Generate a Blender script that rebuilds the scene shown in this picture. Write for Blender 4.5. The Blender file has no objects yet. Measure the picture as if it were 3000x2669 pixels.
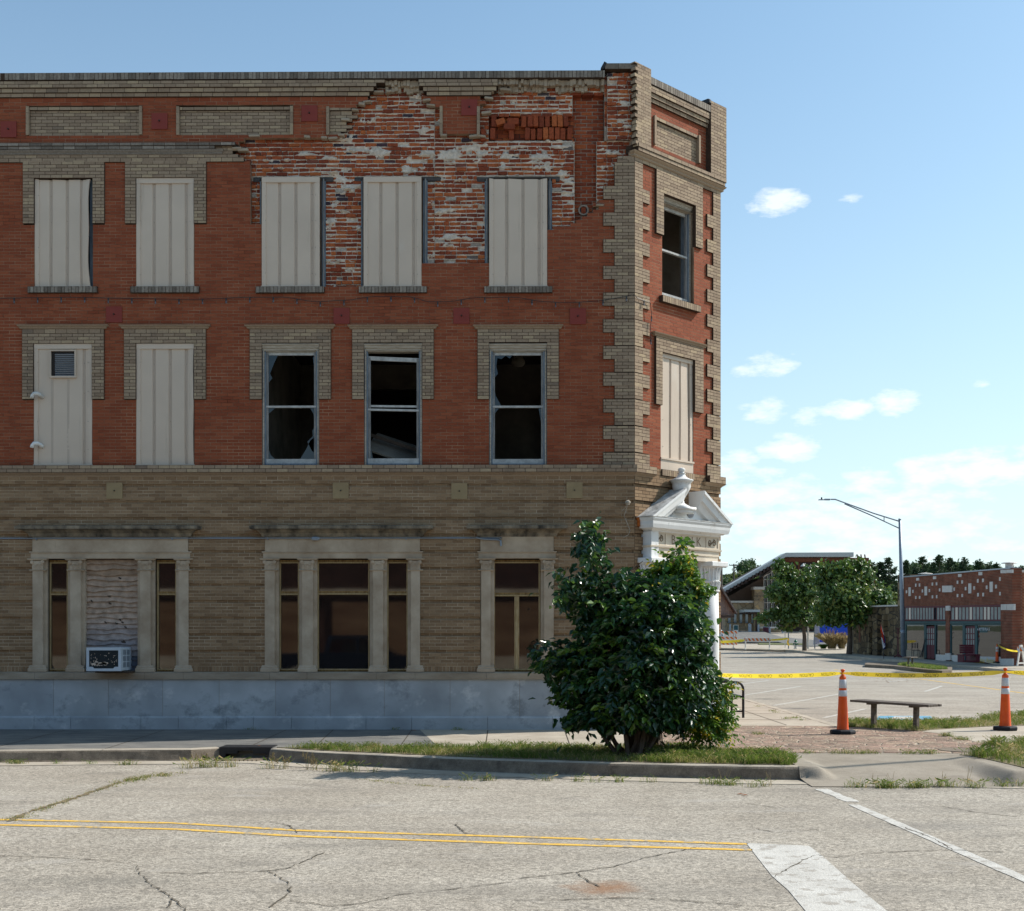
import bpy, math, random
import numpy as np
from mathutils import Vector, Matrix, noise as mnoise
random.seed(7); np.random.seed(7)
R = math.radians
SC = bpy.context.scene
COL = SC.collection

# ---------------------------------------------------------------- camera
F = 3713.0; YAW = R(0.6); EYE = 1.64; HOR = 1866.0; CX = 1500.0
cam_d = bpy.data.cameras.new('camera'); cam = bpy.data.objects.new('camera', cam_d); COL.objects.link(cam)
cam.location = (0, 0, EYE); cam.rotation_euler = (R(90), 0, YAW)
cam_d.sensor_width = 36; cam_d.lens = F/3000*36
cam_d.shift_y = (HOR-1334.5)/3000; cam_d.clip_end = 3000; cam_d.clip_start = 0.1
SC.camera = cam

# ---------------------------------------------------------------- light
SUN_EL = R(42.5); SUN_A = R(19)          # sun stands to the right and behind the building
sdir = Vector((math.cos(SUN_A)*math.cos(SUN_EL), math.sin(SUN_A)*math.cos(SUN_EL), math.sin(SUN_EL)))
sl = bpy.data.lights.new('sun', 'SUN'); sl.energy = 4.7; sl.angle = R(0.53); sl.color = (1.0, .94, .86)
so = bpy.data.objects.new('sun', sl); COL.objects.link(so)
so.rotation_euler = sdir.to_track_quat('Z', 'Y').to_euler(); so.location = (30, 20, 60)
W = bpy.data.worlds.new('World'); SC.world = W; W.use_nodes = True
wt = W.node_tree; wt.nodes.clear()
def wn(t, **k):
    n = wt.nodes.new(t)
    for a, b in k.items(): setattr(n, a, b)
    return n
sky = wn('ShaderNodeTexSky', sky_type='NISHITA', sun_disc=False)
sky.sun_elevation = SUN_EL; sky.sun_rotation = R(90)-SUN_A
sky.altitude = 200; sky.air_density = 1.0; sky.dust_density = 1.6; sky.ozone_density = 1.6
bg = wn('ShaderNodeBackground'); bg.inputs['Strength'].default_value = 0.15
wo = wn('ShaderNodeOutputWorld')
SC.view_settings.view_transform = 'Standard'; SC.view_settings.look = 'None'
SC.view_settings.gamma = 1; SC.view_settings.exposure = 0.32
SC.cycles.use_denoising = True
try: SC.cycles.denoiser = 'OPENIMAGEDENOISE'
except Exception: pass
SC.cycles.max_bounces = 6; SC.cycles.transparent_max_bounces = 12
SC.cycles.sample_clamp_indirect = 6

# clouds: patches of cloud in the sky itself, given by direction (azimuth, height angle) and shaped by noise
def ray_dir(px, py):
    xc = (px-CX)/F; c, s = math.cos(YAW), math.sin(YAW)
    return Vector((xc*c-s, xc*s+c, (HOR-py)/F))
CLOUDS = [ # px, py, half width px, half height px, density
 (2280, 592, 92, 46, 1.0), (2225, 605, 55, 26, .8), (2400, 598, 22, 12, .45), (2492, 582, 42, 16, .5),
 (2265, 1066, 80, 36, .95), (2190, 1090, 52, 20, .8), (2240, 1205, 74, 38, .9), (2365, 1225, 55, 30, .8),
 (2480, 1200, 110, 30, .95), (2620, 1182, 75, 40, 1.0), (2400, 1240, 22, 8, .5), (2865, 1128, 38, 14, .5),
 (2315, 1316, 92, 46, 1.0), (2150, 1375, 90, 55, .8), (2240, 1400, 90, 36, .7), (2300, 1440, 190, 55, .7),
 (2550, 1420, 95, 50, .9), (2700, 1375, 80, 44, .95), (2850, 1370, 150, 60, 1.0), (3020, 1365, 120, 55, .9),
 (2650, 1480, 280, 75, .8), (2320, 1530, 300, 90, .85), (2790, 1545, 150, 55, .7), (2500, 1585, 460, 75, .7), (2900, 1590, 280, 60, .55), (2230, 1460, 200, 70, .8),
 (-600, 1200, 260, 90, .9), (3700, 1000, 300, 100, .9), (4300, 1500, 500, 90, .8), (-1200, 1550, 500, 90, .7)]
tc = wn('ShaderNodeTexCoord'); sep = wn('ShaderNodeSeparateXYZ'); wt.links.new(tc.outputs['Generated'], sep.inputs[0])
def wm(op, a, b=None, c=None, clamp=False):
    n = wn('ShaderNodeMath', operation=op, use_clamp=clamp)
    for i, v in enumerate((a, b, c)):
        if v is None: continue
        if isinstance(v, (int, float)): n.inputs[i].default_value = v
        else: wt.links.new(v, n.inputs[i])
    return n.outputs[0]
hyp = wm('SQRT', wm('ADD', wm('MULTIPLY', sep.outputs[0], sep.outputs[0]), wm('MULTIPLY', sep.outputs[1], sep.outputs[1])))
az = wm('ARCTAN2', sep.outputs[0], sep.outputs[1])
el = wm('DIVIDE', sep.outputs[2], hyp)
comb = wn('ShaderNodeCombineXYZ'); wt.links.new(az, comb.inputs[0]); wt.links.new(wm('MULTIPLY', el, 2.3), comb.inputs[1])
nz = wn('ShaderNodeTexNoise'); nz.inputs['Scale'].default_value = 38; nz.inputs['Detail'].default_value = 9; nz.inputs['Roughness'].default_value = .6
wt.links.new(comb.outputs[0], nz.inputs['Vector'])
acc = None
for (px, py, hw, hh, dn) in CLOUDS:
    d = ray_dir(px, py); a0 = math.atan2(d.x, d.y); e0 = d.z/math.hypot(d.x, d.y)
    cw = math.cos(math.atan((px-CX)/F))**2
    dx = wm('MULTIPLY', wm('SUBTRACT', az, a0), F/(hw*1.3)/cw*1.0)
    dy = wm('MULTIPLY', wm('SUBTRACT', el, e0), F/(hh*1.3))
    q = wm('SUBTRACT', 1.0, wm('ADD', wm('MULTIPLY', dx, dx), wm('MULTIPLY', dy, dy)))
    v = wm('MULTIPLY', wm('MAXIMUM', q, 0.0), dn)
    acc = v if acc is None else wm('MAXIMUM', acc, v)
nf = wm('MULTIPLY', wm('SUBTRACT', nz.outputs[0], .5), 2.6)
cm = wm('MULTIPLY', wm('SUBTRACT', wm('ADD', acc, nf), .36), 1.45, clamp=True)
gate = wm('MULTIPLY', acc, 3.0, clamp=True)
cm = wm('MULTIPLY', wm('MULTIPLY', cm, gate), .78)
cm = wm('MULTIPLY', cm, wm('POWER', wm('MINIMUM', wm('MULTIPLY', acc, 2.2), 1.0), .5))
tint = wn('ShaderNodeMixRGB', blend_type='MULTIPLY'); tint.inputs[0].default_value = 1; tint.inputs[2].default_value = (.715, .92, .925, 1); wt.links.new(sky.outputs[0], tint.inputs[1])
mixc = wn('ShaderNodeMixRGB'); mixc.inputs[2].default_value = (5.9, 6.25, 6.4, 1)
wt.links.new(cm, mixc.inputs[0]); wt.links.new(tint.outputs[0], mixc.inputs[1])
hz = wm('MULTIPLY', wm('POWER', 2.718, wm('MULTIPLY', wm('MAXIMUM', el, 0.0), -4.6)), .86)   # pale summer haze low in the sky
mixh = wn('ShaderNodeMixRGB'); mixh.inputs[2].default_value = (5.0, 5.7, 6.05, 1); wt.links.new(hz, mixh.inputs[0]); wt.links.new(tint.outputs[0], mixh.inputs[1]); wt.links.new(mixh.outputs[0], mixc.inputs[1])
wt.links.new(mixc.outputs[0], bg.inputs[0]); wt.links.new(bg.outputs[0], wo.inputs[0])

# ---------------------------------------------------------------- photo geometry helpers
CY, SY = math.cos(YAW), math.sin(YAW)
def G(px, py, z=0.0):
    d = ray_dir(px, py); t = (z-EYE)/d.z
    return Vector((d.x*t, d.y*t, z))
def AT(px, py, y):
    "point seen at a pixel, at world depth y"
    d = ray_dir(px, py); t = y/d.y
    return Vector((d.x*t, y, EYE+d.z*t))
class Pl:
    def __init__(s, ox, oy, ang, flip=1):
        s.O = Vector((ox, oy)); s.U = Vector((math.cos(ang), math.sin(ang))); s.N = Vector((math.sin(ang), -math.cos(ang)))*flip
    def uv(s, px, py, n=0.0):
        d = ray_dir(px, py); t = (s.O.dot(s.N)+n)/(d.x*s.N.x+d.y*s.N.y)
        P = Vector((d.x*t, d.y*t)); return (P-s.O).dot(s.U), EYE+d.z*t
    def u(s, px, n=0.0): return s.uv(px, 1000, n)[0]
    def P(s, u, n, z):
        q = s.O+s.U*u+s.N*n; return (q.x, q.y, z)
FY = 22.5
FR = Pl(0, FY, 0)
AX = FR.u(1857)
CH = Pl(AX, FY, R(45))
CHW = CH.u(2108)                       # width of the corner face
BX, BY = CH.P(CHW, 0, 0)[:2]
SD = Pl(BX, BY, R(90))
def Z(py): return FR.uv(1500, py)[1]
PXM = 165.0
def HT(y):
    "terrain height along the side street"
    if y < 70: return 0.0
    if y < 107: return (y-70)*0.0135
    if y < 175: return 0.5+(y-107)*0.033
    return 2.744+(y-175)*.01

# ---------------------------------------------------------------- mesh building
class MB:
    def __init__(s): s.v = []; s.f = []; s.m = []; s.r = []
    def face(s, idx, m=0, r=0.5): s.f.append(tuple(idx)); s.m.append(m); s.r.append(r)
    def poly(s, pts, m=0, r=.5):
        b = len(s.v); s.v.extend(tuple(p) for p in pts); s.face(range(b, b+len(pts)), m, r)
    def hexa(s, p, m=0, r=.5, skip=()):
        b = len(s.v); s.v.extend(tuple(q) for q in p)
        for k, f in enumerate(((0, 3, 2, 1), (4, 5, 6, 7), (0, 1, 5, 4), (1, 2, 6, 5), (2, 3, 7, 6), (3, 0, 4, 7))):
            if k not in skip: s.face([b+i for i in f], m, r)
    def box(s, x0, x1, y0, y1, z0, z1, m=0, r=.5):
        s.hexa([(x0, y0, z0), (x1, y0, z0), (x1, y1, z0), (x0, y1, z0), (x0, y0, z1), (x1, y0, z1), (x1, y1, z1), (x0, y1, z1)], m, r)
    def pbox(s, pl, u0, u1, z0, z1, n0, n1, m=0, r=.5, jit=0, back=False):
        "box on a wall plane: n0 = back, n1 = front"
        def J(): return random.uniform(-jit, jit) if jit else 0
        p = [pl.P(u0+J(), n1+J(), z0+J()), pl.P(u1+J(), n1+J(), z0+J()), pl.P(u1, n0, z0), pl.P(u0, n0, z0),
             pl.P(u0+J(), n1+J(), z1+J()), pl.P(u1+J(), n1+J(), z1+J()), pl.P(u1, n0, z1), pl.P(u0, n0, z1)]
        s.hexa(p, m, r, () if back else (4,))
    def bbox(s, c, size, rot=None, m=0, r=.5, bev=0):
        hx, hy, hz = size[0]/2, size[1]/2, size[2]/2
        M = rot if rot is not None else Matrix.Identity(3)
        c = Vector(c)
        if bev <= 0:
            s.hexa([c+M@Vector(q) for q in ((-hx, -hy, -hz), (hx, -hy, -hz), (hx, hy, -hz), (-hx, hy, -hz), (-hx, -hy, hz), (hx, -hy, hz), (hx, hy, hz), (-hx, hy, hz))], m, r)
        else:
            b = bev
            ring = [(-hx+b, -hy), (hx-b, -hy), (hx, -hy+b), (hx, hy-b), (hx-b, hy), (-hx+b, hy), (-hx, hy-b), (-hx, -hy+b)]
            base = len(s.v)
            for z, k in ((-hz, 1-b/max(hx, hy)), (-hz+b, 1), (hz-b, 1), (hz, 1-b/max(hx, hy))):
                for (x, y) in ring: s.v.append(tuple(c+M@Vector((x*k, y*k, z))))
            for j in range(3):
                for i in range(8):
                    s.face([base+j*8+i, base+j*8+(i+1) % 8, base+(j+1)*8+(i+1) % 8, base+(j+1)*8+i], m, r)
            s.face([base+i for i in range(7, -1, -1)], m, r); s.face([base+24+i for i in range(8)], m, r)
    def tube(s, pts, rad, n=8, m=0, r=.5, cap=True):
        pts = [Vector(p) for p in pts]; L = len(pts)
        if not hasattr(rad, '__len__'): rad = [rad]*L
        base = len(s.v); prev = None
        for i, p in enumerate(pts):
            d = (pts[min(i+1, L-1)]-pts[max(i-1, 0)]).normalized()
            if prev is None:
                a = Vector((0, 0, 1)) if abs(d.z) < .9 else Vector((1, 0, 0)); x = d.cross(a).normalized()
            else: x = (prev-d*prev.dot(d)).normalized()
            prev = x; y = d.cross(x)
            for k in range(n):
                t = 2*math.pi*k/n; s.v.append(tuple(p+(x*math.cos(t)+y*math.sin(t))*rad[i]))
        for i in range(L-1):
            for k in range(n):
                s.face([base+i*n+k, base+i*n+(k+1) % n, base+(i+1)*n+(k+1) % n, base+(i+1)*n+k], m, r)
        if cap:
            s.face([base+k for k in range(n-1, -1, -1)], m, r); s.face([base+(L-1)*n+k for k in range(n)], m, r)
    def lathe(s, c, prof, n=16, m=0, r=.5, sq=None):
        "prof = [(radius, z)]"
        base = len(s.v); c = Vector(c)
        for (rr, z) in prof:
            for k in range(n):
                t = 2*math.pi*(k+.5)/n; s.v.append((c.x+rr*math.cos(t), c.y+rr*math.sin(t), c.z+z))
        for i in range(len(prof)-1):
            for k in range(n):
                s.face([base+i*n+k, base+i*n+(k+1) % n, base+(i+1)*n+(k+1) % n, base+(i+1)*n+k], m, r)
        s.face([base+k for k in range(n-1, -1, -1)], m, r); s.face([base+(len(prof)-1)*n+k for k in range(n)], m, r)
    def prism(s, pts, h0, h1, axis=None, m=0, r=.5, mtop=None):
        "pts: 2D polygon (x,y) ccw extruded between z h0..h1"
        n = len(pts); b = len(s.v)
        s.v.extend((p[0], p[1], h0) for p in pts); s.v.extend((p[0], p[1], h1) for p in pts)
        s.face([b+n+i for i in range(n)], m if mtop is None else mtop, r); s.face([b+n-1-i for i in range(n)], m, r)
        for i in range(n): s.face([b+i, b+(i+1) % n, b+n+(i+1) % n, b+n+i], m, r)
    def pprism(s, pl, pts, n0, n1, m=0, r=.5):
        "polygon (u,z) on a wall plane extruded from n0 (back) to n1 (front)"
        k = len(pts); b = len(s.v)
        s.v.extend(pl.P(u, n0, z) for u, z in pts); s.v.extend(pl.P(u, n1, z) for u, z in pts)
        s.face([b+k+i for i in range(k)], m, r); s.face([b+k-1-i for i in range(k)], m, r)
        for i in range(k): s.face([b+i, b+(i+1) % k, b+k+(i+1) % k, b+k+i], m, r)
    def mold(s, pl, u0, u1, prof, e0='ret', e1='ret', m=0, r=.5, nb=0):
        "moulding: prof=[(z,n)] bottom to top; ends ret (returns), flat or a number (mitre slope du = k*n)"
        def ext(e, n): return n-nb if e == 'ret' else (0 if e == 'flat' else e*n)
        k = len(prof); b = len(s.v)
        for (z, n) in prof:
            a0 = u0-ext(e0, n); a1 = u1+ext(e1, n)
            s.v.append(pl.P(a0, n, z)); s.v.append(pl.P(a1, n, z))
            s.v.append(pl.P(a0, -.02, z)); s.v.append(pl.P(a1, -.02, z))
        for i in range(k-1):
            a = b+i*4; c = a+4
            s.face([a, a+1, c+1, c], m, r)
            if not isinstance(e0, (int, float)): s.face([a+2, a, c, c+2], m, r)
            if not isinstance(e1, (int, float)): s.face([a+1, a+3, c+3, c+1], m, r)
        s.face([b, b+2, b+3, b+1], m, r); t = b+(k-1)*4; s.face([t, t+1, t+3, t+2], m, r)
    def build(s, name, mats, parent=None, smooth=False, auto=None):
        me = bpy.data.meshes.new(name)
        org = Vector(root_loc(parent)) if parent else Vector((0, 0, 0))
        v = np.array(s.v, dtype=np.float64).reshape(-1, 3)-np.array(org)
        lens = np.array([len(f) for f in s.f], dtype=np.int32)
        idx = np.fromiter((i for f in s.f for i in f), dtype=np.int32, count=int(lens.sum()))
        me.vertices.add(len(v)); me.vertices.foreach_set('co', v.ravel())
        me.loops.add(len(idx)); me.loops.foreach_set('vertex_index', idx)
        me.polygons.add(len(lens)); st = np.zeros(len(lens), dtype=np.int32); st[1:] = np.cumsum(lens)[:-1]
        me.polygons.foreach_set('loop_start', st)
        me.polygons.foreach_set('material_index', np.array(s.m, dtype=np.int32))
        me.polygons.foreach_set('use_smooth', np.full(len(lens), bool(smooth)))
        at = me.attributes.new('rnd', 'FLOAT', 'FACE'); at.data.foreach_set('value', np.array(s.r, dtype=np.float32))
        me.update(calc_edges=True); me.validate()
        if not isinstance(mats, (list, tuple)): mats = [mats]
        for mt in mats: me.materials.append(mt)
        o = bpy.data.objects.new(name, me); COL.objects.link(o)
        if parent: o.parent = parent
        return o
def root_loc(o):
    while o.parent: o = o.parent
    return o.location
def tag(o, label=None, cat=None, group=None, kind=None):
    if label: o['label'] = label
    if cat: o['category'] = cat
    if group: o['group'] = group
    if kind: o['kind'] = kind
    return o
def thing(name, loc, label, cat, group=None, rz=0):
    o = bpy.data.objects.new(name, None); COL.objects.link(o); o.location = loc; o.rotation_euler = (0, 0, rz)
    o.empty_display_size = .2
    return tag(o, label, cat, group)
def copy_tree(o, parent=None):
    c = o.copy(); COL.objects.link(c); c.parent = parent
    for ch in [x for x in bpy.data.objects if x.parent == o]: copy_tree(ch, c)
    return c
def dup(root, loc, rz, label, group=None):
    c = copy_tree(root); c.location = loc; c.rotation_euler = (0, 0, rz); c['label'] = label
    if group: c['group'] = group
    return c

# ---------------------------------------------------------------- materials
def mat(name, col, rough=.8, var=.15, scale=6, bump=.0, bscale=40, spec=.3, metal=0, col2=None, rnd=0, emit=None, ior=1.45, stretch=(1, 1, 1), coat=0):
    m = bpy.data.materials.new(name); m.use_nodes = True; nt = m.node_tree; b = nt.nodes['Principled BSDF']
    b.inputs['Roughness'].default_value = rough; b.inputs['Metallic'].default_value = metal
    b.inputs['Specular IOR Level'].default_value = spec; b.inputs['IOR'].default_value = ior
    L = nt.links
    def N(t, **k):
        n = nt.nodes.new(t)
        for a, c in k.items(): setattr(n, a, c)
        return n
    tc = N('ShaderNodeTexCoord'); mp = N('ShaderNodeMapping'); mp.inputs['Scale'].default_value = stretch
    L.new(tc.outputs['Object'], mp.inputs[0])
    nz = N('ShaderNodeTexNoise'); nz.inputs['Scale'].default_value = scale; nz.inputs['Detail'].default_value = 6; nz.inputs['Roughness'].default_value = .65
    L.new(mp.outputs[0], nz.inputs['Vector'])
    rp = N('ShaderNodeValToRGB'); e = rp.color_ramp.elements
    c2 = col2 or tuple(min(1, c*(1+var)) for c in col)
    c1 = tuple(c*(1-var) for c in col) if not col2 else col
    e[0].position = .32; e[0].color = (*c1, 1); e[1].position = .68; e[1].color = (*c2, 1)
    L.new(nz.outputs[0], rp.inputs[0]); out = rp.outputs[0]
    if rnd:
        at = N('ShaderNodeAttribute', attribute_name='rnd'); hs = N('ShaderNodeHueSaturation')
        mr = N('ShaderNodeMapRange'); mr.inputs[3].default_value = 1-rnd; mr.inputs[4].default_value = 1+rnd
        L.new(at.outputs['Fac'], mr.inputs[0]); L.new(mr.outputs[0], hs.inputs['Value']); L.new(out, hs.inputs['Color']); out = hs.outputs[0]
    L.new(out, b.inputs['Base Color'])
    if bump:
        n2 = N('ShaderNodeTexNoise'); n2.inputs['Scale'].default_value = bscale; n2.inputs['Detail'].default_value = 5
        L.new(tc.outputs['Object'], n2.inputs['Vector'])
        bp = N('ShaderNodeBump'); bp.inputs['Strength'].default_value = bump; bp.inputs['Distance'].default_value = .02
        L.new(n2.outputs[0], bp.inputs['Height']); L.new(bp.outputs[0], b.inputs['Normal'])
    if emit: b.inputs['Emission Color'].default_value = (*col, 1); b.inputs['Emission Strength'].default_value = emit
    m['out'] = 0
    return m
def ramp_mat(name, stops, rough=.85, nscale=30, nvar=.25, bump=.25, bscale=60, stain=None, lump=None):
    "colour by the per-face random value through a ramp, times fine noise; stain = (colour, scale, threshold, stretch)"
    m = bpy.data.materials.new(name); m.use_nodes = True; nt = m.node_tree; b = nt.nodes['Principled BSDF']; L = nt.links
    b.inputs['Roughness'].default_value = rough; b.inputs['Specular IOR Level'].default_value = .2
    def N(t, **k):
        n = nt.nodes.new(t)
        for a, c in k.items(): setattr(n, a, c)
        return n
    at = N('ShaderNodeAttribute', attribute_name='rnd'); rp = N('ShaderNodeValToRGB'); cr = rp.color_ramp
    cr.elements[0].position = stops[0][0]; cr.elements[0].color = (*stops[0][1], 1)
    cr.elements[1].position = stops[-1][0]; cr.elements[1].color = (*stops[-1][1], 1)
    for p, c in stops[1:-1]:
        e = cr.elements.new(p); e.color = (*c, 1)
    L.new(at.outputs['Fac'], rp.inputs[0])
    tc = N('ShaderNodeTexCoord'); nz = N('ShaderNodeTexNoise'); nz.inputs['Scale'].default_value = nscale; nz.inputs['Detail'].default_value = 5
    L.new(tc.outputs['Object'], nz.inputs['Vector'])
    mr = N('ShaderNodeMapRange'); mr.inputs[1].default_value = .25; mr.inputs[2].default_value = .75; mr.inputs[3].default_value = 1-nvar; mr.inputs[4].default_value = 1+nvar
    L.new(nz.outputs[0], mr.inputs[0]); hs = N('ShaderNodeHueSaturation'); L.new(mr.outputs[0], hs.inputs['Value']); L.new(rp.outputs[0], hs.inputs['Color'])
    out = hs.outputs[0]
    if stain:
        for (sc_, scale, th, st, amt) in stain:
            mp = N('ShaderNodeMapping'); mp.inputs['Scale'].default_value = st; L.new(tc.outputs['Object'], mp.inputs[0])
            n3 = N('ShaderNodeTexNoise'); n3.inputs['Scale'].default_value = scale; n3.inputs['Detail'].default_value = 7; n3.inputs['Roughness'].default_value = .7
            L.new(mp.outputs[0], n3.inputs['Vector'])
            m3 = N('ShaderNodeMapRange'); m3.inputs[1].default_value = th; m3.inputs[2].default_value = th+.12; m3.inputs[3].default_value = 0; m3.inputs[4].default_value = amt
            L.new(n3.outputs[0], m3.inputs[0]); mx = N('ShaderNodeMixRGB'); mx.inputs[2].default_value = (*sc_, 1)
            L.new(m3.outputs[0], mx.inputs[0]); L.new(out, mx.inputs[1]); out = mx.outputs[0]
    L.new(out, b.inputs['Base Color'])
    if bump:
        n2 = N('ShaderNodeTexNoise'); n2.inputs['Scale'].default_value = bscale; n2.inputs['Detail'].default_value = 4
        L.new(tc.outputs['Object'], n2.inputs['Vector']); bp = N('ShaderNodeBump'); bp.inputs['Strength'].default_value = bump; bp.inputs['Distance'].default_value = .01
        L.new(n2.outputs[0], bp.inputs['Height']); L.new(bp.outputs[0], b.inputs['Normal'])
    return m
def brick_tex(name, c1, c2, mort, bw=.2, bh=.067, ms=.006, axes='xz', rough=.9, msm=.1):
    m = bpy.data.materials.new(name); m.use_nodes = True; nt = m.node_tree; b = nt.nodes['Principled BSDF']; L = nt.links
    b.inputs['Roughness'].default_value = rough; b.inputs['Specular IOR Level'].default_value = .2
    tc = nt.nodes.new('ShaderNodeTexCoord'); sp = nt.nodes.new('ShaderNodeSeparateXYZ'); cb = nt.nodes.new('ShaderNodeCombineXYZ')
    L.new(tc.outputs['Object'], sp.inputs[0]); L.new(sp.outputs[axes[0].upper()], cb.inputs[0]); L.new(sp.outputs[axes[1].upper()], cb.inputs[1])
    br = nt.nodes.new('ShaderNodeTexBrick'); br.inputs['Scale'].default_value = 1
    br.inputs['Brick Width'].default_value = bw; br.inputs['Row Height'].default_value = bh; br.inputs['Mortar Size'].default_value = ms; br.inputs['Mortar Smooth'].default_value = msm
    br.inputs['Color1'].default_value = (*c1, 1); br.inputs['Color2'].default_value = (*c2, 1); br.inputs['Mortar'].default_value = (*mort, 1)
    L.new(cb.outputs[0], br.inputs['Vector'])
    nz = nt.nodes.new('ShaderNodeTexNoise'); nz.inputs['Scale'].default_value = 2.2; nz.inputs['Detail'].default_value = 8; L.new(tc.outputs['Object'], nz.inputs['Vector'])
    mr = nt.nodes.new('ShaderNodeMapRange'); mr.inputs[1].default_value = .3; mr.inputs[2].default_value = .7; mr.inputs[3].default_value = .7; mr.inputs[4].default_value = 1.25
    L.new(nz.outputs[0], mr.inputs[0]); hs = nt.nodes.new('ShaderNodeHueSaturation'); L.new(mr.outputs[0], hs.inputs['Value']); L.new(br.outputs['Color'], hs.inputs['Color'])
    L.new(hs.outputs[0], b.inputs['Base Color'])
    bp = nt.nodes.new('ShaderNodeBump'); bp.inputs['Strength'].default_value = .5; bp.inputs['Distance'].default_value = .01; bp.invert = True
    L.new(br.outputs['Fac'], bp.inputs['Height']); L.new(bp.outputs[0], b.inputs['Normal'])
    return m

M = {}
M['red'] = ramp_mat('red_face_brick', [(0, (.215, .054, .025)), (.5, (.25, .066, .030)), (1, (.285, .082, .038))], nvar=.10, bump=.15,
    stain=[((.15, .045, .025), .8, .58, (1, 1, .5), .3)])
M['tan'] = ramp_mat('tan_face_brick', [(0, (.24, .172, .118)), (.35, (.285, .21, .145)), (.7, (.325, .243, .168)), (.96, (.375, .285, .185)), (1, (.19, .142, .105))], nvar=.16, bump=.15,
    stain=[((.085, .07, .058), 1.6, .60, (1, 1, .35), .5)])
M['tanlow'] = ramp_mat('brown_face_brick', [(0, (.20, .125, .070)), (.5, (.245, .158, .090)), (1, (.30, .20, .117))], nvar=.16, bump=.15,
    stain=[((.08, .065, .05), 1.4, .60, (1, 1, .4), .45)])
M['mort_d'] = mat('dark_mortar', (.06, .038, .026), .95, .3, 20)
M['mort_r'] = mat('weathered_mortar', (.10, .038, .022), .95, .2, 1.5, col2=(.46, .32, .21))
M['mort_l'] = mat('pale_joint_mortar', (.24, .18, .12), .95, .2, 2.2, col2=(.62, .52, .39))
M['rough'] = ramp_mat('exposed_common_brick', [(0, (.155, .036, .018)), (.3, (.235, .052, .022)), (.6, (.31, .074, .028)), (.85, (.40, .115, .036)), (.93, (.30, .085, .035)), (.945, (.045, .03, .04)), (.965, (.05, .035, .04)), (.975, (.36, .31, .26)), (1, (.36, .31, .26))], nvar=.3, bump=.6, bscale=45,
    stain=[((.50, .40, .31), 7, .66, (1, 1, 1), .55), ((.09, .03, .02), 2, .6, (1, 1, 1), .5)])
M['lime'] = mat('crumbling_lime_mortar', (.42, .345, .275), .95, .2, 13, bump=.7, bscale=70, col2=(.74, .65, .55))
M['chase_mort'] = mat('grey_mortar', (.30, .24, .19), .95, .2, 6, bump=.4, bscale=50)
M['stone'] = mat('buff_limestone', (.33, .25, .175), .85, .12, 1.8, bump=.15, bscale=30, col2=(.53, .435, .325))
M['stonedark'] = mat('blackened_limestone_cap', (.035, .032, .028), .9, .3, 3.2, bump=.3, bscale=30, col2=(.33, .275, .20), stretch=(1.6, 1, .8))
M['stonesill'] = mat('weathered_stone_sill', (.27, .21, .15), .9, .2, 3, bump=.2, col2=(.40, .33, .25), stretch=(.5, 1, 2))
M['plinth'] = ramp_mat('grey_painted_stone', [(0, (.32, .34, .36)), (.5, (.38, .40, .42)), (1, (.44, .46, .47))], nscale=1.3, nvar=.28, bump=.3, bscale=14,
    stain=[((.20, .215, .225), 1.3, .54, (1, 1, 1.2), .8), ((.62, .62, .61), 1.9, .575, (1, 1, 1.3), .75), ((.11, .115, .12), 3.5, .66, (1, 1, 1), .7), ((.20, .17, .13), 1.1, .66, (3, 1, .4), .5)])
M['plinth2'] = mat('flaked_stone', (.20, .22, .235), .9, .2, 3, bump=.3, col2=(.27, .29, .30))
M['coping'] = ramp_mat('grey_coping_brick', [(0, (.13, .11, .09)), (.5, (.20, .17, .14)), (1, (.27, .235, .195))], nvar=.25)
M['panel'] = ramp_mat('cream_metal_panel', [(0, (.545, .445, .355)), (1, (.585, .485, .39))], rough=.45, nscale=1.5, nvar=.06, bump=.05,
    stain=[((.33, .27, .20), 1.1, .60, (5, 5, .35), .45), ((.30, .15, .06), 3.2, .74, (3, 3, .5), .6), ((.58, .53, .46), 2, .62, (1, 1, .5), .4)])
M['panel_rib'] = mat('cream_metal_rib', (.46, .375, .30), .5, .05, 2, spec=.4)
M['screw'] = mat('screw_head', (.25, .22, .18), .5, 0)
M['white'] = ramp_mat('white_painted_wood', [(0, (.64, .64, .63)), (1, (.76, .76, .74))], rough=.6, nscale=3, nvar=.06, bump=.2,
    stain=[((.34, .31, .26), 2.6, .57, (1, 1, .5), .65), ((.12, .11, .10), 6, .61, (1, 1, .45), .7)])
M['whitedirty'] = mat('grimy_white_paint', (.22, .21, .19), .8, .3, 7, bump=.3, col2=(.66, .65, .62))
M['cream'] = mat('cream_carved_stone', (.56, .475, .37), .75, .1, 4, bump=.15, col2=(.66, .575, .46))
M['rust'] = mat('rust', (.40, .11, .02), .9, .3, 20)
M['letter'] = mat('engraved_shadow_stone', (.20, .14, .085), .9, .1)
M['woodgrey'] = mat('weathered_grey_wood', (.13, .135, .14), .85, .3, 5, bump=.35, bscale=30, col2=(.32, .31, .29), stretch=(6, 6, .7))
M['woodpale'] = mat('pale_weathered_trim', (.26, .22, .17), .85, .2, 6, bump=.3, col2=(.46, .41, .34), stretch=(.7, 6, 6))
M['woodblue'] = mat('blue_grey_old_paint', (.085, .12, .16), .75, .3, 8, bump=.3, col2=(.22, .26, .30), stretch=(6, 6, .7))
M['lintel'] = mat('charred_timber', (.035, .032, .032), .9, .3, 6, bump=.4, stretch=(.6, 5, 5), col2=(.10, .09, .085))
M['frame_y'] = mat('ochre_stained_frame', (.12, .055, .014), .7, .3, 7, bump=.2, col2=(.33, .22, .085), stretch=(5, 5, .6))
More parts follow.
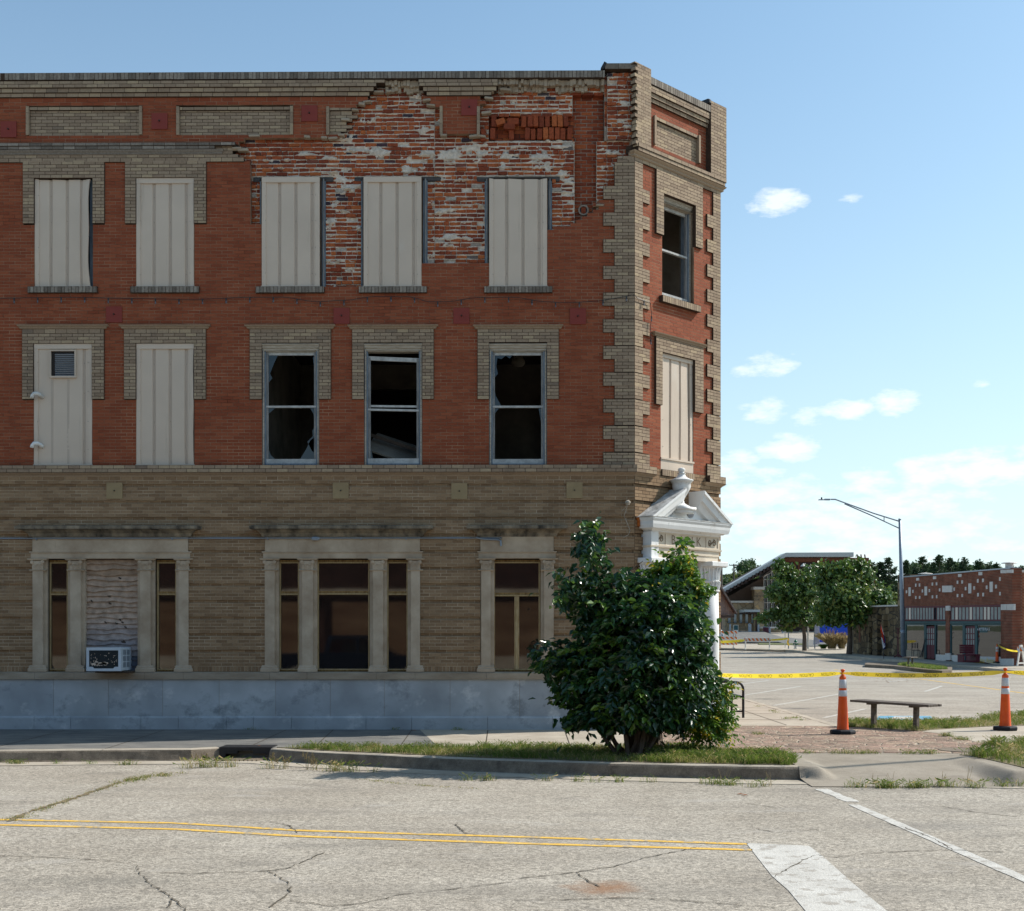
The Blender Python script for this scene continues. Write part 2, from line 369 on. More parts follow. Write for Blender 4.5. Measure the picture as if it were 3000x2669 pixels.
M['ochre'] = mat('ochre_trim', (.28, .18, .07), .7, .3, 9, bump=.2, col2=(.46, .36, .21), stretch=(5, 5, .6))
M['sashwhite'] = mat('worn_white_sash', (.30, .30, .29), .7, .2, 9, bump=.2, col2=(.52, .52, .50))
M['plate_r'] = mat('dark_red_iron_plate', (.20, .032, .022), .6, .06, 5, spec=.35, col2=(.225, .038, .026))
M['plate_t'] = mat('tan_iron_plate', (.26, .19, .10), .6, .1, 5, spec=.35, col2=(.32, .235, .125))
M['bolt'] = mat('dark_bolt', (.03, .025, .02), .6, 0)
M['conduit'] = mat('galvanised_conduit', (.24, .28, .33), .35, .1, 4, metal=.6, spec=.5)
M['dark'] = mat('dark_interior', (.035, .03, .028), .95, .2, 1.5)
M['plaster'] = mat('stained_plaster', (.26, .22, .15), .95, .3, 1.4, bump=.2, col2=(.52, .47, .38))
M['plasterdark'] = mat('dark_plaster', (.10, .09, .075), .95, .3, 1.4, col2=(.24, .21, .17))  # darker plaster tone for the rooms inside
M['black'] = mat('black_paint', (.02, .02, .022), .5, .1, 10, spec=.4)
M['roof'] = mat('tar_roof', (.05, .05, .05), .95)
M['log'] = ramp_mat('weathered_wavy_board', [(0, (.27, .165, .09)), (.4, (.42, .315, .24)), (.75, (.30, .26, .25)), (1, (.075, .09, .125))], nvar=.35, nscale=9, bump=.6, bscale=25)
M['knot'] = mat('wood_knot', (.06, .045, .035), .9, .2, 12)
M['acw'] = mat('pale_blue_white_plastic', (.50, .56, .62), .5, .06, 4, spec=.4)
M['acd'] = mat('dark_grille', (.025, .035, .042), .6, .1, 8)
M['flake'] = mat('flaked_paint_patch', (.58, .47, .38), .8, .15, 15)
def glass_mat(name, col=(.012, .013, .015), rough=.03, ior=1.75, alpha=.0):
    m = bpy.data.materials.new(name); m.use_nodes = True; nt = m.node_tree; b = nt.nodes['Principled BSDF']
    b.inputs['Base Color'].default_value = (*col, 1); b.inputs['Roughness'].default_value = rough; b.inputs['IOR'].default_value = ior; b.inputs['Specular IOR Level'].default_value = .5
    tc = nt.nodes.new('ShaderNodeTexCoord'); nz = nt.nodes.new('ShaderNodeTexNoise'); nz.inputs['Scale'].default_value = 1.1; nz.inputs['Detail'].default_value = 1
    nt.links.new(tc.outputs['Object'], nz.inputs['Vector']); bp = nt.nodes.new('ShaderNodeBump'); bp.inputs['Strength'].default_value = .012; bp.inputs['Distance'].default_value = .03
    nt.links.new(nz.outputs[0], bp.inputs['Height']); nt.links.new(bp.outputs[0], b.inputs['Normal'])
    return m
M['glass'] = glass_mat('dark_window_glass', col=(.005, .005, .006), ior=2.35)
M['shard'] = glass_mat('broken_glass', (.006, .02, .035), .04, 1.5)
M['glass2'] = glass_mat('storefront_glass', (.02, .022, .024), .02, 1.55)
# ================================================================ MAIN BUILDING
BLD = thing('brick_building', (AX, FY, 0), 'derelict three storey red and tan brick corner building, top floor face brick collapsed', 'building')
RH, BL = 9.72/PXM, 0.2
ZREF = Z(1363.5)
def rect(x0, x1, y0, y1, pl=FR, n=0, ref=None):
    a, zt = pl.uv(x0, y0, n); b, _ = pl.uv(x1, y0, n); _, zb = pl.uv(x0 if ref is None else ref, y1, n)
    if ref is not None: zt = pl.uv(ref, y0, n)[1]
    return (a, b, zb, zt)
def inpoly(x, y, P):
    c = False; j = len(P)-1
    for i in range(len(P)):
        if ((P[i][1] > y) != (P[j][1] > y)) and (x < (P[j][0]-P[i][0])*(y-P[i][1])/(P[j][1]-P[i][1])+P[i][0]): c = not c
        j = i
    return c
def edges(a, b, ref, pitch, tol):
    k0 = math.ceil((a-ref)/pitch-1e-6); out = [a]; x = ref+k0*pitch
    while x < b:
        if x-a > tol*pitch and b-x > tol*pitch: out.append(x)
        x += pitch
    out.append(b); return out
def fill(mb, pl, r, holes=(), m=0, mm=1, off=0., depth=.095, keep=None, L=BL, H=RH, zref=None, uref=0., joint=.0045, rec=.005, soldier=False, jit=0.0, rvar=.003, offf=None, rfn=None, stag=True):
    u0, u1, z0, z1 = r; zref = ZREF if zref is None else zref
    if soldier: rows = [z0, z1]; L = H
    else: rows = edges(z0, z1, zref, H, .4)
    for j in range(len(rows)-1):
        a, b = rows[j], rows[j+1]; zc = (a+b)/2
        iv = [(u0, u1)]
        for h in holes:
            if h[2] < zc < h[3]:
                nv = []
                for (p, q) in iv:
                    if h[1] <= p or h[0] >= q: nv.append((p, q)); continue
                    if h[0] > p+.012: nv.append((p, h[0]))
                    if h[1] < q-.012: nv.append((h[1], q))
                iv = nv
        rk = round((zc-zref)/H-.5) % 2 if stag else 0
        for (p, q) in iv:
            es = edges(p, q, uref+rk*L/2, L, .22)
            for i in range(len(es)-1):
                c, d = es[i], es[i+1]; uc = (c+d)/2
                if keep and not keep(uc, zc): continue
                o = off+(offf(uc, zc) if offf else 0)
                rr = rfn(uc, zc) if rfn else random.random()
                mb.pbox(pl, c+joint, d-joint, a+joint, b-joint, o-depth, o+random.uniform(-rvar, rvar), m, rr, jit)
                if mm is not None: mb.pbox(pl, c, d, a, b, o-depth+.001, o-rec, mm, rr)

# --- photo measurements (pixels) of the front
OP_TOP = [(101, 272, 522.5, 841), (399, 569, 522.5, 841), (767, 937, 521, 841), (1065, 1235, 520, 841), (1433, 1603, 522, 841)]
OP_TOPR = [(758, 951, 519, 843), (1056, 1251, 519, 843), (1420, 1617, 519, 843)]
OP_MID = [(99, 270, 1007.5, 1363.5), (399, 569, 1007.5, 1363.5), (768, 935, 1008, 1363.5), (1067, 1237, 1008, 1363.5), (1433, 1602, 1008, 1363.5)]
OPG = [[(139, 207), (248, 412), (454, 525)], [(812, 884), (923, 1090), (1127, 1202)], [(1439, 1589)]]
LX = -520   # the front runs on past the left edge of the photograph
def R_(a): return rect(*a)
hT = [R_(o) for o in OP_TOP]; hM = [R_(o) for o in OP_MID]
DMG = [(1129, 236), (1105, 258), (1095, 270), (1082, 281), (1063, 301), (1044, 313), (1046, 336), (1018, 346), (1016, 362), (1031, 375), (1015, 388), (998, 398), (982, 406),
       (870, 402), (729, 401), (712, 407), (694, 417), (690, 440), (697, 461), (718, 472), (734, 492), (734, 657), (800, 657), (800, 843), (1150, 843), (1150, 772), (1500, 772), (1500, 674),
       (1617, 672), (1640, 662), (1660, 657), (1685, 648), (1701, 637), (1718, 627), (1735, 617), (1747, 607), (1747, 587), (1768, 586), (1768, 547), (1800, 547), (1800, 496), (1816, 470), (1835, 458), (1843, 448), (1875, 448), (1875, 190), (1771, 190), (1771, 236),
       (1459, 236), (1452, 262), (1430, 282), (1416, 291), (1406, 313), (1404, 403), (1385, 403), (1385, 392), (1320, 392), (1297, 402), (1289, 402), (1289, 313), (1270, 312), (1262, 300), (1248, 290), (1240, 281), (1227, 262), (1227, 236)]
def px_of(u, z, pl=FR, n=0):
    x, y, z = pl.P(u, n, z); c, s = CY, SY
    xc = x*c+y*s; d = -x*s+y*c
    return CX+F*xc/d, HOR-F*(z-EYE)/d
def ok_front(u, z):
    p = px_of(u, z); return not inpoly(p[0]+random.uniform(-1, 1), p[1]+random.uniform(-1, 1), DMG)
xe = AX
quo = []
for k in range(11):
    y0 = 547+78*k; quo.append((1767, y0, y0+39))
def topfield(px0, px1): return [R_((x, px1, 0, 1)) for x in ()]
# tan areas on the upper floors
hoodsT = [(68, 307, 472, 656), (367, 605, 472, 656)]
hoodsM = [(66, 306, 965, 1170.5), (364, 604, 965, 1170.5), (732, 970, 965, 1170.5), (1032, 1271, 965, 1170.5), (1399, 1637, 965, 1170.5)]
panels = [(-221, 118, 313, 397), (77, 417, 313, 397), (517, 859, 313, 397), (956, 1297, 313, 397), (1397, 1740, 313, 397)]
panels[0] = (-364, -22, 313, 397)
w = MB()
ht = [rect(*h) for h in hoodsT]; hm = [rect(*h) for h in hoodsM]; pn = [rect(*p) for p in panels]
zc0, zc1 = Z(451), Z(418)
tanband = (FR.u(LX), xe, Z(472), Z(418))
qh = [(FR.u(1767), xe, Z(y1), Z(y0)) for (_, y0, y1) in quo]+[(FR.u(1800), xe, ZREF, Z(496))]
pil = (FR.u(1771), xe+.2, Z(448), Z(190))
red_r = (FR.u(LX), xe, ZREF, Z(281))
fill(w, FR, red_r, hT+hM+ht+hm+pn+[tanband, rect(734, 768, 480, 657)]+qh+[pil], 0, 2, 0., keep=ok_front)
fill(w, FR, tanband, [pil], 1, 3, .028, keep=ok_front)
for h in ht: fill(w, FR, h, hT, 1, 3, .028, keep=ok_front, uref=h[0])
for h in hm: fill(w, FR, h, hM, 1, 3, .028, uref=h[0])
for p in pn:
    fr = .055
    fill(w, FR, (p[0]+fr, p[1]-fr, p[2], p[3]-.06), (), 1, 3, -.035, depth=.05, keep=ok_front, uref=p[0]+fr)
    fill(w, FR, (p[0]+fr, p[1]-fr, p[3]-.06, p[3]), (), 1, 3, -.005, keep=ok_front, H=.06, zref=p[3])
    for a, b in ((p[0], p[0]+fr), (p[1]-fr, p[1]))[:1 if p is pn[-1] else 2]:
        zz = edges(p[2], p[3], p[2], .2, .3)
        for i in range(len(zz)-1): w.pbox(FR, a+.002, b-.002, zz[i]+.002, zz[i+1]-.002, -.09, .03, 1, random.random())
# quoins of the front
for (_, y0, y1) in quo: fill(w, FR, (FR.u(1767), xe+.0124, Z(y1), Z(y0)), (), 1, 3, .03, uref=xe, keep=ok_front)
fill(w, FR, (FR.u(1800), xe+.0124, ZREF, Z(448)), [(FR.u(1767), xe, Z(y1), Z(y0)) for (_, y0, y1) in quo], 1, 3, .03, uref=xe, keep=ok_front)
# lower storey
gh = []
SUR = [(98, 553), (778, 1231), (1408, 1622)]
for a, b in SUR: gh.append((FR.u(a), FR.u(b), Z(1970), Z(1575)))
z_bot = Z(1968); z_low = Z(1395)
HL = 9.74/PXM
grooves = [1415, 1464, 1513, 1562, 1611, 1660, 1708.5, 1757, 1805.5, 1854, 1902.5]
def low_off(u, z):
    y = HOR-(z-EYE)/FR.uv(1500, 1865)[1]*0 if False else 1866-(z-EYE)*F/FY
    for g in grooves:
        if g-1 < y < g+10: return -.038
    return 0
fill(w, FR, (FR.u(LX), xe+.0124, Z(1952), z_low), gh, 4, 5, .03, H=HL, zref=Z(1952), offf=low_off)
fill(w, FR, (FR.u(LX), xe+.0124, Z(1968), Z(1952)), gh, 4, 5, .03, H=.064, soldier=True, stag=False)
w.build('wall', [M['red'], M['tan'], M['mort_r'], M['mort_d'], M['tanlow'], M['mort_l']], BLD)

# --- corbels and copings
def band(mb, x0, x1, y0, y1, off, m=1, mm=3, zr=None, end=None, seed=0):
    fill(mb, FR, (FR.u(x0), FR.u(x1) if end is None else end, Z(y1), Z(y0)), (), m, mm, off, H=Z(y0)-Z(y1), zref=Z(y1), uref=seed, depth=.095+off)
c = MB()
for (y0, y1, off, segs) in ((237.5, 247, .09, [(LX, 1129), (1227, 1459)]), (247, 257, .09, [(LX, 1104), (1229, 1459)]), (257, 269.5, .06, [(LX, 1096), (1240, 1455)]), (269.5, 281, .035, [(LX, 1083), (1250, 1440)])):
    for s0, s1 in segs: c = MB(); band(c, s0, s1, y0, y1, off, 0, 1, seed=random.random()*.2); c.build('corbel_course', [M['tan'], M['mort_d']], BLD)
c = MB()
rr = (FR.u(LX), FR.u(1771), Z(235.5), Z(214.5))
fill(c, FR, rr, (), 0, 1, .105, H=.0667, soldier=True, depth=.34, jit=.003)
c.build('coping', [M['coping'], M['mort_d']], BLD)
c = MB()
band(c, LX, 692, 418.5, 427.5, .09, 0, 1); band(c, LX, 632, 427.5, 437, .075, 0, 1)
pr = [(Z(451.5), .03), (Z(449), .05), (Z(446), .045), (Z(442), .065), (Z(438), .075)]
c.mold(FR, FR.u(LX), FR.u(645), pr, m=0, r=.5)
c.build('cornice', [M['coping'], M['mort_d']], BLD)
c = MB()
pr = [(Z(1396), .03), (Z(1392), .04), (Z(1388), .075), (Z(1385.5), .09), (Z(1385), .10)]
mit = math.tan(R(22.5))
c.mold(FR, FR.u(LX), xe, pr, e1=mit, m=0, r=.4)
fill(c, FR, (FR.u(LX), xe+.05, Z(1385), Z(1363.5)), (), 0, 1, .115, depth=.2, H=(Z(1363.5)-Z(1385))/2, zref=Z(1385), rvar=.002)
c.build('belt_course', [M['tan'], M['mort_d']], BLD)

# --- hood mouldings, sills, anchor plates
for (x0, x1, y0, y1) in hoodsM:
    b = MB(); zb = FR.uv(x0, 965)[1]; zt = FR.uv(x0, 954)[1]
    b.mold(FR, FR.u(x0), FR.u(x1), [(zb, .03), (zb+.012, .045), (zb+.03, .05), (zb+.05, .075), (zt, .08)], m=0, r=.3)
    b.build('hood_moulding', M['tan'], BLD)
for (x0, x1) in ((84, 287), (384, 585), (751, 951), (1052, 1251), (1419, 1618)):
    b = MB(); fill(b, FR, rect(x0, x1, 841.5, 860), (), 0, 1, .06, H=.062, soldier=True, depth=.15, jit=.002)
    b.build('sill', [M['coping'], M['mort_d']], BLD)
def plate(x, y, m):
    b = MB(); u, z = FR.uv(x, y); s = .142
    b.pbox(FR, u-s, u+s, z-s, z+s, .0, .022 if m is M['plate_r'] else .045, 0, random.random())
    o = b.build('anchor_plate', m, BLD)
    q = MB(); q.tube([FR.P(u, .02, z), FR.P(u, .06, z)], .013, 6); q.build('bolt', M['bolt'], o)
for (x, y) in ((26, 380), (468, 356), (907, 333), (1375, 315.5), (335, 922), (1001, 926), (1352, 926), (1693, 927)): plate(x, y, M['plate_r'])
for (x, y) in ((337.5, 1438.5), (999, 1438), (1346, 1439.5), (1683, 1437)): plate(x, y, M['plate_t'])

# --- exposed common brick behind the fallen face brick
def vnoise(shape, cells, seed):
    rs = np.random.RandomState(seed); gy, gx = cells; g = rs.rand(gy+2, gx+2)
    y = np.linspace(0, gy, shape[0], endpoint=False); x = np.linspace(0, gx, shape[1], endpoint=False)
    yi = y.astype(int); xi = x.astype(int); fy = (y-yi)[:, None]; fx = (x-xi)[None, :]
    fy = fy*fy*(3-2*fy); fx = fx*fx*(3-2*fx)
    a = g[yi][:, xi]; b = g[yi][:, xi+1]; c_ = g[yi+1][:, xi]; d_ = g[yi+1][:, xi+1]
    return (a*(1-fx)+b*fx)*(1-fy)+(c_*(1-fx)+d_*fx)*fy
RN = -.115      # face of the old wall
def rough_zone(name, x0, x1, y0, y1, holes_px, base, amt, seed, Hc=.0745, patches=(), kp=None):
    u0, u1, z0, z1 = FR.u(x0), FR.u(x1), Z(y1), Z(y0)
    hs = [rect(*h) for h in holes_px]
    mb = MB(); rng = random.Random(seed)
    rows = edges(z0, z1, z1, Hc, .4); lay = []
    for j in range(len(rows)-1):
        a, b = rows[j], rows[j+1]; zc = (a+b)/2
        head = (j % 6 == 3); L = .1 if head else .2
        iv = [(u0, u1)]
        for h in hs:
            if h[2] < zc < h[3]:
                nv = []
                for (p, q) in iv:
                    if h[1] <= p or h[0] >= q: nv.append((p, q)); continue
                    if h[0] > p: nv.append((p, h[0]))
                    if h[1] < q: nv.append((h[1], q))
                iv = nv
        for (p, q) in iv:
            x = p+rng.uniform(-.15, 0)*L*1.0
            while x < q-.02:
                w_ = L*rng.uniform(.9, 1.04)
                if not head and rng.random() < .12: w_ = .1
                c0, c1 = max(x, p)+rng.uniform(.003, .009), min(x+w_, q)-rng.uniform(.003, .009)
                x += w_
                if c1-c0 < .03: continue
                if kp and not kp((c0+c1)/2, zc): continue
                pr_ = rng.random()
                o = base+rng.uniform(-.012, .012)+(.02 if pr_ > .94 else 0)-(.03 if pr_ < .03 else 0)
                jt = rng.uniform(.002, .007)
                mb.pbox(FR, c0, c1, a+rng.uniform(.005, .012), b-rng.uniform(.005, .012), o-.12, o, 0, rng.random(), jt)
    mb.build('exposed_brickwork', M['rough'], BLD)
    # lime mortar as a real relief: proud of the bricks in streaks and lumps
    st = .0125; nx = max(4, int((u1-u0)/st)); nz_ = max(4, int((z1-z0)/st))
    fb = vnoise((nz_+1, nx+1), (max(1, int((z1-z0)*9)), max(1, int((u1-u0)*4))), seed)*.5+vnoise((nz_+1, nx+1), (max(1, int((z1-z0)*22)), max(1, int((u1-u0)*11))), seed+1)*.3+vnoise((nz_+1, nx+1), (max(1, int((z1-z0)*42)), max(1, int((u1-u0)*32))), seed+2)*.2
    big = vnoise((nz_+1, nx+1), (max(1, int((z1-z0)*2.5)), max(1, int((u1-u0)*1.6))), seed+3)
    U = np.linspace(u0, u1, nx+1)[None, :].repeat(nz_+1, 0); ZZ = np.linspace(z0, z1, nz_+1)[:, None].repeat(nx+1, 1)
    ph = (z1-ZZ)/Hc; fr_ = np.abs(ph-np.round(ph))*Hc       # distance to the bed joint
    jt = np.clip(1-fr_/.024, 0, 1)
    h = -.02+jt*(.010+.036*(fb-.30)*2*amt)+(big-.5)*.016*amt
    mot = vnoise((nz_+1, nx+1), (max(1, int((z1-z0)*13.4)), max(1, int((u1-u0)*2.6))), seed+7)
    lump = fb*.62+mot*.38; th = .69-.02*amt
    h = np.maximum(h, np.where(lump > th, -.016+(lump-th)*.6, -.1))
    for (cx, cy, rx, ry, am) in patches:
        cu, cz = FR.uv(cx, cy); q = 1-((U-cu)/(rx/PXM*1.1))**2-((ZZ-cz)/(ry/PXM*1.1))**2+(fb-.5)*4.5-(jt < .2)*.35
        h = np.maximum(h, np.clip(q, 0, 1)**.5*am*.7+(fb-.5)*.035-.012*(q < .05)-.1*(q <= 0))
    h = base+h
    g = MB(); idx = np.arange((nz_+1)*(nx+1)).reshape(nz_+1, nx+1)
    g.v = [FR.P(float(a), float(b), float(c)) for a, b, c in zip(U.ravel(), h.ravel(), ZZ.ravel())]
    uc = (U[:-1, :-1]+st/2); zc = (ZZ[:-1, :-1]+st/2); ok = np.ones(uc.shape, bool)
    for q in hs: ok &= ~((uc > q[0]) & (uc < q[1]) & (zc > q[2]) & (zc < q[3]))
    if kp:
        for j in range(0, nz_):
            for i in range(0, nx):
                if ok[j, i] and not kp(uc[j, i], zc[j, i]): ok[j, i] = False
    jj, ii = np.nonzero(ok)
    A = idx[jj, ii]; B = idx[jj, ii+1]; C = idx[jj+1, ii+1]; D = idx[jj+1, ii]
    g.f = list(zip(A.tolist(), B.tolist(), C.tolist(), D.tolist())); g.m = [0]*len(g.f); g.r = [.5]*len(g.f)
    g.build('lime_mortar', M['lime'], BLD, smooth=True)
lints = [(738, 974, 514, 527), (1037, 1290, 513, 525), (1397, 1640, 513, 526)]
holes_r = OP_TOPR+lints
PATCH = [(1107, 438, 26, 14, .03), (1265, 447, 45, 11, .03), (1330, 440, 45, 14, .03), (1395, 425, 42, 10, .03), (1360, 405, 30, 6, .02), (1420, 445, 30, 9, .03), (1500, 450, 60, 10, .03), (1585, 448, 42, 10, .03), (1655, 444, 22, 12, .03),
 (1610, 425, 60, 5, .02), (1450, 427, 60, 6, .02), (1190, 488, 18, 12, .03), (1234, 485, 12, 10, .03), (1245, 462, 10, 6, .02), (1470, 480, 16, 14, .03), (1590, 484, 30, 17, .035), (1648, 500, 18, 12, .03), (1665, 520, 20, 10, .03), (1010, 518, 28, 12, .03), (1560, 470, 10, 6, .02),
 (915, 448, 26, 6, .03), (870, 445, 22, 6, .025), (960, 455, 20, 5, .02), (1240, 375, 20, 7, .02), (1030, 540, 30, 6, .02), (965, 640, 12, 8, .02), (1290, 690, 50, 7, .025), (1370, 695, 14, 6, .02), (1010, 790, 30, 8, .02), (970, 835, 20, 5, .025), (1290, 610, 40, 5, .02), (980, 590, 14, 9, .02)]
chase = [(1678, 1771, 268, 408), (1683, 1749, 408, 650)]
soldz = [(1432, 1679, 331, 404)]
rough_zone('a', 686, 1272, 237, 848, holes_r, RN, 1.0, 11, patches=PATCH)
rough_zone('b', 1272, 1771, 237, 780, holes_r+chase+soldz, RN, 1.25, 23, patches=PATCH)
rough_zone('c', 1749, 1860, 408, 600, [(1749, 1771, 200, 410)], RN, 1.5, 31, patches=[(1790, 480, 22, 14, .04), (1800, 437, 25, 8, .03), (1770, 545, 14, 7, .03), (1785, 520, 16, 8, .03)])
# corner pier, standing proud
rough_zone('d', 1779, 1856, 213, 408, [], -.02, 1.7, 41, patches=[(1810, 335, 18, 12, .03), (1805, 380, 30, 10, .03), (1840, 378, 14, 16, .03), (1820, 250, 26, 7, .02), (1828, 300, 20, 8, .02)])
q = MB()
for r_ in ((1771, 1779, 213, 408),): fill(q, FR, rect(*r_), (), 0, 1, -.06, L=.1, H=.0745, jit=.004, rvar=.008)
# recessed older wall in the chase, sooty regular brick
for r_ in chase:
    fill(q, FR, rect(*r_, ref=1500), (), 0, 1, -.23, H=.0665, zref=Z(500), jit=.004, rvar=.005, joint=.007, rec=.01, rfn=lambda u, z: random.random()*.72)
q.build('chase_brickwork', [M['rough'], M['chase_mort']], BLD)
# loose bricks standing on end
q = MB(); rg = random.Random(5)
u0, u1, z0, z1 = rect(*soldz[0], ref=1500)
fill(q, FR, (u0-.02, u1+.02, z0-.02, z1+.02), (), 0, 1, -.2, H=.0745, jit=.003, rfn=lambda u, z: random.random()*.9)
hh = (z1-z0)/2
for row in range(2):
    x = u0+(.02 if row == 0 else .04)
    while x < u1-.08:
        pxx = px_of(x, z0)[0]
        wd = rg.uniform(.088, .1); gap = rg.choice([.004, .006, .012, .03])
        skip = (row == 0 and (1452 < pxx < 1482 or 1500 < pxx < 1528)) or (row == 1 and 1445 < pxx < 1518)
        if not skip:
            t = rg.uniform(-.05, .05); zc = z0+hh*(row+.5)
            rot = Matrix.Rotation(t, 3, 'Y')
            q.bbox((x+wd/2, FY-RN-rg.uniform(-.02, .02)+.02, zc), (wd-.006, .11, hh-.012-rg.uniform(0, .02)), rot, 0, rg.choice([.2, .35, .5, .75, .3, .1]), bev=.006)
        x += wd+gap
for (px_, py_, w_, h_, t) in ((1466, 353, .16, .1, -.28), (1503, 352, .2, .11, .03), (1492, 367, .2, .1, .03), (1415, 392, .09, .2, 0)):
    a = FR.uv(px_, py_); q.bbox((a[0], FY-RN-.03, a[1]), (w_, .11, h_), Matrix.Rotation(t, 3, 'Y'), 0, rg.random()*.8, bev=.006)
q.build('loose_bricks', [M['rough'], M['dark']], BLD)
# mortar ledge left under the coping, capping slab of the pier
for a, b in ((1129, 1227), (1459, 1771)):
    q = MB()
    u0, u1 = FR.u(a), FR.u(b); n = int((u1-u0)/.05)
    for i in range(n):
        x0 = u0+(u1-u0)*i/n; x1 = u0+(u1-u0)*(i+1)/n
        q.pbox(FR, x0, x1, Z(250+rg.uniform(-3, 5)), Z(236), -.16, .02+rg.uniform(-.03, .03), 0, .5, .008)
        if rg.random() < .6: q.pbox(FR, x0, x1, Z(266+rg.uniform(-5, 5)), Z(250), -.2, -.05+rg.uniform(-.03, .02), 0, .5, .008)
    q.build('mortar_ledge', M['stonesill'], BLD)
q = MB()
fill(q, FR, (FR.u(1771), AX+.03, Z(210), Z(193)), (), 0, 1, .09, L=.62, H=1, zref=Z(193), depth=.6, uref=AX+.03)
q.bbox((FR.u(1768), FY+.15, Z(200)), (.05, .5, .13), Matrix.Rotation(.5, 3, 'Y'), 2)
q.build('pier_cap', [M['coping'], M['mort_d'], M['black']], BLD)
# small cast hole with a brick pushed in
q = MB(); u, z = FR.uv(1711, 604); ring = []
for k in range(20): ring.append((.085*math.cos(k*math.pi/10), .085*math.sin(k*math.pi/10)))
for k in range(20):
    a, b = ring[k], ring[(k+1) % 20]
    q.pprism(FR, [(u+a[0]*.8, z+a[1]*.8), (u+a[0]*1.12, z+a[1]*1.12), (u+b[0]*1.12, z+b[1]*1.12), (u+b[0]*.8, z+b[1]*.8)], -.24, -.2, 0)
q.pbox(FR, u-.07, u+.07, z-.07, z+.07, -.24, -.222, 1); q.pbox(FR, u-.04, u+.04, z-.06, z+.05, -.24, -.205, 2, .3)
q.build('flue_hole', [M['chase_mort'], M['black'], M['rough']], BLD)
# spalled stub bricks along the broken edge (beige undersides)
for (x, y) in ((712, 440), (1140, 268), (1108, 268), (1075, 298), (1060, 306), (1040, 322), (1012, 350), (1000, 396), (975, 404), (1300, 398), (1390, 398), (1408, 398), (1250, 295), (1262, 308), (1262, 262), (1432, 288), (1425, 330), (1437, 268), (1480, 262), (1757, 602), (1818, 462), (1812, 492), (695, 436), (746, 400), (900, 402), (950, 404)):
    u, z = FR.uv(x, y); q = MB(); q.bbox((u, FY-rg.uniform(-.05, .0), z), (rg.uniform(.1, .2), .11, rg.uniform(.03, .05)), Matrix.Rotation(rg.uniform(-.15, .15), 3, 'Y'), 0, rg.random(), bev=.008); q.build('brick_stub', M['stonesill'], BLD)
for l in lints:
    b = MB(); r_ = rect(*l); b.bbox(((r_[0]+r_[1])/2, FY+.18, (r_[2]+r_[3])/2), (r_[1]-r_[0], .16, r_[3]-r_[2]), None, 0, bev=.01); b.build('lintel', M['lintel'], BLD)

# --- windows of the upper floors
def frame_rect(mb, r, t, tt, tb, n0, n1, m=0, pl=FR):
    u0, u1, z0, z1 = r
    mb.pbox(pl, u0, u0+t, z0, z1, n0, n1, m); mb.pbox(pl, u1-t, u1, z0, z1, n0, n1, m)
    mb.pbox(pl, u0+t, u1-t, z1-tt, z1, n0, n1-.002, m); mb.pbox(pl, u0+t, u1-t, z0, z0+tb, n0, n1-.002, m)
def reveal(mb, r, n0, n1, m=0, t=.06, pl=FR):
    "masonry sides of an opening, from n1 (front) back to n0"
    u0, u1, z0, z1 = r
    mb.pbox(pl, u0-t, u0, z0, z1, n0, n1, m, back=True); mb.pbox(pl, u1, u1+t, z0, z1, n0, n1, m, back=True)
    mb.pbox(pl, u0-t, u1+t, z1, z1+t, n0, n1, m, back=True); mb.pbox(pl, u0-t, u1+t, z0-t, z0, n0, n1, m, back=True)
def metal_board(pl, r, ribs, warp=0, top_wavy=0, n=-.045, head=.09, rip=0, name='window_board'):
    b = MB(); u0, u1, z0, z1 = r; N = 26; wdt = u1-u0
    cols = [(0, .0), (.004, .03), (.075, .03), (.08, .012)]
    for rb in ribs:
        a = rb*wdt; cols += [(a-.034, .012), (a-.022, -.010), (a+.016, -.010), (a+.028, .012)]
    cols += [(wdt-.085, .012), (wdt-.08, .026), (wdt-.004, .026), (wdt, 0)]
    base = len(b.v)
    for j in range(N+1):
        t = j/N; z = z0+(z1-z0)*t
        for k, (x, h) in enumerate(cols):
            fx = x/wdt; dx = 0; dn = 0
            if warp: dx = -warp*max(0, fx-.8)/.2*(math.sin(t*2.6+.3)*.7+.3*math.sin(t*9))*(1 if t < .97 else .6); dn = warp*1.5*max(0, fx-.7)/.3*math.sin(t*3.1)
            zz = z
            if j == N and top_wavy: zz += -.018*abs(math.sin(fx*9))-.006
            dn += .004*math.sin(z*2.1+x*5+z0)
            b.v.append(pl.P(u0+x+dx, n+h+dn, zz))
    K = len(cols)
    for j in range(N):
        for k in range(K-1):
            rib = (k >= 4 and (k-4) % 4 in (0, 1, 2) and k < K-5)
            b.face([base+j*K+k, base+j*K+k+1, base+(j+1)*K+k+1, base+(j+1)*K+k], 1 if (rib and (k-4) % 4 == 1) else 0, .5)
    if head: b.pbox(pl, u0+.004, u1-.004, z1-head, z1+.004, n-.01, n+.036, 0)
    b.pbox(pl, u0-.01, u1+.01, z0-.012, z0+.014, n-.01, n+.045, 0)
    for rb in list(ribs)+[.07, .93]:
        for t in (.12, .36, .6, .84):
            a = pl.P(u0+rb*wdt-(0 if rb in (.07, .93) else .003), n+(.03 if rb in (.07, .93) else -.008), z0+(z1-z0)*t+random.uniform(-.02, .02)); q_ = Vector(a)+Vector((pl.N.x, pl.N.y, 0))*.008
            b.tube([a, q_], .006, 6, 2)
    return b.build(name, [M['panel'], M['panel_rib'], M['screw']], BLD)
for h in hT+hM: rv = MB(); reveal(rv, h, -.3, -.03, 0, .02); rv.build('opening_reveal', M['mort_d'], BLD)
for h in hT: pass
RB = [(.30, .58, .865)]
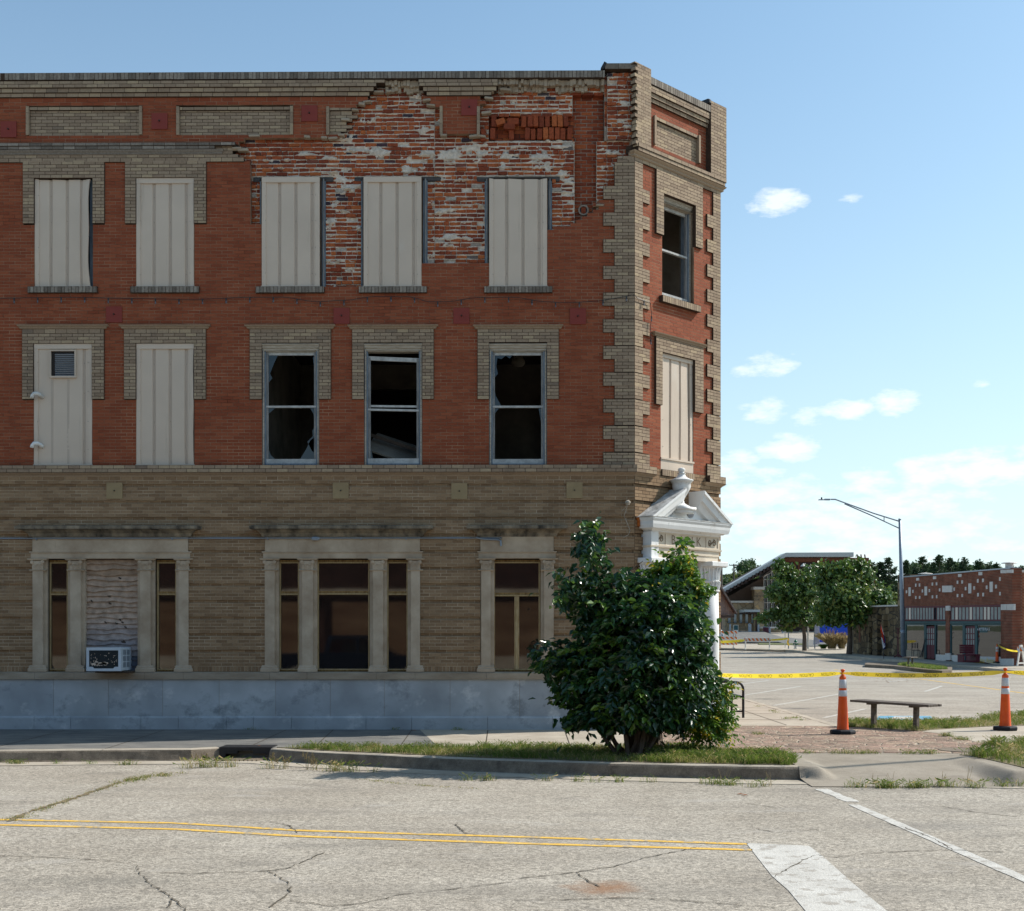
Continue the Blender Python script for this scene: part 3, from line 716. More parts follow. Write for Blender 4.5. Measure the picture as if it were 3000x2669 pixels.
for i, o in enumerate(OP_TOP):
    r_ = list(rect(*o)); 
    if i == 0: r_[1] = FR.u(266)
    if i == 3: pass
    metal_board(FR, r_, [(.285, .575, .835), (.305, .585, .865), (.31, .59, .87), (.30, .58, .865), (.305, .585, .865)][i], warp=(.05, .008, 0, 0, 0)[i], top_wavy=(1, 0, 0, 0, 1)[i], head=(.0, .09, .09, .09, .0)[i], n=(-.04, -.03, -.01, -.01, -.01)[i])
for o in OP_TOPR:
    r_ = rect(*o); b = MB()
    frame_rect(b, r_, .1, .05, .03, -.28, -.1); o_ = b.build('window_frame', M['woodblue'], BLD)
    b = MB(); b.pbox(FR, r_[0]+.02, r_[0]+.045, r_[2], r_[3], -.1, -.085); b.pbox(FR, r_[1]-.045, r_[1]-.02, r_[2], r_[3], -.1, -.085); b.build('frame_bead', M['woodgrey'], o_)
for o in OP_TOP[:2]:
    r_ = rect(*o); b = MB(); frame_rect(b, r_, .09, .08, .05, -.28, -.1); zc = (r_[2]+r_[3])/2
    b.pbox(FR, r_[0], r_[1], zc-.025, zc+.025, -.24, -.14); b.build('window_frame', M['woodblue'], BLD)
for i in (0, 1):
    r_ = list(rect(*OP_MID[i]))
    if i == 0:
        # panel with a louvre let into it and two white pipes
        metal_board(FR, r_, (.86,), n=-.03)
        o_ = MB(); u0, zt = FR.uv(147, 1026); u1, zb = FR.uv(223, 1107)
        for x in (.31, .585):
            a = r_[0]+(r_[1]-r_[0])*x
            o_.pbox(FR, a-.02, a+.02, r_[2]+.03, zb-.02, -.035, -.016, 2)
        frame_rect(o_, (u0, u1, zb, zt), .02, .02, .03, -.03, .03, 0)
        o_.pbox(FR, u0+.02, u1-.02, zb+.03, zt-.02, -.1, -.01, 1, back=True)
        for k in range(11):
            z = zb+.05+k*(zt-zb-.09)/11
            o_.bbox(((u0+u1)/2+.03, FY+.0, z), (u1-u0-.12, .03, .018), Matrix.Rotation(.6, 3, 'X'), 3)
        o_.build('vent_louvre', [M['panel'], M['dark'], M['panel_rib'], M['conduit']], BLD)
        for (x, y) in ((112, 1160), (112, 1305)):
            a = FR.uv(x, y); p = MB(); p.tube([(a[0]+.07, FY+.05, a[1]-.03), (a[0]+.06, FY-.05, a[1]+.0), (a[0]+.03, FY-.11, a[1]+.02), (a[0]-.03, FY-.12, a[1]+.02), (a[0]-.06, FY-.12, a[1]-.02), (a[0]-.07, FY-.12, a[1]-.06)], .033, 12); p.build('pipe_elbow', M['white'], BLD, smooth=True)
    else: metal_board(FR, r_, (.305, .585, .865), n=-.03, warp=.02)
    b = MB(); frame_rect(b, rect(*OP_MID[i]), .09, .08, .05, -.28, -.1); b.build('window_frame', M['woodblue'], BLD)
def sash_window(o, kind, pl=FR, r_=None, nn=0):
    r_ = r_ or rect(*o); u0, u1, z0, z1 = r_
    f = MB(); t = .06; n = nn
    f.pbox(pl, u0, u0+t, z0, z1-.1, n-.2, n-.03, 1); f.pbox(pl, u1-t, u1, z0, z1-.1, n-.2, n-.03, 1)
    f.pbox(pl, u0+.01, u0+.035, z0, z1-.1, n-.03, n-.012, 0); f.pbox(pl, u1-.035, u1-.01, z0, z1-.1, n-.03, n-.012, 0)
    f.pbox(pl, u0+t, u1-t, z0, z0+.035, n-.2, n-.02, 1)
    f.mold(pl, u0, u1, [(z1-.12, n-.03), (z1-.11, n-.02), (z1-.08, n-.018), (z1-.07, n+.0), (z1-.03, n+.012), (z1-.02, n+.03), (z1, n+.034)], e0='flat', e1='flat', m=0)
    f.pbox(pl, u0, u1, z1-.13, z1, n-.2, n-.031, 0)
    fo = f.build('window_frame', [M['woodpale'], M['woodblue']], BLD)
    a0, a1 = u0+t, u1-t; zm = z0+(z1-z0)*.487; zt = z1-.13
    s = MB()
    if kind == 'D':     # the upper sash has slipped and hangs askew
        pts = lambda zl, zr, th, nf, nb: [pl.P(a0, nf, zl-th), pl.P(a1, nf, zr-th), pl.P(a1, nb, zr-th), pl.P(a0, nb, zl-th), pl.P(a0, nf, zl), pl.P(a1, nf, zr), pl.P(a1, nb, zr), pl.P(a0, nb, zl)]
        s.hexa(pts(zt-.07, zt-.11, .07, n-.07, n-.11), 0); s.hexa(pts(zm+.035, zm+.025, .035, n-.07, n-.11), 0); s.hexa(pts(zm-.03, zm-.05, .035, n-.05, n-.09), 0)
        s.pbox(pl, a0, a0+.045, z0+.03, zt-.1, n-.11, n-.06, 1); s.pbox(pl, a1-.045, a1, z0+.03, zt-.12, n-.11, n-.06, 1)
        s.pbox(pl, a0, a1, z0+.03, z0+.13, n-.09, n-.05, 0)
    else:
        s.pbox(pl, a0, a1, zt-.055, zt, n-.11, n-.07, 0); s.pbox(pl, a0, a1, zm-.015, zm+.02, n-.11, n-.05, 0)
        s.pbox(pl, a0, a0+.04, z0+.035, zt, n-.1, n-.055, 1); s.pbox(pl, a1-.04, a1, z0+.035, zt, n-.1, n-.055, 1)
        s.pbox(pl, a0, a1, z0+.035, z0+.12, n-.09, n-.05, 0)
    s.build('sash', [M['sashwhite'], M['woodgrey']], fo)
    g0, g1, zb = a0+.035, a1-.035, z0+.12
    sh = {'C': [[(g0, zt-.05), (g0+.17, zt-.05), (g0+.1, zt-.2), (g0+.03, zt-.38), (g0+.07, zt-.46), (g0, zt-.55)], [(g1, zt-.05), (g1-.03, zt-.1), (g1-.01, zt-.25), (g1, zt-.4)],
                [(g1, zm-.02), (g1-.08, zm-.02), (g1-.02, zm-.12), (g1, zm-.3)], [(g1, zm-.36), (g1-.04, zm-.42), (g1-.03, zm-.52), (g1-.13, zm-.62), (g1-.05, zm-.78), (g1, zm-.82)], [(g1, zb), (g1-.26, zb), (g1-.15, zb+.18), (g1-.08, zb+.33), (g1, zb+.4)], [(g0, zb), (g0+.12, zb), (g0+.04, zb+.08), (g0, zb+.2)], [(g0, zm-.02), (g0+.12, zm-.02), (g0+.05, zm-.08), (g0, zm-.12)]],
          'E': [[(g0, zt-.05), (g0+.32, zt-.05), (g0+.27, zt-.11), (g0+.2, zt-.06), (g0+.12, zt-.12), (g0+.05, zt-.1), (g0+.03, zt-.25), (g0+.06, zt-.38), (g0, zt-.45)], [(g0, zm+.02), (g0+.12, zm+.02), (g0+.02, zm+.2), (g0, zm+.3)], [(g0, zm-.02), (g0+.08, zm-.02), (g0, zm-.12)], [(g1, zm-.02), (g1-.05, zm-.02), (g1, zm-.3)]],
          'D': [[(g0, zb), (g0+.05, zb), (g0, zb+.3)]], 'T': []}[kind]
    for q_ in sh:
        x = MB(); x.pprism(pl, q_, n-.084, n-.08, 0); x.build('glass_shard', M['shard'], fo)
    return r_
for o, k in zip(OP_MID[2:], 'CDE'): sash_window(o, k)

# --- ground-floor stone window surrounds
def capital(mb, pl, u, w_, z0, z1, n):
    h = z1-z0
    mb.mold(pl, u-w_/2, u+w_/2, [(z0, n), (z0+.02*1, n+.02), (z0+.03, n+.004)], m=0)
    mb.pbox(pl, u-w_/2-.004, u+w_/2+.004, z0+.03, z1-.07, -.02, n+.008, 0)
    for s_ in (-1, 1):
        cu = u+s_*(w_/2-.0); mb.tube([pl.P(cu, n-.03, z1-.065), pl.P(cu, n+.035, z1-.065)], .032, 10)
        mb.tube([pl.P(cu, n+.035, z1-.065), pl.P(cu, n+.043, z1-.065)], .014, 8)
        for k in range(4): mb.bbox(pl.P(u+s_*w_*.22, n+.012, z0+.06+k*.03), (.035, .02, .016), None, 0, bev=.004)
        mb.bbox(pl.P(u+s_*w_*.22, n+.012, z0+.11), (.075, .016, .012), None, 0, bev=.003)
    mb.pbox(pl, u-w_/2, u+w_/2, z1-.1, z1-.045, -.02, n+.02, 0)
    mb.mold(pl, u-w_/2, u+w_/2, [(z1-.035, n+.015), (z1-.02, n+.035), (z1, n+.04)], m=0)
def surround(cx, fx, pils, ops, joints):
    s0, s1 = FR.u(fx[0]), FR.u(fx[1]); z_s = Z(1968)
    b = MB(); zt, zb = Z(1543), Z(1573)
    c0, c1 = FR.u(fx[0]+2), FR.u(fx[1]-2)
    h = zt-zb
    b.mold(FR, c0, c1, [(zb, .05), (zb+.02, .07), (zb+h*.35, .085), (zb+h*.4, .10), (zb+h*.62, .15), (zb+h*.7, .19), (zt, .21)], m=0)
    b.mold(FR, c0, c1, [(zt-.055, .20), (zt-.05, .25), (zt, .255), (zt+.012, .2)], m=1)
    b.build('stone_cornice', [M['stonedark'], M['stonedark']], BLD)
    b = MB()
    js = [s0]+[FR.u(j) for j in joints]+[s1]
    for i in range(len(js)-1): b.pbox(FR, js[i]+(.002 if i else 0), js[i+1]-.002, Z(1615), zb+.004, -.06, .05, 0, random.random())
    b.pbox(FR, s0+.003, s1-.003, Z(1616), zb, -.06, .046, 0)
    b.mold(FR, s0, s1, [(Z(1635), .035), (Z(1620), .035), (Z(1619), .055), (Z(1616), .06), (Z(1615), .05)], m=0)
    b.pbox(FR, s0, s1, Z(1636), Z(1615), -.2, .03, 0)
    b.build('frieze', M['stone'], BLD)
    for (p0, p1) in pils:
        b = MB(); u0, u1 = FR.u(p0), FR.u(p1); uc = (u0+u1)/2; w_ = u1-u0
        b.pbox(FR, u0, u1, Z(1950), Z(1672), -.22, .045, 0)
        b.pbox(FR, u0-.0, u1+.0, Z(1970), Z(1950), -.22, .046, 0)
        b.mold(FR, u0, u1, [(z_s, .075), (Z(1959), .075), (Z(1957), .06), (Z(1953), .062), (Z(1951), .05), (Z(1949), .048)], m=0)
        po = b.build('pilaster', M['stone'], BLD)
        b = MB(); capital(b, FR, uc, w_, Z(1673), Z(1636), .045); b.build('capital', M['stone'], po)
        b = MB(); b.pbox(FR, u0-.06, u1+.06, Z(1969), Z(1637), -.22, -.02, 0); b.build('inner_jamb', M['stone'], po)
def gwin(x0, x1, y0=1639, y1=1969, cross=1737, mull=None, n=-.1):
    u0, u1 = FR.u(x0, n), FR.u(x1, n); z0, z1 = Z(y1), Z(y0); f = MB()
    frame_rect(f, (u0, u1, z0, z1), .055, .05, .045, n-.05, n, 0); frame_rect(f, (u0+.045, u1-.045, z0+.035, z1-.04), .022, .02, .02, n-.03, n+.012, 1)
    zc = Z(cross); f.pbox(FR, u0+.05, u1-.05, zc-.035, zc+.03, n-.05, n+.004, 0); f.pbox(FR, u0+.05, u1-.05, zc-.03, zc-.008, n-.05, n+.02, 1)
    if mull:
        a, c_ = FR.u(mull[0], n), FR.u(mull[1], n); f.pbox(FR, a, c_, z0+.04, zc-.035, n-.05, n+.012, 1); f.pbox(FR, a+.025, c_-.025, z0+.04, zc-.035, n-.05, n+.024, 1)
    fo = f.build('window_frame', [M['frame_y'], M['ochre']], BLD)
    for (a, c_) in ((z0+.04, zc-.03), (zc+.03, z1-.04)):
        g = MB(); g.pbox(FR, u0+.05, u1-.05, a, c_, n-.03, n-.022); g.build('pane', M['glass'], fo)
surround((70, 575), (98, 553), [(98, 128), (208, 239), (412, 443), (525, 554)], OPG[0], (165, 325, 483))
surround((753, 1251), (778, 1231), [(777, 806), (886, 918), (1093, 1123), (1204, 1231)], OPG[1], (847, 1005, 1110, 1163))
surround((1389, 1643), (1408, 1622), [(1410, 1438), (1594, 1622)], OPG[2], ())
gwin(*OPG[0][0]); gwin(*OPG[0][2]); gwin(*OPG[1][0]); gwin(*OPG[1][1], cross=1736); gwin(*OPG[1][2]); gwin(*OPG[2][0], cross=1741, mull=(1507, 1521))
# wavy board infill above the air conditioner
b = MB(); u0, u1 = FR.u(247, -.12), FR.u(413, -.12); zb, zt = Z(1968), Z(1636); n = 21; rg = random.Random(3)
ph = [[rg.uniform(0, 6.28) for _ in range(4)] for _ in range(n+1)]; xs = [u0+(u1-u0)*i/26 for i in range(27)]
def edge(j, x):
    z = zb+(zt-zb)*j/n; t = (x-u0)
    return z+(.013*math.sin(t*6+ph[j][0])+.008*math.sin(t*14+ph[j][1])+.004*math.sin(t*31+ph[j][2])) if 0 < j < n else z
for j in range(n):
    rr = 1-min(1, max(0, (j-1.5)/9))*.62 if j < 11 else .15+rg.random()*.3
    rr = min(1, max(0, rr+rg.uniform(-.06, .06)))
    for i in range(26):
        a, c_ = xs[i], xs[i+1]
        lo = (edge(j, a), edge(j, c_)); hi = (edge(j+1, a)+.02, edge(j+1, c_)+.02)
        P = lambda x, nn_, z: FR.P(x, nn_, z)
        b.hexa([P(a, -.068, lo[0]), P(c_, -.068, lo[1]), P(c_, -.13, lo[1]), P(a, -.13, lo[0]), P(a, -.112, hi[0]), P(c_, -.112, hi[1]), P(c_, -.14, hi[1]), P(a, -.14, hi[0])], 0, rr, (1, 3, 5))
for k in range(11):
    x = rg.uniform(u0+.1, u1-.1); z = rg.uniform(zb+.5, zt-.3); b.bbox((x, FY+.082, z), (.06, .03, .026), Matrix.Rotation(rg.uniform(.3, 1.2), 3, 'Y'), 1, .5, bev=.01)
b.build('wavy_board_infill', [M['log'], M['knot']], BLD)

# --- plinth and sill course
b = MB()
js = [LX, -160, 0+0, 160, 320, 479, 644, 809, 969, 1127, 1319, 1522, 1700, 1857]; js = [x for x in js if x != 0]
zl = [Z(1990), Z(2098.5)]
for i in range(len(js)-1): b.pbox(FR, FR.u(js[i])+.003, (FR.u(js[i+1]) if js[i+1] != 1857 else xe+.02)-.003, zl[1], zl[0], -.02, .05, 0, random.random())
b.pbox(FR, FR.u(LX), xe, zl[1]-.01, zl[0], -.02, .044, 1)
b.build('stone_base', [M['plinth'], M['stonesill']], BLD)
b = MB(); js = [LX, -100, 105, 212, 417, 526, 666, 745, 857, 1074, 1207, 1429, 1618, 1800, 1857]
for i in range(len(js)-1):
    u0, u1 = FR.u(js[i])+.003, (FR.u(js[i+1]) if js[i+1] != 1857 else xe+.03)-.003
    b.pbox(FR, u0, u1, -.25, zl[1]-.03, -.02, .085, 0); b.mold(FR, u0, u1, [(zl[1]-.03, .085), (zl[1]-.012, .075), (zl[1], .05)], e0='flat', e1='flat')
b.build('footing_course', M['plinth'], BLD)
b = MB(); js = [LX, -80, 107, 222, 427, 541, 792, 902, 1105, 1217, 1425, 1620, 1857]
for i in range(len(js)-1):
    u0, u1 = FR.u(js[i])+.002, (FR.u(js[i+1]) if js[i+1] != 1857 else xe+.04)-.002
    b.pbox(FR, u0, u1, Z(1990), Z(1972), -.12, .09, 0, random.random()); b.mold(FR, u0, u1, [(Z(1972), .09), (Z(1969), .06), (Z(1968), -.12)], e0='flat', e1='flat')
b.build('sill_course', M['stonesill'], BLD)
# conduit along the stone heads
b = MB(); zc = Z(1577)
for a, c_, n in ((LX, 92, .06), (92, 560, .075), (560, 775, .06), (775, 1235, .075), (1235, 1470, .06)):
    b.tube([FR.P(FR.u(a), n, zc), FR.P(FR.u(c_), n, zc)], .014, 8)
b.tube([FR.P(FR.u(1395), .075, zc+.005), FR.P(FR.u(1420), .08, zc-.02), FR.P(FR.u(1458), .08, zc-.03), FR.P(FR.u(1467), .08, zc-.05), FR.P(FR.u(1468), .08, zc-.14)], .018, 8)
for x in (110, 507, 785, 1058, 1190): b.pbox(FR, FR.u(x), FR.u(x+3), zc-.03, zc+.012, .04, .1, 0)
b.bbox(FR.P(FR.u(927), .1, zc-.01), (.15, .05, .06), None, 0, bev=.015)
b.build('conduit', M['conduit'], BLD, smooth=False)

# --- rest of the shell: inner walls, floors, ceilings, roof, back and side
TOPZ = Z(216)
s = MB()
Lx = FR.u(LX); back = FY+16
def slab(z0, z1, m=0, sh=.32): s.prism([(Lx, FY+sh), (AX-.1, FY+sh), (BX-sh, BY+.1), (BX-sh, back), (Lx, back)], z0, z1, m=m)
slab(TOPZ-.9, TOPZ-.7, 1); slab(Z(905), Z(885), 1); slab(Z(1395), Z(1370), 1); slab(-.1, .02, 0)
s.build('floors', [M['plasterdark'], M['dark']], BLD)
s = MB()
s.box(Lx, BX-.4, FY+5.6, FY+5.75, 0.02, Z(1400), 0); 
for z0, z1 in ((Z(1370), Z(905)), (Z(885), TOPZ-.9)):
    for a, c_, m_ in ((Lx, -3.6, 0), (-3.6, -2.2, 1), (-2.2, .55, 0), (1.7, BX-.4, 0)):
        if m_ == 0: s.box(a, c_, FY+4.6, FY+4.75, z0, z1, 0)
        else: s.box(a, c_, FY+4.6, FY+4.75, z0+2.3, z1, 0); s.box(a, c_, FY+6, FY+6.1, z0, z1, 1)
    s.box(.55, 1.7, FY+4.6, FY+4.75, z0+2.6, z1, 0); s.box(.0, 2.2, FY+7, FY+7.1, z0, z1, 1)
    s.box(.48, .58, FY+4.5, FY+4.8, z0, z0+2.65, 2); s.box(1.67, 1.77, FY+4.5, FY+4.8, z0, z0+2.65, 2); s.box(.48, 1.77, FY+4.5, FY+4.8, z0+2.1, z0+2.18, 2)
    s.box(-4.9, -4.8, FY+.3, FY+4.6, z0, z1, 0); s.box(-1.75, -1.65, FY+.3, FY+2.2, z0, z1, 0)
s.build('partition', [M['plasterdark'], M['dark'], M['woodgrey']], BLD)
# backing of the front: solid masonry between openings
s = MB()
def backing(x0, x1, z0, z1, holes, n0, n1):
    us = sorted(set([x0, x1]+[h[0] for h in holes]+[h[1] for h in holes])); us = [u for u in us if x0 <= u <= x1]
    for i in range(len(us)-1):
        a, c_ = us[i], us[i+1]; mid = (a+c_)/2
        hh = sorted([(h[2], h[3]) for h in holes if h[0] < mid < h[1]]); z = z0
        for (p, q_) in hh:
            if p > z: s.pbox(FR, a, c_, z, p, n0, n1, 0, back=True)
            z = q_
        if z1 > z: s.pbox(FR, a, c_, z, z1, n0, n1, 0, back=True)
hR = [rect(*o) for o in OP_TOPR]
backing(Lx, FR.u(660), Z(1364), Z(236), hT[:2]+hM, -.32, -.1)
backing(FR.u(660), AX-.13, Z(1364), Z(860), hM, -.32, -.1)
backing(FR.u(660), AX-.13, Z(860), Z(236), hR, -.34, -.26)
backing(Lx, AX-.13, Z(1990), Z(1364), [(FR.u(a), FR.u(b_), Z(1969), Z(1638)) for g_ in OPG for a, b_ in g_], -.32, -.07)
s.box(Lx, AX-.1, FY+.1, FY+.3, -.1, Z(1985), 0)
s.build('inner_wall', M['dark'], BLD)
s = MB()
s.box(Lx, AX-.0, FY+.36, FY+.5, TOPZ-.8, Z(217), 0)
s.build('parapet_back', M['roof'], BLD)
s = MB(); ya = BY+.05
for yb_ in (BY+1.2, BY+3.4, BY+5.8, BY+8.2):     # side wall with its window openings
    s.box(BX-.3, BX-.02, ya, yb_, 0, TOPZ-.1, 0); ya = yb_+1.05
    for z0, z1 in ((0, Z(1350)), (Z(1010), Z(850)), (Z(525), TOPZ-.1)): s.box(BX-.3, BX-.02, yb_, yb_+1.05, z0, z1, 0)
s.box(BX-.3, BX-.02, ya, back, 0, TOPZ-.1, 0); s.box(Lx, BX-.3, back-.2, back, 0, TOPZ-.1, 0); s.box(Lx, Lx+.2, FY+.3, back-.2, 0, TOPZ-.1, 0)
M['side'] = brick_tex('side_brick', (.25, .07, .035), (.20, .05, .028), (.2, .15, .11), axes='yz')
s.build('side_wall', M['side'], BLD)
# lamp hanging in the room, and boards fallen against the glass
s = MB(); a = AT(1518, 1066, FY+2.6); s.lathe((a.x, a.y, a.z), [(.02, .25), (.05, .2), (.13, .06), (.14, .02), (.1, -.04), (.02, -.06)], 16); s.tube([(a.x, a.y, a.z+.2), (a.x, a.y, Z(905))], .06, 8)
s.build('ceiling_lamp', M['plaster'], BLD, smooth=True)
s = MB(); a = AT(1090, 1290, FY+.7); c_ = AT(1235, 1345, FY+.6)
s.bbox((a+c_)/2, ((c_-a).length, .9, .03), Matrix.Rotation(.32, 3, 'Y') @ Matrix.Rotation(.5, 3, 'X'), 0); s.bbox((a+c_)/2+Vector((0, -.1, .1)), ((c_-a).length, .05, .06), Matrix.Rotation(.32, 3, 'Y'), 1)
s.build('fallen_ceiling_board', [M['plasterdark'], M['knot']], BLD)
# wires by the corner
s = MB(); a = FR.uv(1838, 1475); s.lathe(FR.P(a[0], .1, a[1]), [(.01, .05), (.045, .03), (.05, 0), (.03, -.04)], 10)
s.tube([FR.P(FR.u(1838), .1, Z(1480)), FR.P(FR.u(1828), .05, Z(1512)), FR.P(FR.u(1835), .06, Z(1530)), FR.P(FR.u(1845), .06, Z(1555)), FR.P(FR.u(1840), .06, Z(1568)), FR.P(FR.u(1825), .06, Z(1576))], .006, 5)
s.tube([FR.P(FR.u(1838), .1, Z(1480)), FR.P(FR.u(1820), .05, Z(1500)), FR.P(FR.u(1836), .05, Z(1502))], .005, 5)
s.build('dangling_wire', M['woodpale'], BLD)
# ================================================================ lettering helper
_tc = {}
def text_geo(s, spacing=1.0, res=2):
    k = (s, spacing, res)
    if k in _tc: return _tc[k]
    cu = bpy.data.curves.new('t', 'FONT'); cu.body = s; cu.size = 1; cu.space_character = spacing; cu.align_x = 'CENTER'; cu.resolution_u = res
    cu.extrude = 0; ob = bpy.data.objects.new('t', cu); COL.objects.link(ob)
    dg = bpy.context.evaluated_depsgraph_get(); me = bpy.data.meshes.new_from_object(ob.evaluated_get(dg))
    V = [(v.co.x, v.co.y) for v in me.vertices]; Fc = [tuple(p.vertices) for p in me.polygons]
    bpy.data.objects.remove(ob); bpy.data.curves.remove(cu); bpy.data.meshes.remove(me)
    _tc[k] = (V, Fc); return _tc[k]
def add_text(mb, s, fn, size, m=0, spacing=1.0, sx=1.0, bold=0, r=.5):
    V, Fc = text_geo(s, spacing)
    for ox in ((0,) if not bold else (-bold, bold)):
        b = len(mb.v); mb.v.extend(tuple(fn(x*size*sx+ox, y*size)) for x, y in V)
        for f in Fc: mb.face([b+i for i in f], m, r)

# ================================================================ corner face (45 degrees)
_fill0 = fill
def fill(mb, pl, *a, **k):
    if pl is CH: k['rvar'] = .0004; k['rec'] = .0022; k['jit'] = 0; k['joint'] = .0042
    return _fill0(mb, pl, *a, **k)
w = MB()
def RC(*a, **k): return rect(*a, pl=CH, **k)
opT = RC(1940, 2033, 570, 868); opM = RC(1936, 2031, 1030, 1352)
hdT = RC(1918, 2054, 505, 683); hdM = RC(1917, 2056, 985, 1184)
hdT = (hdT[0], hdT[1], hdT[2], Z(472)); opM = (opM[0], opM[1], ZREF-.0, opM[3])
uw, un = CH.u(1900), CH.u(1880); vw, vn = CH.u(2068.5), CH.u(2086)
ql = [(0, uw, Z(y1), Z(y0)) for _, y0, y1 in quo]; qr = [(vw, CHW, Z(y1), Z(y0)) for _, y0, y1 in quo]
nl = (0, un, ZREF, Z(472)); nr = (vn, CHW, ZREF, Z(472))
fill(w, CH, (0, CHW, ZREF, Z(472)), [opT, opM, hdT, hdM, nl, nr]+ql+qr, 0, 2, 0, uref=.02)
fill(w, CH, (-.0124, CHW, Z(472), Z(425)), (), 1, 3, .03, uref=0)
for q_ in (nl, nr): fill(w, CH, (q_[0]-(.0124 if q_[0] == 0 else 0), *q_[1:]), [(a[0]-.02, *a[1:]) for a in ql+qr], 1, 3, .03, uref=q_[0])
for q_ in ql+qr: fill(w, CH, (q_[0]-(.0124 if q_[0] == 0 else 0), *q_[1:]), (), 1, 3, .03, uref=q_[0])
fill(w, CH, hdT, [opT], 1, 3, .045, uref=hdT[0]); fill(w, CH, hdM, [opM], 1, 3, .045, uref=hdM[0])
# parapet stage
pnl = RC(1914, 2049, 338, 422)
fill(w, CH, (0, CHW, Z(425), Z(281)), [pnl], 0, 2, 0)
fill(w, CH, (pnl[0]+.055, pnl[1]-.055, pnl[2], pnl[3]-.06), (), 1, 3, -.035, depth=.05)
fill(w, CH, (pnl[0]+.055, pnl[1]-.055, pnl[3]-.06, pnl[3]), (), 1, 3, .01, H=.06, zref=pnl[3])
for a, c_ in ((pnl[0], pnl[0]+.055), (pnl[1]-.055, pnl[1])): w.pbox(CH, a, c_, pnl[2], pnl[3], -.09, .035, 1, .4)
# lower stage; the portal stands in front of it
door = (.62, CHW-.62, 0, Z(1655))
fill(w, CH, (-.012, CHW, z_low, ZREF), (), 4, 3, .012, uref=0)
fill(w, CH, (-.012, CHW, 0.0, z_low), [door], 4, 3, .03, H=HL, zref=Z(1952), offf=low_off, uref=0)
w.build('corner_wall', [M['red'], M['tan'], M['mort_r'], M['mort_d'], M['tanlow'], M['mort_l']], BLD)
for (y0, y1, off) in ((237.5, 247, .10), (247, 257, .10), (257, 269.5, .07), (269.5, 281, .04)):
    w = MB(); fill(w, CH, (.25, CHW-.2, Z(y1), Z(y0)), (), 0, 1, off, H=Z(y0)-Z(y1), zref=Z(y1), uref=random.random()*.2, depth=.15); w.build('corbel_course', [M['tan'], M['mort_d']], BLD)
w = MB(); fill(w, CH, (.25, CHW-.2, Z(235.5), Z(214.5)), (), 0, 1, .115, H=.0667, soldier=True, depth=.34, jit=.003)
w.build('coping', [M['coping'], M['mort_d']], BLD)
# piers at both ends of the parapet, toothed where the face brick has come away
w = MB(); a0, a1 = CH.u(1869, .12), CH.u(1908, .12)
rows = edges(Z(436), Z(193), ZREF, RH, .4)
for j in range(len(rows)-1):
    st = a0-(.05 if j % 2 else 0)-(random.uniform(0, .04)); sh = (j % 2)*.1
    xs_ = [st]+[x for x in (a0+.1+sh*.5, a0+.2+sh) if st+.05 < x < a1-.03]+[a1]
    for i in range(len(xs_)-1):
        w.pbox(CH, xs_[i]+.003, xs_[i+1]-.003, rows[j]+.003, rows[j+1]-.003, -.0 if i else .02, .12, 0, random.random(), .0)
        w.pbox(CH, xs_[i]+(.006 if i == 0 else 0), xs_[i+1], rows[j], rows[j+1], .0, .114, 1)
w.build('corner_pier', [M['tan'], M['mort_d']], BLD)
w = MB(); b0, b1 = CH.u(2083, .12), CHW+.06
fill(w, CH, (b0, b1, Z(436), Z(199)), (), 0, 1, .12, depth=.36, uref=b0)
w.build('corner_pier', [M['tan'], M['mort_d']], BLD)
w = MB(); w.bbox(CH.P(b0-.03, -.02, Z(203)), (.09, .3, .09), Matrix.Rotation(R(45), 3, 'Z'), 0, bev=.02); w.build('pier_flashing', M['black'], BLD)
w = MB()
fill(w, CH, (-.02, CHW+.05, Z(436), Z(425)), (), 0, 1, .13, H=Z(425)-Z(436), zref=Z(436), depth=.3)
fill(w, CH, (-.01, CHW+.03, Z(447), Z(436)), (), 0, 1, .115, H=Z(436)-Z(447), zref=Z(447), depth=.3, uref=.1)
w.mold(CH, 0, CHW, [(Z(462), .04), (Z(459), .06), (Z(455), .055), (Z(451), .085), (Z(447), .10)], m=0, r=.7)
w.build('cornice', [M['tan'], M['mort_d']], BLD)
for a, c_, e0, e1 in ((0, CH.u(1905), -mit, 'ret'), (CH.u(2066), CHW, 'ret', 'ret')):
    w = MB(); w.mold(CH, a, c_, [(Z(1396), .02), (Z(1392), .04), (Z(1388), .075), (Z(1385.5), .09), (Z(1385), .10)], e0=e0 if e0 != -mit else mit, e1=e1, m=0, r=.6)
    fill(w, CH, (a-(.05 if e0 == -mit else 0), c_+.05, Z(1385), Z(1363.5)), (), 0, 1, .115, depth=.12, H=(Z(1363.5)-Z(1385))/2, zref=Z(1385), uref=a); w.build('belt_course', [M['tan'], M['mort_d']], BLD)
# middle hood moulding, sills
w = MB(); w.mold(CH, hdM[0], hdM[1], [(hdM[3], .04), (hdM[3]+.012, .055), (hdM[3]+.03, .06), (hdM[3]+.05, .085), (hdM[3]+.066, .09)], m=0, r=.3); w.build('hood_moulding', M['tan'], BLD)
w = MB(); fill(w, CH, (CH.u(1931), CH.u(2043), CH.uv(1931, 885)[1], CH.uv(1931, 866)[1]), (), 0, 1, .09, H=.062, soldier=True, depth=.2, jit=.002); w.build('sill', [M['tan'], M['mort_d']], BLD)
w = MB(); fill(w, CH, (CH.u(1936), CH.u(2031), ZREF-.115, ZREF), (), 0, 1, .035, H=.062, soldier=True, depth=.05, jit=.002); w.build('sill', [M['tan'], M['mort_d']], BLD)
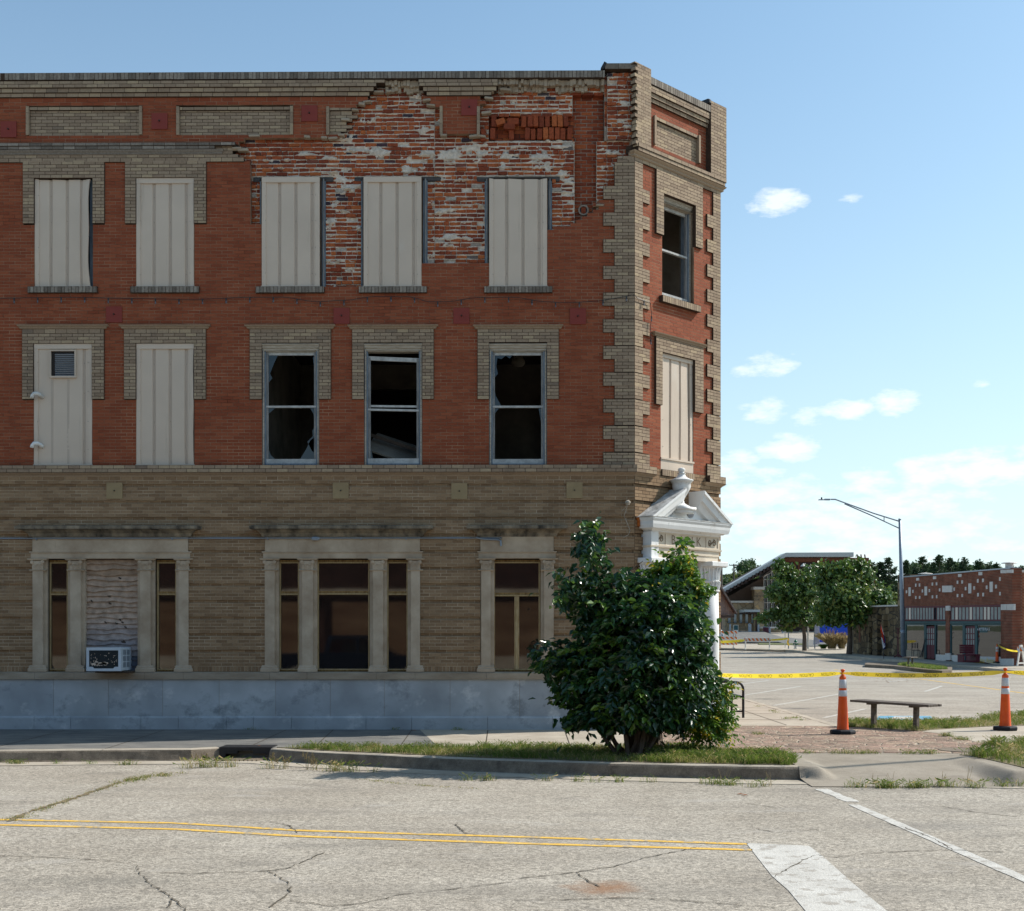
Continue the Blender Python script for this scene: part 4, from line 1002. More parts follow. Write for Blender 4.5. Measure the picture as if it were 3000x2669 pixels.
# corner windows
for o in (opT, opM): w = MB(); reveal(w, o, -.32, -.03, 0, .03, pl=CH); w.build('opening_reveal', M['tan'], BLD)
sash_window(None, 'T', pl=CH, r_=opT, nn=-.06)
ob = (opM[0], opM[1], CH.uv(1936, 1341)[1], opM[3])
metal_board(CH, ob, (.32, .62, .9), n=-.04)
w = MB(); w.pbox(CH, opM[0], opM[1], ZREF, ob[2], -.1, .0, 0); w.pbox(CH, opM[0]-.01, opM[1]+.01, ob[2]-.02, ob[2]+.012, -.05, .02, 0); w.build('window_flashing', M['panel'], BLD)
# walls behind the corner face
w = MB()
def backing2(u0, u1, z0, z1, holes):
    us = sorted(set([u0, u1]+[h[0] for h in holes]+[h[1] for h in holes]))
    for i in range(len(us)-1):
        a, c_ = us[i], us[i+1]; mid = (a+c_)/2; z = z0
        for (p, q_) in sorted([(h[2], h[3]) for h in holes if h[0] < mid < h[1]]):
            if p > z: w.pbox(CH, a, c_, z, p, -.34, -.09, 0, back=True)
            z = q_
        if z1 > z: w.pbox(CH, a, c_, z, z1, -.34, -.09, 0, back=True)
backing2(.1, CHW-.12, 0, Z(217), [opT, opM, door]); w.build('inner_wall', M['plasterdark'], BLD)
# lit plaster seen through the top corner window
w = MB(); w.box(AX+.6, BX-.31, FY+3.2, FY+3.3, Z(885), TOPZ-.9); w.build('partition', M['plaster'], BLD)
# doorway
w = MB(); w.pbox(CH, door[0], door[1], 0, door[3], -.3, -.25, 1, back=True)
frame_rect(w, (door[0], door[1], .02, door[3]), .1, .12, .05, -.25, -.1, 0, pl=CH); w.pbox(CH, door[0]+.1, door[1]-.1, 2.2, 2.32, -.25, -.12, 0)
w.pbox(CH, (door[0]+door[1])/2-.06, (door[0]+door[1])/2+.06, .05, 2.2, -.25, -.14, 0)
w.build('doorway', [M['white'], M['glass']], BLD)

# ================================================================ BANK portal
P0 = CH.u(1913, .38); P1 = CH.u(2150, .38); PF0 = CH.u(1909, .22); PF1 = CH.u(2109, .22)
zc_t = CH.uv(1913, 1512, .38)[1]; zc_b = CH.uv(1913, 1544, .38)[1]
zf_t = CH.uv(1909, 1556, .22)[1]; zf_b = CH.uv(1909, 1595, .22)[1]; za_b = CH.uv(1909, 1634, .22)[1]
b = MB()
b.mold(CH, PF0, PF1, [(zf_t, .22), (zf_t+.03, .235), (zc_b-.02, .27), (zc_b, .29), (zc_b+.002, .34), (zc_b+.07, .36), (zc_b+.12, .365), (zc_t-.03, .385), (zc_t, .39)], e0='ret', e1='ret', m=0, nb=.39-(PF0-P0))
# shift: returns grow from the frieze line
b.build('portal_cornice', M['white'], BLD)
b = MB()
b.pbox(CH, PF0, PF1, zf_b, zf_t, -.02, .20, 0)
for a, c_ in ((PF0, PF0+.04), (CH.u(1951, .22), CH.u(1954, .22)), (CH.u(2070, .22), CH.u(2072, .22)), (PF1-.05, PF1)): b.pbox(CH, a, c_, zf_b, zf_t, .19, .215, 0)
b.pbox(CH, PF0+.04, PF1-.05, zf_t-.025, zf_t, .19, .213, 0); b.pbox(CH, PF0+.04, PF1-.05, zf_b, zf_b+.02, .19, .213, 0)
b.mold(CH, PF0, PF1, [(zf_b-.05, .2), (zf_b-.035, .235), (zf_b-.01, .24), (zf_b, .2)], m=0, nb=.2)
b.pbox(CH, PF0+.005, PF1-.01, za_b+.10, zf_b-.05, -.02, .205, 0); b.pbox(CH, PF0+.01, PF1-.02, za_b, za_b+.10, -.02, .19, 0)
b.pbox(CH, PF0-.01, PF0+.19, za_b, zf_t, -.02, .225, 1)
fz = b.build('portal_frieze', [M['cream'], M['white']], BLD)
b = MB(); uc = (CH.u(1954, .22)+CH.u(2070, .22))/2
def chp(n): return lambda x, y: CH.P(uc+x, n, zf_b+.04+y)
add_text(b, 'BANK', chp(.204), .235, 0, 1.75); add_text(b, 'BANK', lambda x, y: CH.P(uc+x-.008, .2035, zf_b+.048+y), .235, 1, 1.75)
for (pc, mir) in ((1933, 1), (2088, 1)):
    cu = CH.u(pc, .22); czz = (zf_b+zf_t)/2
    for sx in (-1, 1):
        pts = []
        for k in range(26):
            t = k/25*2.6*math.pi; rr = .012+.042*t/(2.6*math.pi)
            pts.append(CH.P(cu+sx*.062+sx*rr*math.cos(t)*1, .206, czz+rr*math.sin(t)*1.2*sx))
        b.tube(pts, .007, 5, 0)
    b.tube([CH.P(cu-.08, .206, czz-.06), CH.P(cu, .208, czz), CH.P(cu+.08, .206, czz+.06)], .009, 5, 0)
b.build('lettering', [M['letter'], M['cream']], fz)
# raking cornices of the broken pediment
def rake(ua, za, ub, zb_, name):
    b = MB(); s_ = 1 if ub > ua else -1
    th = .10; L = math.hypot(ub-ua, zb_-za); dx, dz = (ub-ua)/L, (zb_-za)/L
    def ring(off, n): return None
    prof = [(0, .40), (.035, .40), (.045, .37), (.12, .35), (.13, .29), (.16, .27), (.2, .24), (.21, .17), (.25, .15), (.26, .1)]
    prev = None
    vs = []
    for (d, n) in prof:
        # points along the slope at depth d below the top surface, clipped on the level cornice
        z_a = za-d*1.6; ua_ = ua
        if z_a < zc_t: k = (zc_t-z_a)/dz; ua_ = ua+dx*k; z_a = zc_t
        z_b2 = zb_-d*1.6
        vs.append((CH.P(ua_, n, z_a), CH.P(ub, n, z_b2), CH.P(ua_, -.02, z_a), CH.P(ub, -.02, z_b2)))
    base = len(b.v)
    for q_ in vs: b.v.extend(q_)
    for i in range(len(vs)-1):
        a = base+i*4; c_ = a+4
        b.face([a, a+1, c_+1, c_]); b.face([a+1, a+3, c_+3, c_+1]); b.face([a, c_, c_+2, a+2])
    b.face([base, base+2, base+3, base+1], 1)
    t = base+(len(vs)-1)*4; b.face([t, t+1, t+3, t+2])
    return b.build(name, [M['white'], M['whitedirty']], BLD)
ul = CH.u(1913, .40); zl0 = CH.uv(1913, 1511, .40)[1]; ur = CH.u(2012, .40); zr0 = CH.uv(2012, 1430, .40)[1]
rake(ul, zl0, ur, zr0, 'raking_cornice')
ul2 = CH.u(2150, .40); zl2 = CH.uv(2150, 1536, .40)[1]; ur2 = CH.u(2065, .40); zr2 = CH.uv(2065, 1437, .40)[1]
rake(ul2, zl2, ur2, zr2, 'raking_cornice')
b = MB(); b.pbox(CH, ul-.0, ul2+.0, zc_t, zc_t+.012, -.02, .395, 0); b.build('cornice_cap', M['whitedirty'], BLD)
um = (ul+ul2)/2; uC = CH.u(1999, .22)
hm_ = zr0-zc_t
pts = [(ul+.15, zc_t), (ul2-.15, zc_t), (ur2+.02, zc_t+hm_*.5)]
for k in range(9): t = math.pi*k/8; pts.append((uC+.30+.13*math.cos(t), zc_t+.20-.14*math.sin(t)))
pts += [(uC+.17, zc_t+.19), (uC-.17, zc_t+.19)]
for k in range(9): t = math.pi*k/8; pts.append((uC-.30+.13*math.cos(t), zc_t+.20-.14*math.sin(t)))
pts.append((ur-.06, zc_t+hm_*.5))
b = MB(); b.pprism(CH, pts, .0, .17, 0); b.build('tympanum', M['white'], BLD)
b = MB(); px0, py0 = CH.P(uC, .2, 0)[:2]; zu = zc_t+.17
k_ = (CH.uv(1999, 1370, .2)[1]-zu)/1.0
b.bbox((px0, py0, zu+.045), (.42, .36, .05), Matrix.Rotation(R(45), 3, 'Z'), 0); b.bbox((px0, py0, zu), (.34, .3, .09), Matrix.Rotation(R(45), 3, 'Z'), 0)
pf = [(.16, .08), (.15, .11), (.09, .15), (.05, .19), (.055, .215), (.04, .23), (.06, .3), (.11, .4), (.155, .5), (.17, .56), (.17, .64), (.185, .65), (.19, .67), (.215, .69), (.215, .71), (.17, .725), (.10, .77), (.07, .82), (.065, .85), (.085, .86), (.05, .88), (.045, .895), (.065, .92), (.07, .95), (.05, .985), (.01, 1.0)]
b.lathe((px0, py0, zu), [(r_, z*k_) for r_, z in pf], 24)
b.build('urn', M['white'], BLD, smooth=True)
# columns
def column(pc, nm):
    cu = CH.u(pc, .10); cx, cy = CH.P(cu, .10, 0)[:2]; zt = za_b
    b = MB(); rr = .175
    b.lathe((cx, cy, 0), [(rr*1.0, .42), (rr*1.02, 1.0), (rr, 1.6), (rr*.93, zt-.55)], 28)
    c_ = b.build('column', M['white'], BLD, smooth=True)
    b = MB(); b.bbox((cx, cy, .17), (.56, .56, .34), Matrix.Rotation(R(45), 3, 'Z'), 1, bev=.01); b.lathe((cx, cy, 0), [(.24, .34), (.25, .37), (.24, .4), (.2, .41), (.195, .43), (.21, .45), (.19, .47)], 24, 0)
    b.build('column_base', [M['white'], M['cream']], c_)
    b = MB(); b.bbox((cx, cy, zt-.045), (.50, .50, .09), Matrix.Rotation(R(45), 3, 'Z'), 0, bev=.01)
    b.lathe((cx, cy, 0), [(.17, zt-.56), (.19, zt-.55), (.19, zt-.53), (.165, zt-.52), (.168, zt-.42), (.2, zt-.36), (.175, zt-.35), (.17, zt-.3), (.185, zt-.14), (.225, zt-.09)], 24, 0)
    for ring, z0_, h_, r0, lean in ((16, zt-.52, .15, .168, .035), (16, zt-.34, .24, .172, .05)):
        for k in range(ring):
            t = 2*math.pi*(k+.5)/ring; d = Vector((math.cos(t), math.sin(t), 0)); o_ = Vector((cx, cy, z0_))+d*r0
            b.tube([o_, o_+d*.008+Vector((0, 0, h_*.6)), o_+d*lean+Vector((0, 0, h_))], [.02, .024, .012], 6, 0)
    b.build('capital', M['white'], c_)
column(2079, 'r'); column(1903, 'l')
b = MB(); b.pbox(CH, PF0+.36, PF0+.44, 0, za_b, -.02, .10, 0); b.pbox(CH, PF1-.44, PF1-.34, 0, za_b, -.02, .10, 0); b.build('portal_jamb', M['white'], BLD)
# rust runs on the portal's near corner
b = MB()
for (pa, pb, n_) in ((1515, 1543, .375),): 
    z1_, z0_ = CH.uv(1866, pa, 0.0)[1], CH.uv(1866, pb, 0.0)[1]
    b.pbox(CH, P0-.012, P0+.02, z0_, z1_, .0, .07, 0)
b.pbox(CH, PF0-.06, PF0-.05, za_b-.1, za_b-.01, -.0, .05, 0)
b.build('rust_run', M['rust'], BLD)
# porch roof of old shingles further along the side wall
PR = thing('shingle_porch', (BX, 33, 0), 'sagging wood shingle porch roof projecting beyond the white bank column', 'porch roof')
tip = AT(2156, 1798, 33.5); top = AT(2104, 1712, 33.5)
b = MB(); x0 = BX-.3; zt_ = top.z+(x0-top.x)*(tip.z-top.z)/(tip.x-top.x)
rgp = random.Random(8); n = 13
for i in range(n):
    f0, f1 = i/n, (i+1)/n
    z1_ = tip.z+(top.z+.5-tip.z)*f1; z0_ = tip.z+(top.z+.5-tip.z)*f0-.03
    def xr(z): return tip.x+(z-tip.z)*(top.x-tip.x)/(top.z-tip.z)-.05
    if xr(z0_) > x0: b.hexa([(x0, 33.52+rgp.uniform(0, .03), z0_), (xr(z0_), 33.52, z0_), (xr(z0_), 33.6, z0_), (x0, 33.6, z0_), (x0, 33.54, z1_), (max(x0, xr(z1_)), 33.54, z1_), (max(x0, xr(z1_)), 33.6, z1_), (x0, 33.6, z1_)], 0, rgp.random())
b.build('gable_boards', M['woodgrey'], PR)
b = MB()
for j in range(36):
    f0, f1 = j/36, (j+1)/36
    y = 33.4
    za_, zb2 = tip.z+(top.z+.5-tip.z)*f0, tip.z+(top.z+.5-tip.z)*f1
    xa, xb = tip.x+(za_-tip.z)*(top.x-tip.x)/(top.z-tip.z), tip.x+(zb2-tip.z)*(top.x-tip.x)/(top.z-tip.z)
    if xb < x0: break
    while y < 43:
        wv = rgp.uniform(.1, .2); b.hexa([(xa, y, za_), (xa, y+wv-.01, za_), (xb, y+wv-.01, zb2+.02), (xb, y, zb2+.02), (xa+.03, y, za_+.03), (xa+.03, y+wv-.01, za_+.03), (xb+.02, y+wv-.01, zb2+.03), (xb+.02, y, zb2+.03)], 0, rgp.random()); y += wv
b.build('shingles', M['log'], PR)
b = MB(); b.tube([(tip.x, 33.42, tip.z), (top.x-.2, 33.42, top.z+.32)], .04, 6); b.box(x0, tip.x-.05, 33.45, 43, tip.z-.1, tip.z-.04); b.build('rafter', M['lintel'], PR)
b = MB(); b.box(BX-.3, BX+.02, 30, 45, 0, 4.0); b.build('porch_wall', M['side'], PR)
# string of bulbs along the front
SL = thing('string_lights', (0, FY, Z(870)), 'black wire of small festoon bulbs strung below the top floor sills', 'string lights')
M['bulbglass'] = mat('dull_bulb_glass', (.10, .10, .12), .15, .1, 5, spec=.5)
b = MB(); pts = []
ctrl = [(LX, 872), (0, 874), (205, 871), (350, 874), (560, 877), (760, 871), (830, 871), (930, 884), (1010, 880), (1100, 869), (1200, 870), (1260, 884), (1310, 884), (1400, 872), (1500, 871), (1600, 884), (1660, 887), (1720, 884), (1858, 868)]
for i in range(len(ctrl)-1):
    for k in range(4):
        t = k/4; x = ctrl[i][0]+(ctrl[i+1][0]-ctrl[i][0])*t; y = ctrl[i][1]+(ctrl[i+1][1]-ctrl[i][1])*(t*t*(3-2*t)); pts.append(FR.P(FR.u(x), .06, FR.uv(x, y, .06)[1]))
pts.append(FR.P(AX+.01, .08, Z(868)))
cpt = [(1867, 873), (1885, 880), (1905, 886), (1909, 920), (1906, 960), (1907, 1000)]
pts += [CH.P(*(lambda q_: (q_[0], .06, q_[1]))(CH.uv(x, y, .06))) for x, y in cpt]
b.tube(pts, .006, 5); b.build('wire', M['black'], SL)
xb = -10.4
i = 0
P_ = [Vector(p) for p in pts]; acc_ = 0; nxt = .1
for a, c_ in zip(P_[:-1], P_[1:]):
    L = (c_-a).length
    while nxt < acc_+L:
        p = a.lerp(c_, (nxt-acc_)/L); nxt += .42
        if p.x < FR.u(-60): continue
        b = MB(); b.tube([p, p+Vector((0, 0, -.045))], .014, 6, 0); b.lathe((p.x, p.y, p.z-.095), [(.003, 0), (.012, .01), (.014, .026), (.009, .05)], 8, 1); b.build('bulb', [M['black'], M['bulbglass']], SL)
    acc_ += L
# ================================================================ GROUND
def tri_poly_area(P): return sum(P[i][0]*P[(i+1) % len(P)][1]-P[(i+1) % len(P)][0]*P[i][1] for i in range(len(P)))/2
def ccw(P): return P if tri_poly_area(P) > 0 else P[::-1]
def gm(*pts, z=0.0): return [tuple(G(x, y, z)[:2]) for x, y in pts]
def ground_mat(name, c1, c2, sp=160, spv=.25, bump=.5, stains=(), big=1.2, rough=.92, speck=None, spots=()):
    m = bpy.data.materials.new(name); m.use_nodes = True; nt = m.node_tree; b = nt.nodes['Principled BSDF']; L = nt.links
    b.inputs['Roughness'].default_value = rough; b.inputs['Specular IOR Level'].default_value = .15
    def N(t, **k):
        n = nt.nodes.new(t)
        for a, c in k.items(): setattr(n, a, c)
        return n
    tc = N('ShaderNodeTexCoord')
    n1 = N('ShaderNodeTexNoise'); n1.inputs['Scale'].default_value = big; n1.inputs['Detail'].default_value = 9; n1.inputs['Roughness'].default_value = .7; L.new(tc.outputs['Object'], n1.inputs['Vector'])
    rp = N('ShaderNodeValToRGB'); e = rp.color_ramp.elements; e[0].position = .35; e[0].color = (*c1, 1); e[1].position = .65; e[1].color = (*c2, 1); L.new(n1.outputs[0], rp.inputs[0])
    n2 = N('ShaderNodeTexNoise'); n2.inputs['Scale'].default_value = sp; n2.inputs['Detail'].default_value = 3; L.new(tc.outputs['Object'], n2.inputs['Vector'])
    mr = N('ShaderNodeMapRange'); mr.inputs[1].default_value = .3; mr.inputs[2].default_value = .7; mr.inputs[3].default_value = 1-spv; mr.inputs[4].default_value = 1+spv; L.new(n2.outputs[0], mr.inputs[0])
    hs = N('ShaderNodeHueSaturation'); L.new(mr.outputs[0], hs.inputs['Value']); L.new(rp.outputs[0], hs.inputs['Color']); out = hs.outputs[0]
    if speck:
        vo = N('ShaderNodeTexVoronoi'); vo.inputs['Scale'].default_value = speck[0]; L.new(tc.outputs['Object'], vo.inputs['Vector'])
        m4 = N('ShaderNodeMapRange'); m4.inputs[1].default_value = 0; m4.inputs[2].default_value = 1; m4.inputs[3].default_value = 1-speck[1]; m4.inputs[4].default_value = 1+speck[1]
        s3 = N('ShaderNodeSeparateColor'); L.new(vo.outputs['Color'], s3.inputs[0]); L.new(s3.outputs[0], m4.inputs[0]); h2 = N('ShaderNodeHueSaturation'); L.new(m4.outputs[0], h2.inputs['Value']); L.new(out, h2.inputs['Color']); out = h2.outputs[0]
    for (sc_, scale, th, wd, st, amt) in stains:
        mp = N('ShaderNodeMapping'); mp.inputs['Scale'].default_value = st; L.new(tc.outputs['Object'], mp.inputs[0])
        n3 = N('ShaderNodeTexNoise'); n3.inputs['Scale'].default_value = scale; n3.inputs['Detail'].default_value = 8; n3.inputs['Roughness'].default_value = .68; L.new(mp.outputs[0], n3.inputs['Vector'])
        m3 = N('ShaderNodeMapRange'); m3.inputs[1].default_value = th; m3.inputs[2].default_value = th+wd; m3.inputs[3].default_value = 0; m3.inputs[4].default_value = amt; L.new(n3.outputs[0], m3.inputs[0])
        mx = N('ShaderNodeMixRGB'); mx.inputs[2].default_value = (*sc_, 1); L.new(m3.outputs[0], mx.inputs[0]); L.new(out, mx.inputs[1]); out = mx.outputs[0]
    for (x, y, sx, sy, sc_, amt) in spots:
        mp = N('ShaderNodeMapping'); mp.inputs['Location'].default_value = (-x/sx, -y/sy, 0); mp.inputs['Scale'].default_value = (1/sx, 1/sy, 0); L.new(tc.outputs['Object'], mp.inputs[0])
        ln = N('ShaderNodeVectorMath', operation='LENGTH'); L.new(mp.outputs[0], ln.inputs[0])
        n5 = N('ShaderNodeTexNoise'); n5.inputs['Scale'].default_value = 5; n5.inputs['Detail'].default_value = 9; n5.inputs['Roughness'].default_value = .75; L.new(tc.outputs['Object'], n5.inputs['Vector'])
        a5 = N('ShaderNodeMath', operation='MULTIPLY_ADD'); a5.inputs[1].default_value = 2.2; L.new(n5.outputs[0], a5.inputs[0]); L.new(ln.outputs['Value'], a5.inputs[2])
        m5 = N('ShaderNodeMapRange'); m5.inputs[1].default_value = 2.1; m5.inputs[2].default_value = 1.25; m5.inputs[3].default_value = 0; m5.inputs[4].default_value = amt; L.new(a5.outputs[0], m5.inputs[0])
        mx = N('ShaderNodeMixRGB'); mx.inputs[2].default_value = (*sc_, 1); L.new(m5.outputs[0], mx.inputs[0]); L.new(out, mx.inputs[1]); out = mx.outputs[0]
    L.new(out, b.inputs['Base Color'])
    bp = N('ShaderNodeBump'); bp.inputs['Strength'].default_value = bump; bp.inputs['Distance'].default_value = .012; L.new(n2.outputs[0], bp.inputs['Height']); L.new(bp.outputs[0], b.inputs['Normal'])
    return m
SPOTS = []
for (px_, py_, sx_, sy_, c_, a_) in ((1770, 2602, .34, .34, (.25, .125, .06), .75), (2240, 2048, .45, .5, (.08, .075, .07), .7), (2340, 2076, .6, .5, (.08, .075, .07), .7), (850, 2380, 1.4, .35, (.2, .18, .155), .4), (300, 2580, .9, .3, (.15, .14, .12), .4), (2700, 2420, .9, .4, (.19, .175, .155), .4)):
    s_ = G(px_, py_, -.17); SPOTS.append((s_.x, s_.y, sx_, sy_, c_, a_))
M['asph'] = ground_mat('old_asphalt', (.29, .255, .208), (.372, .335, .28), sp=80, spv=.36, bump=.5, big=.5, speck=(40, .32),
    stains=[((.14, .13, .115), .55, .56, .14, (1, 2.2, 1), .45), ((.40, .37, .33), .8, .57, .12, (1, 2.5, 1), .45), ((.19, .17, .145), .8, .52, .14, (.12, 1.3, 1), .45), ((.27, .17, .10), .33, .68, .06, (1, 1, 1), .5)], spots=SPOTS)
M['conc'] = ground_mat('old_concrete', (.33, .285, .225), (.45, .40, .325), sp=90, spv=.13, bump=.25, big=1.5, stains=[((.16, .135, .11), 1.3, .56, .15, (1, 2, 1), .5)])
M['walk'] = ground_mat('shade_toned_walk', (.13, .13, .125), (.215, .205, .185), sp=60, spv=.12, bump=.25, big=1.2, stains=[((.06, .062, .065), 1.6, .50, .12, (.7, 3.2, 1), .6), ((.30, .28, .25), 5, .60, .05, (.6, 3, 1), .5)])  # shade before the front is put into the base colour, under real stains
M['kerb'] = ground_mat('kerb_concrete', (.13, .105, .08), (.25, .205, .155), sp=70, spv=.2, bump=.4, big=4, stains=[((.075, .062, .05), 5, .55, .12, (1, 1, .7), .6)])
M['soil'] = ground_mat('dry_soil', (.16, .12, .07), (.26, .21, .13), sp=60, spv=.3, bump=.6, big=4, stains=[((.07, .09, .03), 3, .45, .2, (1, 1, 1), .6)])
M['yellow'] = ground_mat('worn_yellow_paint', (.60, .36, .07), (.72, .46, .11), sp=75, spv=.16, bump=.5, big=6, stains=[((.32, .285, .23), 9, .53, .08, (1, 1, 1), .9)])
M['wpaint'] = ground_mat('worn_white_paint', (.44, .42, .38), (.56, .54, .495), sp=75, spv=.14, bump=.5, big=4, stains=[((.32, .29, .25), 7, .54, .06, (1, 1, 1), .8)])
M['bpaint'] = ground_mat('blue_marking', (.10, .28, .42), (.16, .38, .52), sp=75, spv=.2, big=4, stains=[((.3, .3, .3), 8, .55, .08, (1, 1, 1), .6)])
def flag_mat():
    m = bpy.data.materials.new('crazy_paving'); m.use_nodes = True; nt = m.node_tree; b = nt.nodes['Principled BSDF']; L = nt.links
    b.inputs['Roughness'].default_value = .9; b.inputs['Specular IOR Level'].default_value = .2
    N = nt.nodes.new
    tc = N('ShaderNodeTexCoord'); nz = N('ShaderNodeTexNoise'); nz.inputs['Scale'].default_value = 2.5; L.new(tc.outputs['Object'], nz.inputs['Vector'])
    mx = N('ShaderNodeMixRGB'); mx.blend_type = 'ADD'; mx.inputs[0].default_value = .22; L.new(tc.outputs['Object'], mx.inputs[1]); L.new(nz.outputs['Color'], mx.inputs[2])
    v1 = N('ShaderNodeTexVoronoi'); v1.feature = 'DISTANCE_TO_EDGE'; v1.inputs['Scale'].default_value = 3.6; L.new(mx.outputs[0], v1.inputs['Vector'])
    v2 = N('ShaderNodeTexVoronoi'); v2.inputs['Scale'].default_value = 3.6; L.new(mx.outputs[0], v2.inputs['Vector'])
    sp = N('ShaderNodeSeparateColor'); L.new(v2.outputs['Color'], sp.inputs[0])
    rp = N('ShaderNodeValToRGB'); cr = rp.color_ramp; cr.elements[0].color = (.17, .12, .09, 1); cr.elements[1].color = (.40, .30, .21, 1)
    for p, c in ((.3, (.33, .22, .165)), (.6, (.24, .18, .13)), (.8, (.36, .235, .18))):
        e = cr.elements.new(p); e.color = (*c, 1)
    L.new(sp.outputs[0], rp.inputs[0])
    n2 = N('ShaderNodeTexNoise'); n2.inputs['Scale'].default_value = 14; n2.inputs['Detail'].default_value = 8; n2.inputs['Roughness'].default_value = .7; L.new(tc.outputs['Object'], n2.inputs['Vector'])
    mr = N('ShaderNodeMapRange'); mr.inputs[1].default_value = .3; mr.inputs[2].default_value = .7; mr.inputs[3].default_value = .45; mr.inputs[4].default_value = 1.6; L.new(n2.outputs[0], mr.inputs[0])
    hs = N('ShaderNodeHueSaturation'); L.new(mr.outputs[0], hs.inputs['Value']); L.new(rp.outputs[0], hs.inputs['Color'])
    ed = N('ShaderNodeMapRange'); ed.inputs[1].default_value = .01; ed.inputs[2].default_value = .06; L.new(v1.outputs['Distance'], ed.inputs[0])
    m2 = N('ShaderNodeMixRGB'); m2.inputs[1].default_value = (.44, .37, .28, 1); L.new(ed.outputs[0], m2.inputs[0]); L.new(hs.outputs[0], m2.inputs[2]); L.new(m2.outputs[0], b.inputs['Base Color'])
    ad = N('ShaderNodeMath'); ad.operation = 'ADD'; L.new(ed.outputs[0], ad.inputs[0])
    ml = N('ShaderNodeMath'); ml.operation = 'MULTIPLY'; ml.inputs[1].default_value = 1.6; L.new(n2.outputs[0], ml.inputs[0]); L.new(ml.outputs[0], ad.inputs[1])
    bp = N('ShaderNodeBump'); bp.inputs['Strength'].default_value = 1; bp.inputs['Distance'].default_value = .03; L.new(ad.outputs[0], bp.inputs['Height']); L.new(bp.outputs[0], b.inputs['Normal'])
    return m
M['flag'] = flag_mat()
RZ = -.17
b = MB(); ys = [-80, -20, 5, 10, 15, 20, 30, 50, 70, 78, 86, 95, 107, 120, 140, 160, 175, 200, 300, 500, 1500]
xs = [-900, -100, -30, -12, 0, 12, 30, 60, 100, 900]
for y in ys:
    for x in xs: b.v.append((x, y, HT(y)+RZ))
for j in range(len(ys)-1):
    for i in range(len(xs)-1):
        k = j*len(xs)+i; b.face([k, k+1, k+len(xs)+1, k+len(xs)], 1 if ys[j] >= 175 or abs(xs[i]) >= 60 else 0)
M['land'] = ground_mat('far_grass', (.07, .09, .03), (.14, .14, .06), sp=3, spv=.3, bump=.1, big=.2)
tag(b.build('road', [M['asph'], M['land']]), kind='structure')

def slab_(name, poly, zt, m, z0=-.24, kind='structure'):
    b = MB(); b.prism(ccw(poly), z0, zt); return tag(b.build(name, m), kind=kind)
FK = [(-420, 2208), (0, 2200), (300, 2197), (560, 2195), (644, 2191), (791, 2194), (922, 2203), (1100, 2211), (1300, 2221), (1500, 2228), (1786, 2236), (2000, 2241), (2200, 2245), (2290, 2246)]
fk = [G(x, y, 0) for x, y in FK]
XL = 3.70; YK = fk[-1].y-.0; XR = 5.99; YR = 15.6
def inward(P, d):
    out = []
    for i, p in enumerate(P):
        a = P[max(i-1, 0)]; c = P[min(i+1, len(P)-1)]; t = Vector((c.x-a.x, c.y-a.y)).normalized(); out.append(Vector((p.x-t.y*d, p.y+t.x*d, p.z)))
    return out
ik = inward(fk, .17)
def kerb(P, name='kerb', zt=0.004, zb=RZ-.05, hgt=None, w=.17):
    "kerb swept along P (road on the right-hand side of the direction of travel)"
    b = MB(); Q = []; acc_ = 0
    for a, c in zip(P[:-1], P[1:]):
        L = (c-a).length; n = max(1, int(L/.35))
        for k in range(n): Q.append(a.lerp(c, k/n))
    Q.append(P[-1])
    n = len(Q)
    for i, p in enumerate(Q):
        a = Q[max(i-1, 0)]; c = Q[min(i+1, n-1)]; t = Vector((c.x-a.x, c.y-a.y)).normalized(); nx, ny = t.y, -t.x
        hz = p.z
        for (o, z) in ((-w, hz+zb), (-w, hz+zt), (-.035, hz+zt), (-.01, hz+zt-.012), (.004, hz+zt-.035), (.035, hz+RZ+.03), (.05, hz+RZ+.01), (.05, hz+zb)):
            j = random.uniform(-.004, .004); b.v.append((p.x+nx*(o+j), p.y+ny*(o+j), z+(random.uniform(-.003, .003) if z == hz+zt else 0)))
    K = 8
    for i in range(n-1):
        for k in range(K-1): b.face([i*K+k, (i+1)*K+k, (i+1)*K+k+1, i*K+k+1], 1 if k in (1, 2) else 0)  # face darker than the top: shade put into the colour, along with stains
    b.face(range(K)); b.face([(n-1)*K+k for k in range(K-1, -1, -1)])
    return tag(b.build(name, [M['kerb'], M['conc']]), kind='structure')
kerb(fk[:5]); kerb([fk[5]]+fk[6:]+[Vector((XL-.22, YK, 0))])
# concrete strip along the kerb foot
gut = [Vector((p.x, p.y, 0)) for p in fk]; outp = inward(fk, -.50)
poly = [(p.x, p.y) for p in outp]+[(XL+.3, outp[-1].y-.02), (XR+2.5, outp[-1].y-.95), (XR+6, outp[-1].y-1.4), (XR+6, outp[-1].y-.4), (XR+2.5, 15.2), (XR, 15.7), (XL, 16.3)]+[(p.x, p.y) for p in gut[::-1]]
slab_('gutter', poly, RZ+.008, M['conc'])
# walk along the front
bk = [(FR.u(LX), FY+.1), (2.0, FY+.1), (2.0, 18.0)]
iks = [(p.x, p.y) for p in ik]
slab_('sidewalk', [(p[0], p[1]) for p in iks[:9]]+[(-1.9, FY+.1), (-13.5, FY+.1)], 0.0, M['walk'])  # shaded stretch in the shade-darkened colour; the sunlit stretch gets paler concrete
slab_('sidewalk', [(iks[8][0]+.001, iks[8][1]), iks[9], iks[10], (2.0, 17.3), (2.0, FY+.1), (-1.899, FY+.1)], 0.001, M['conc'])
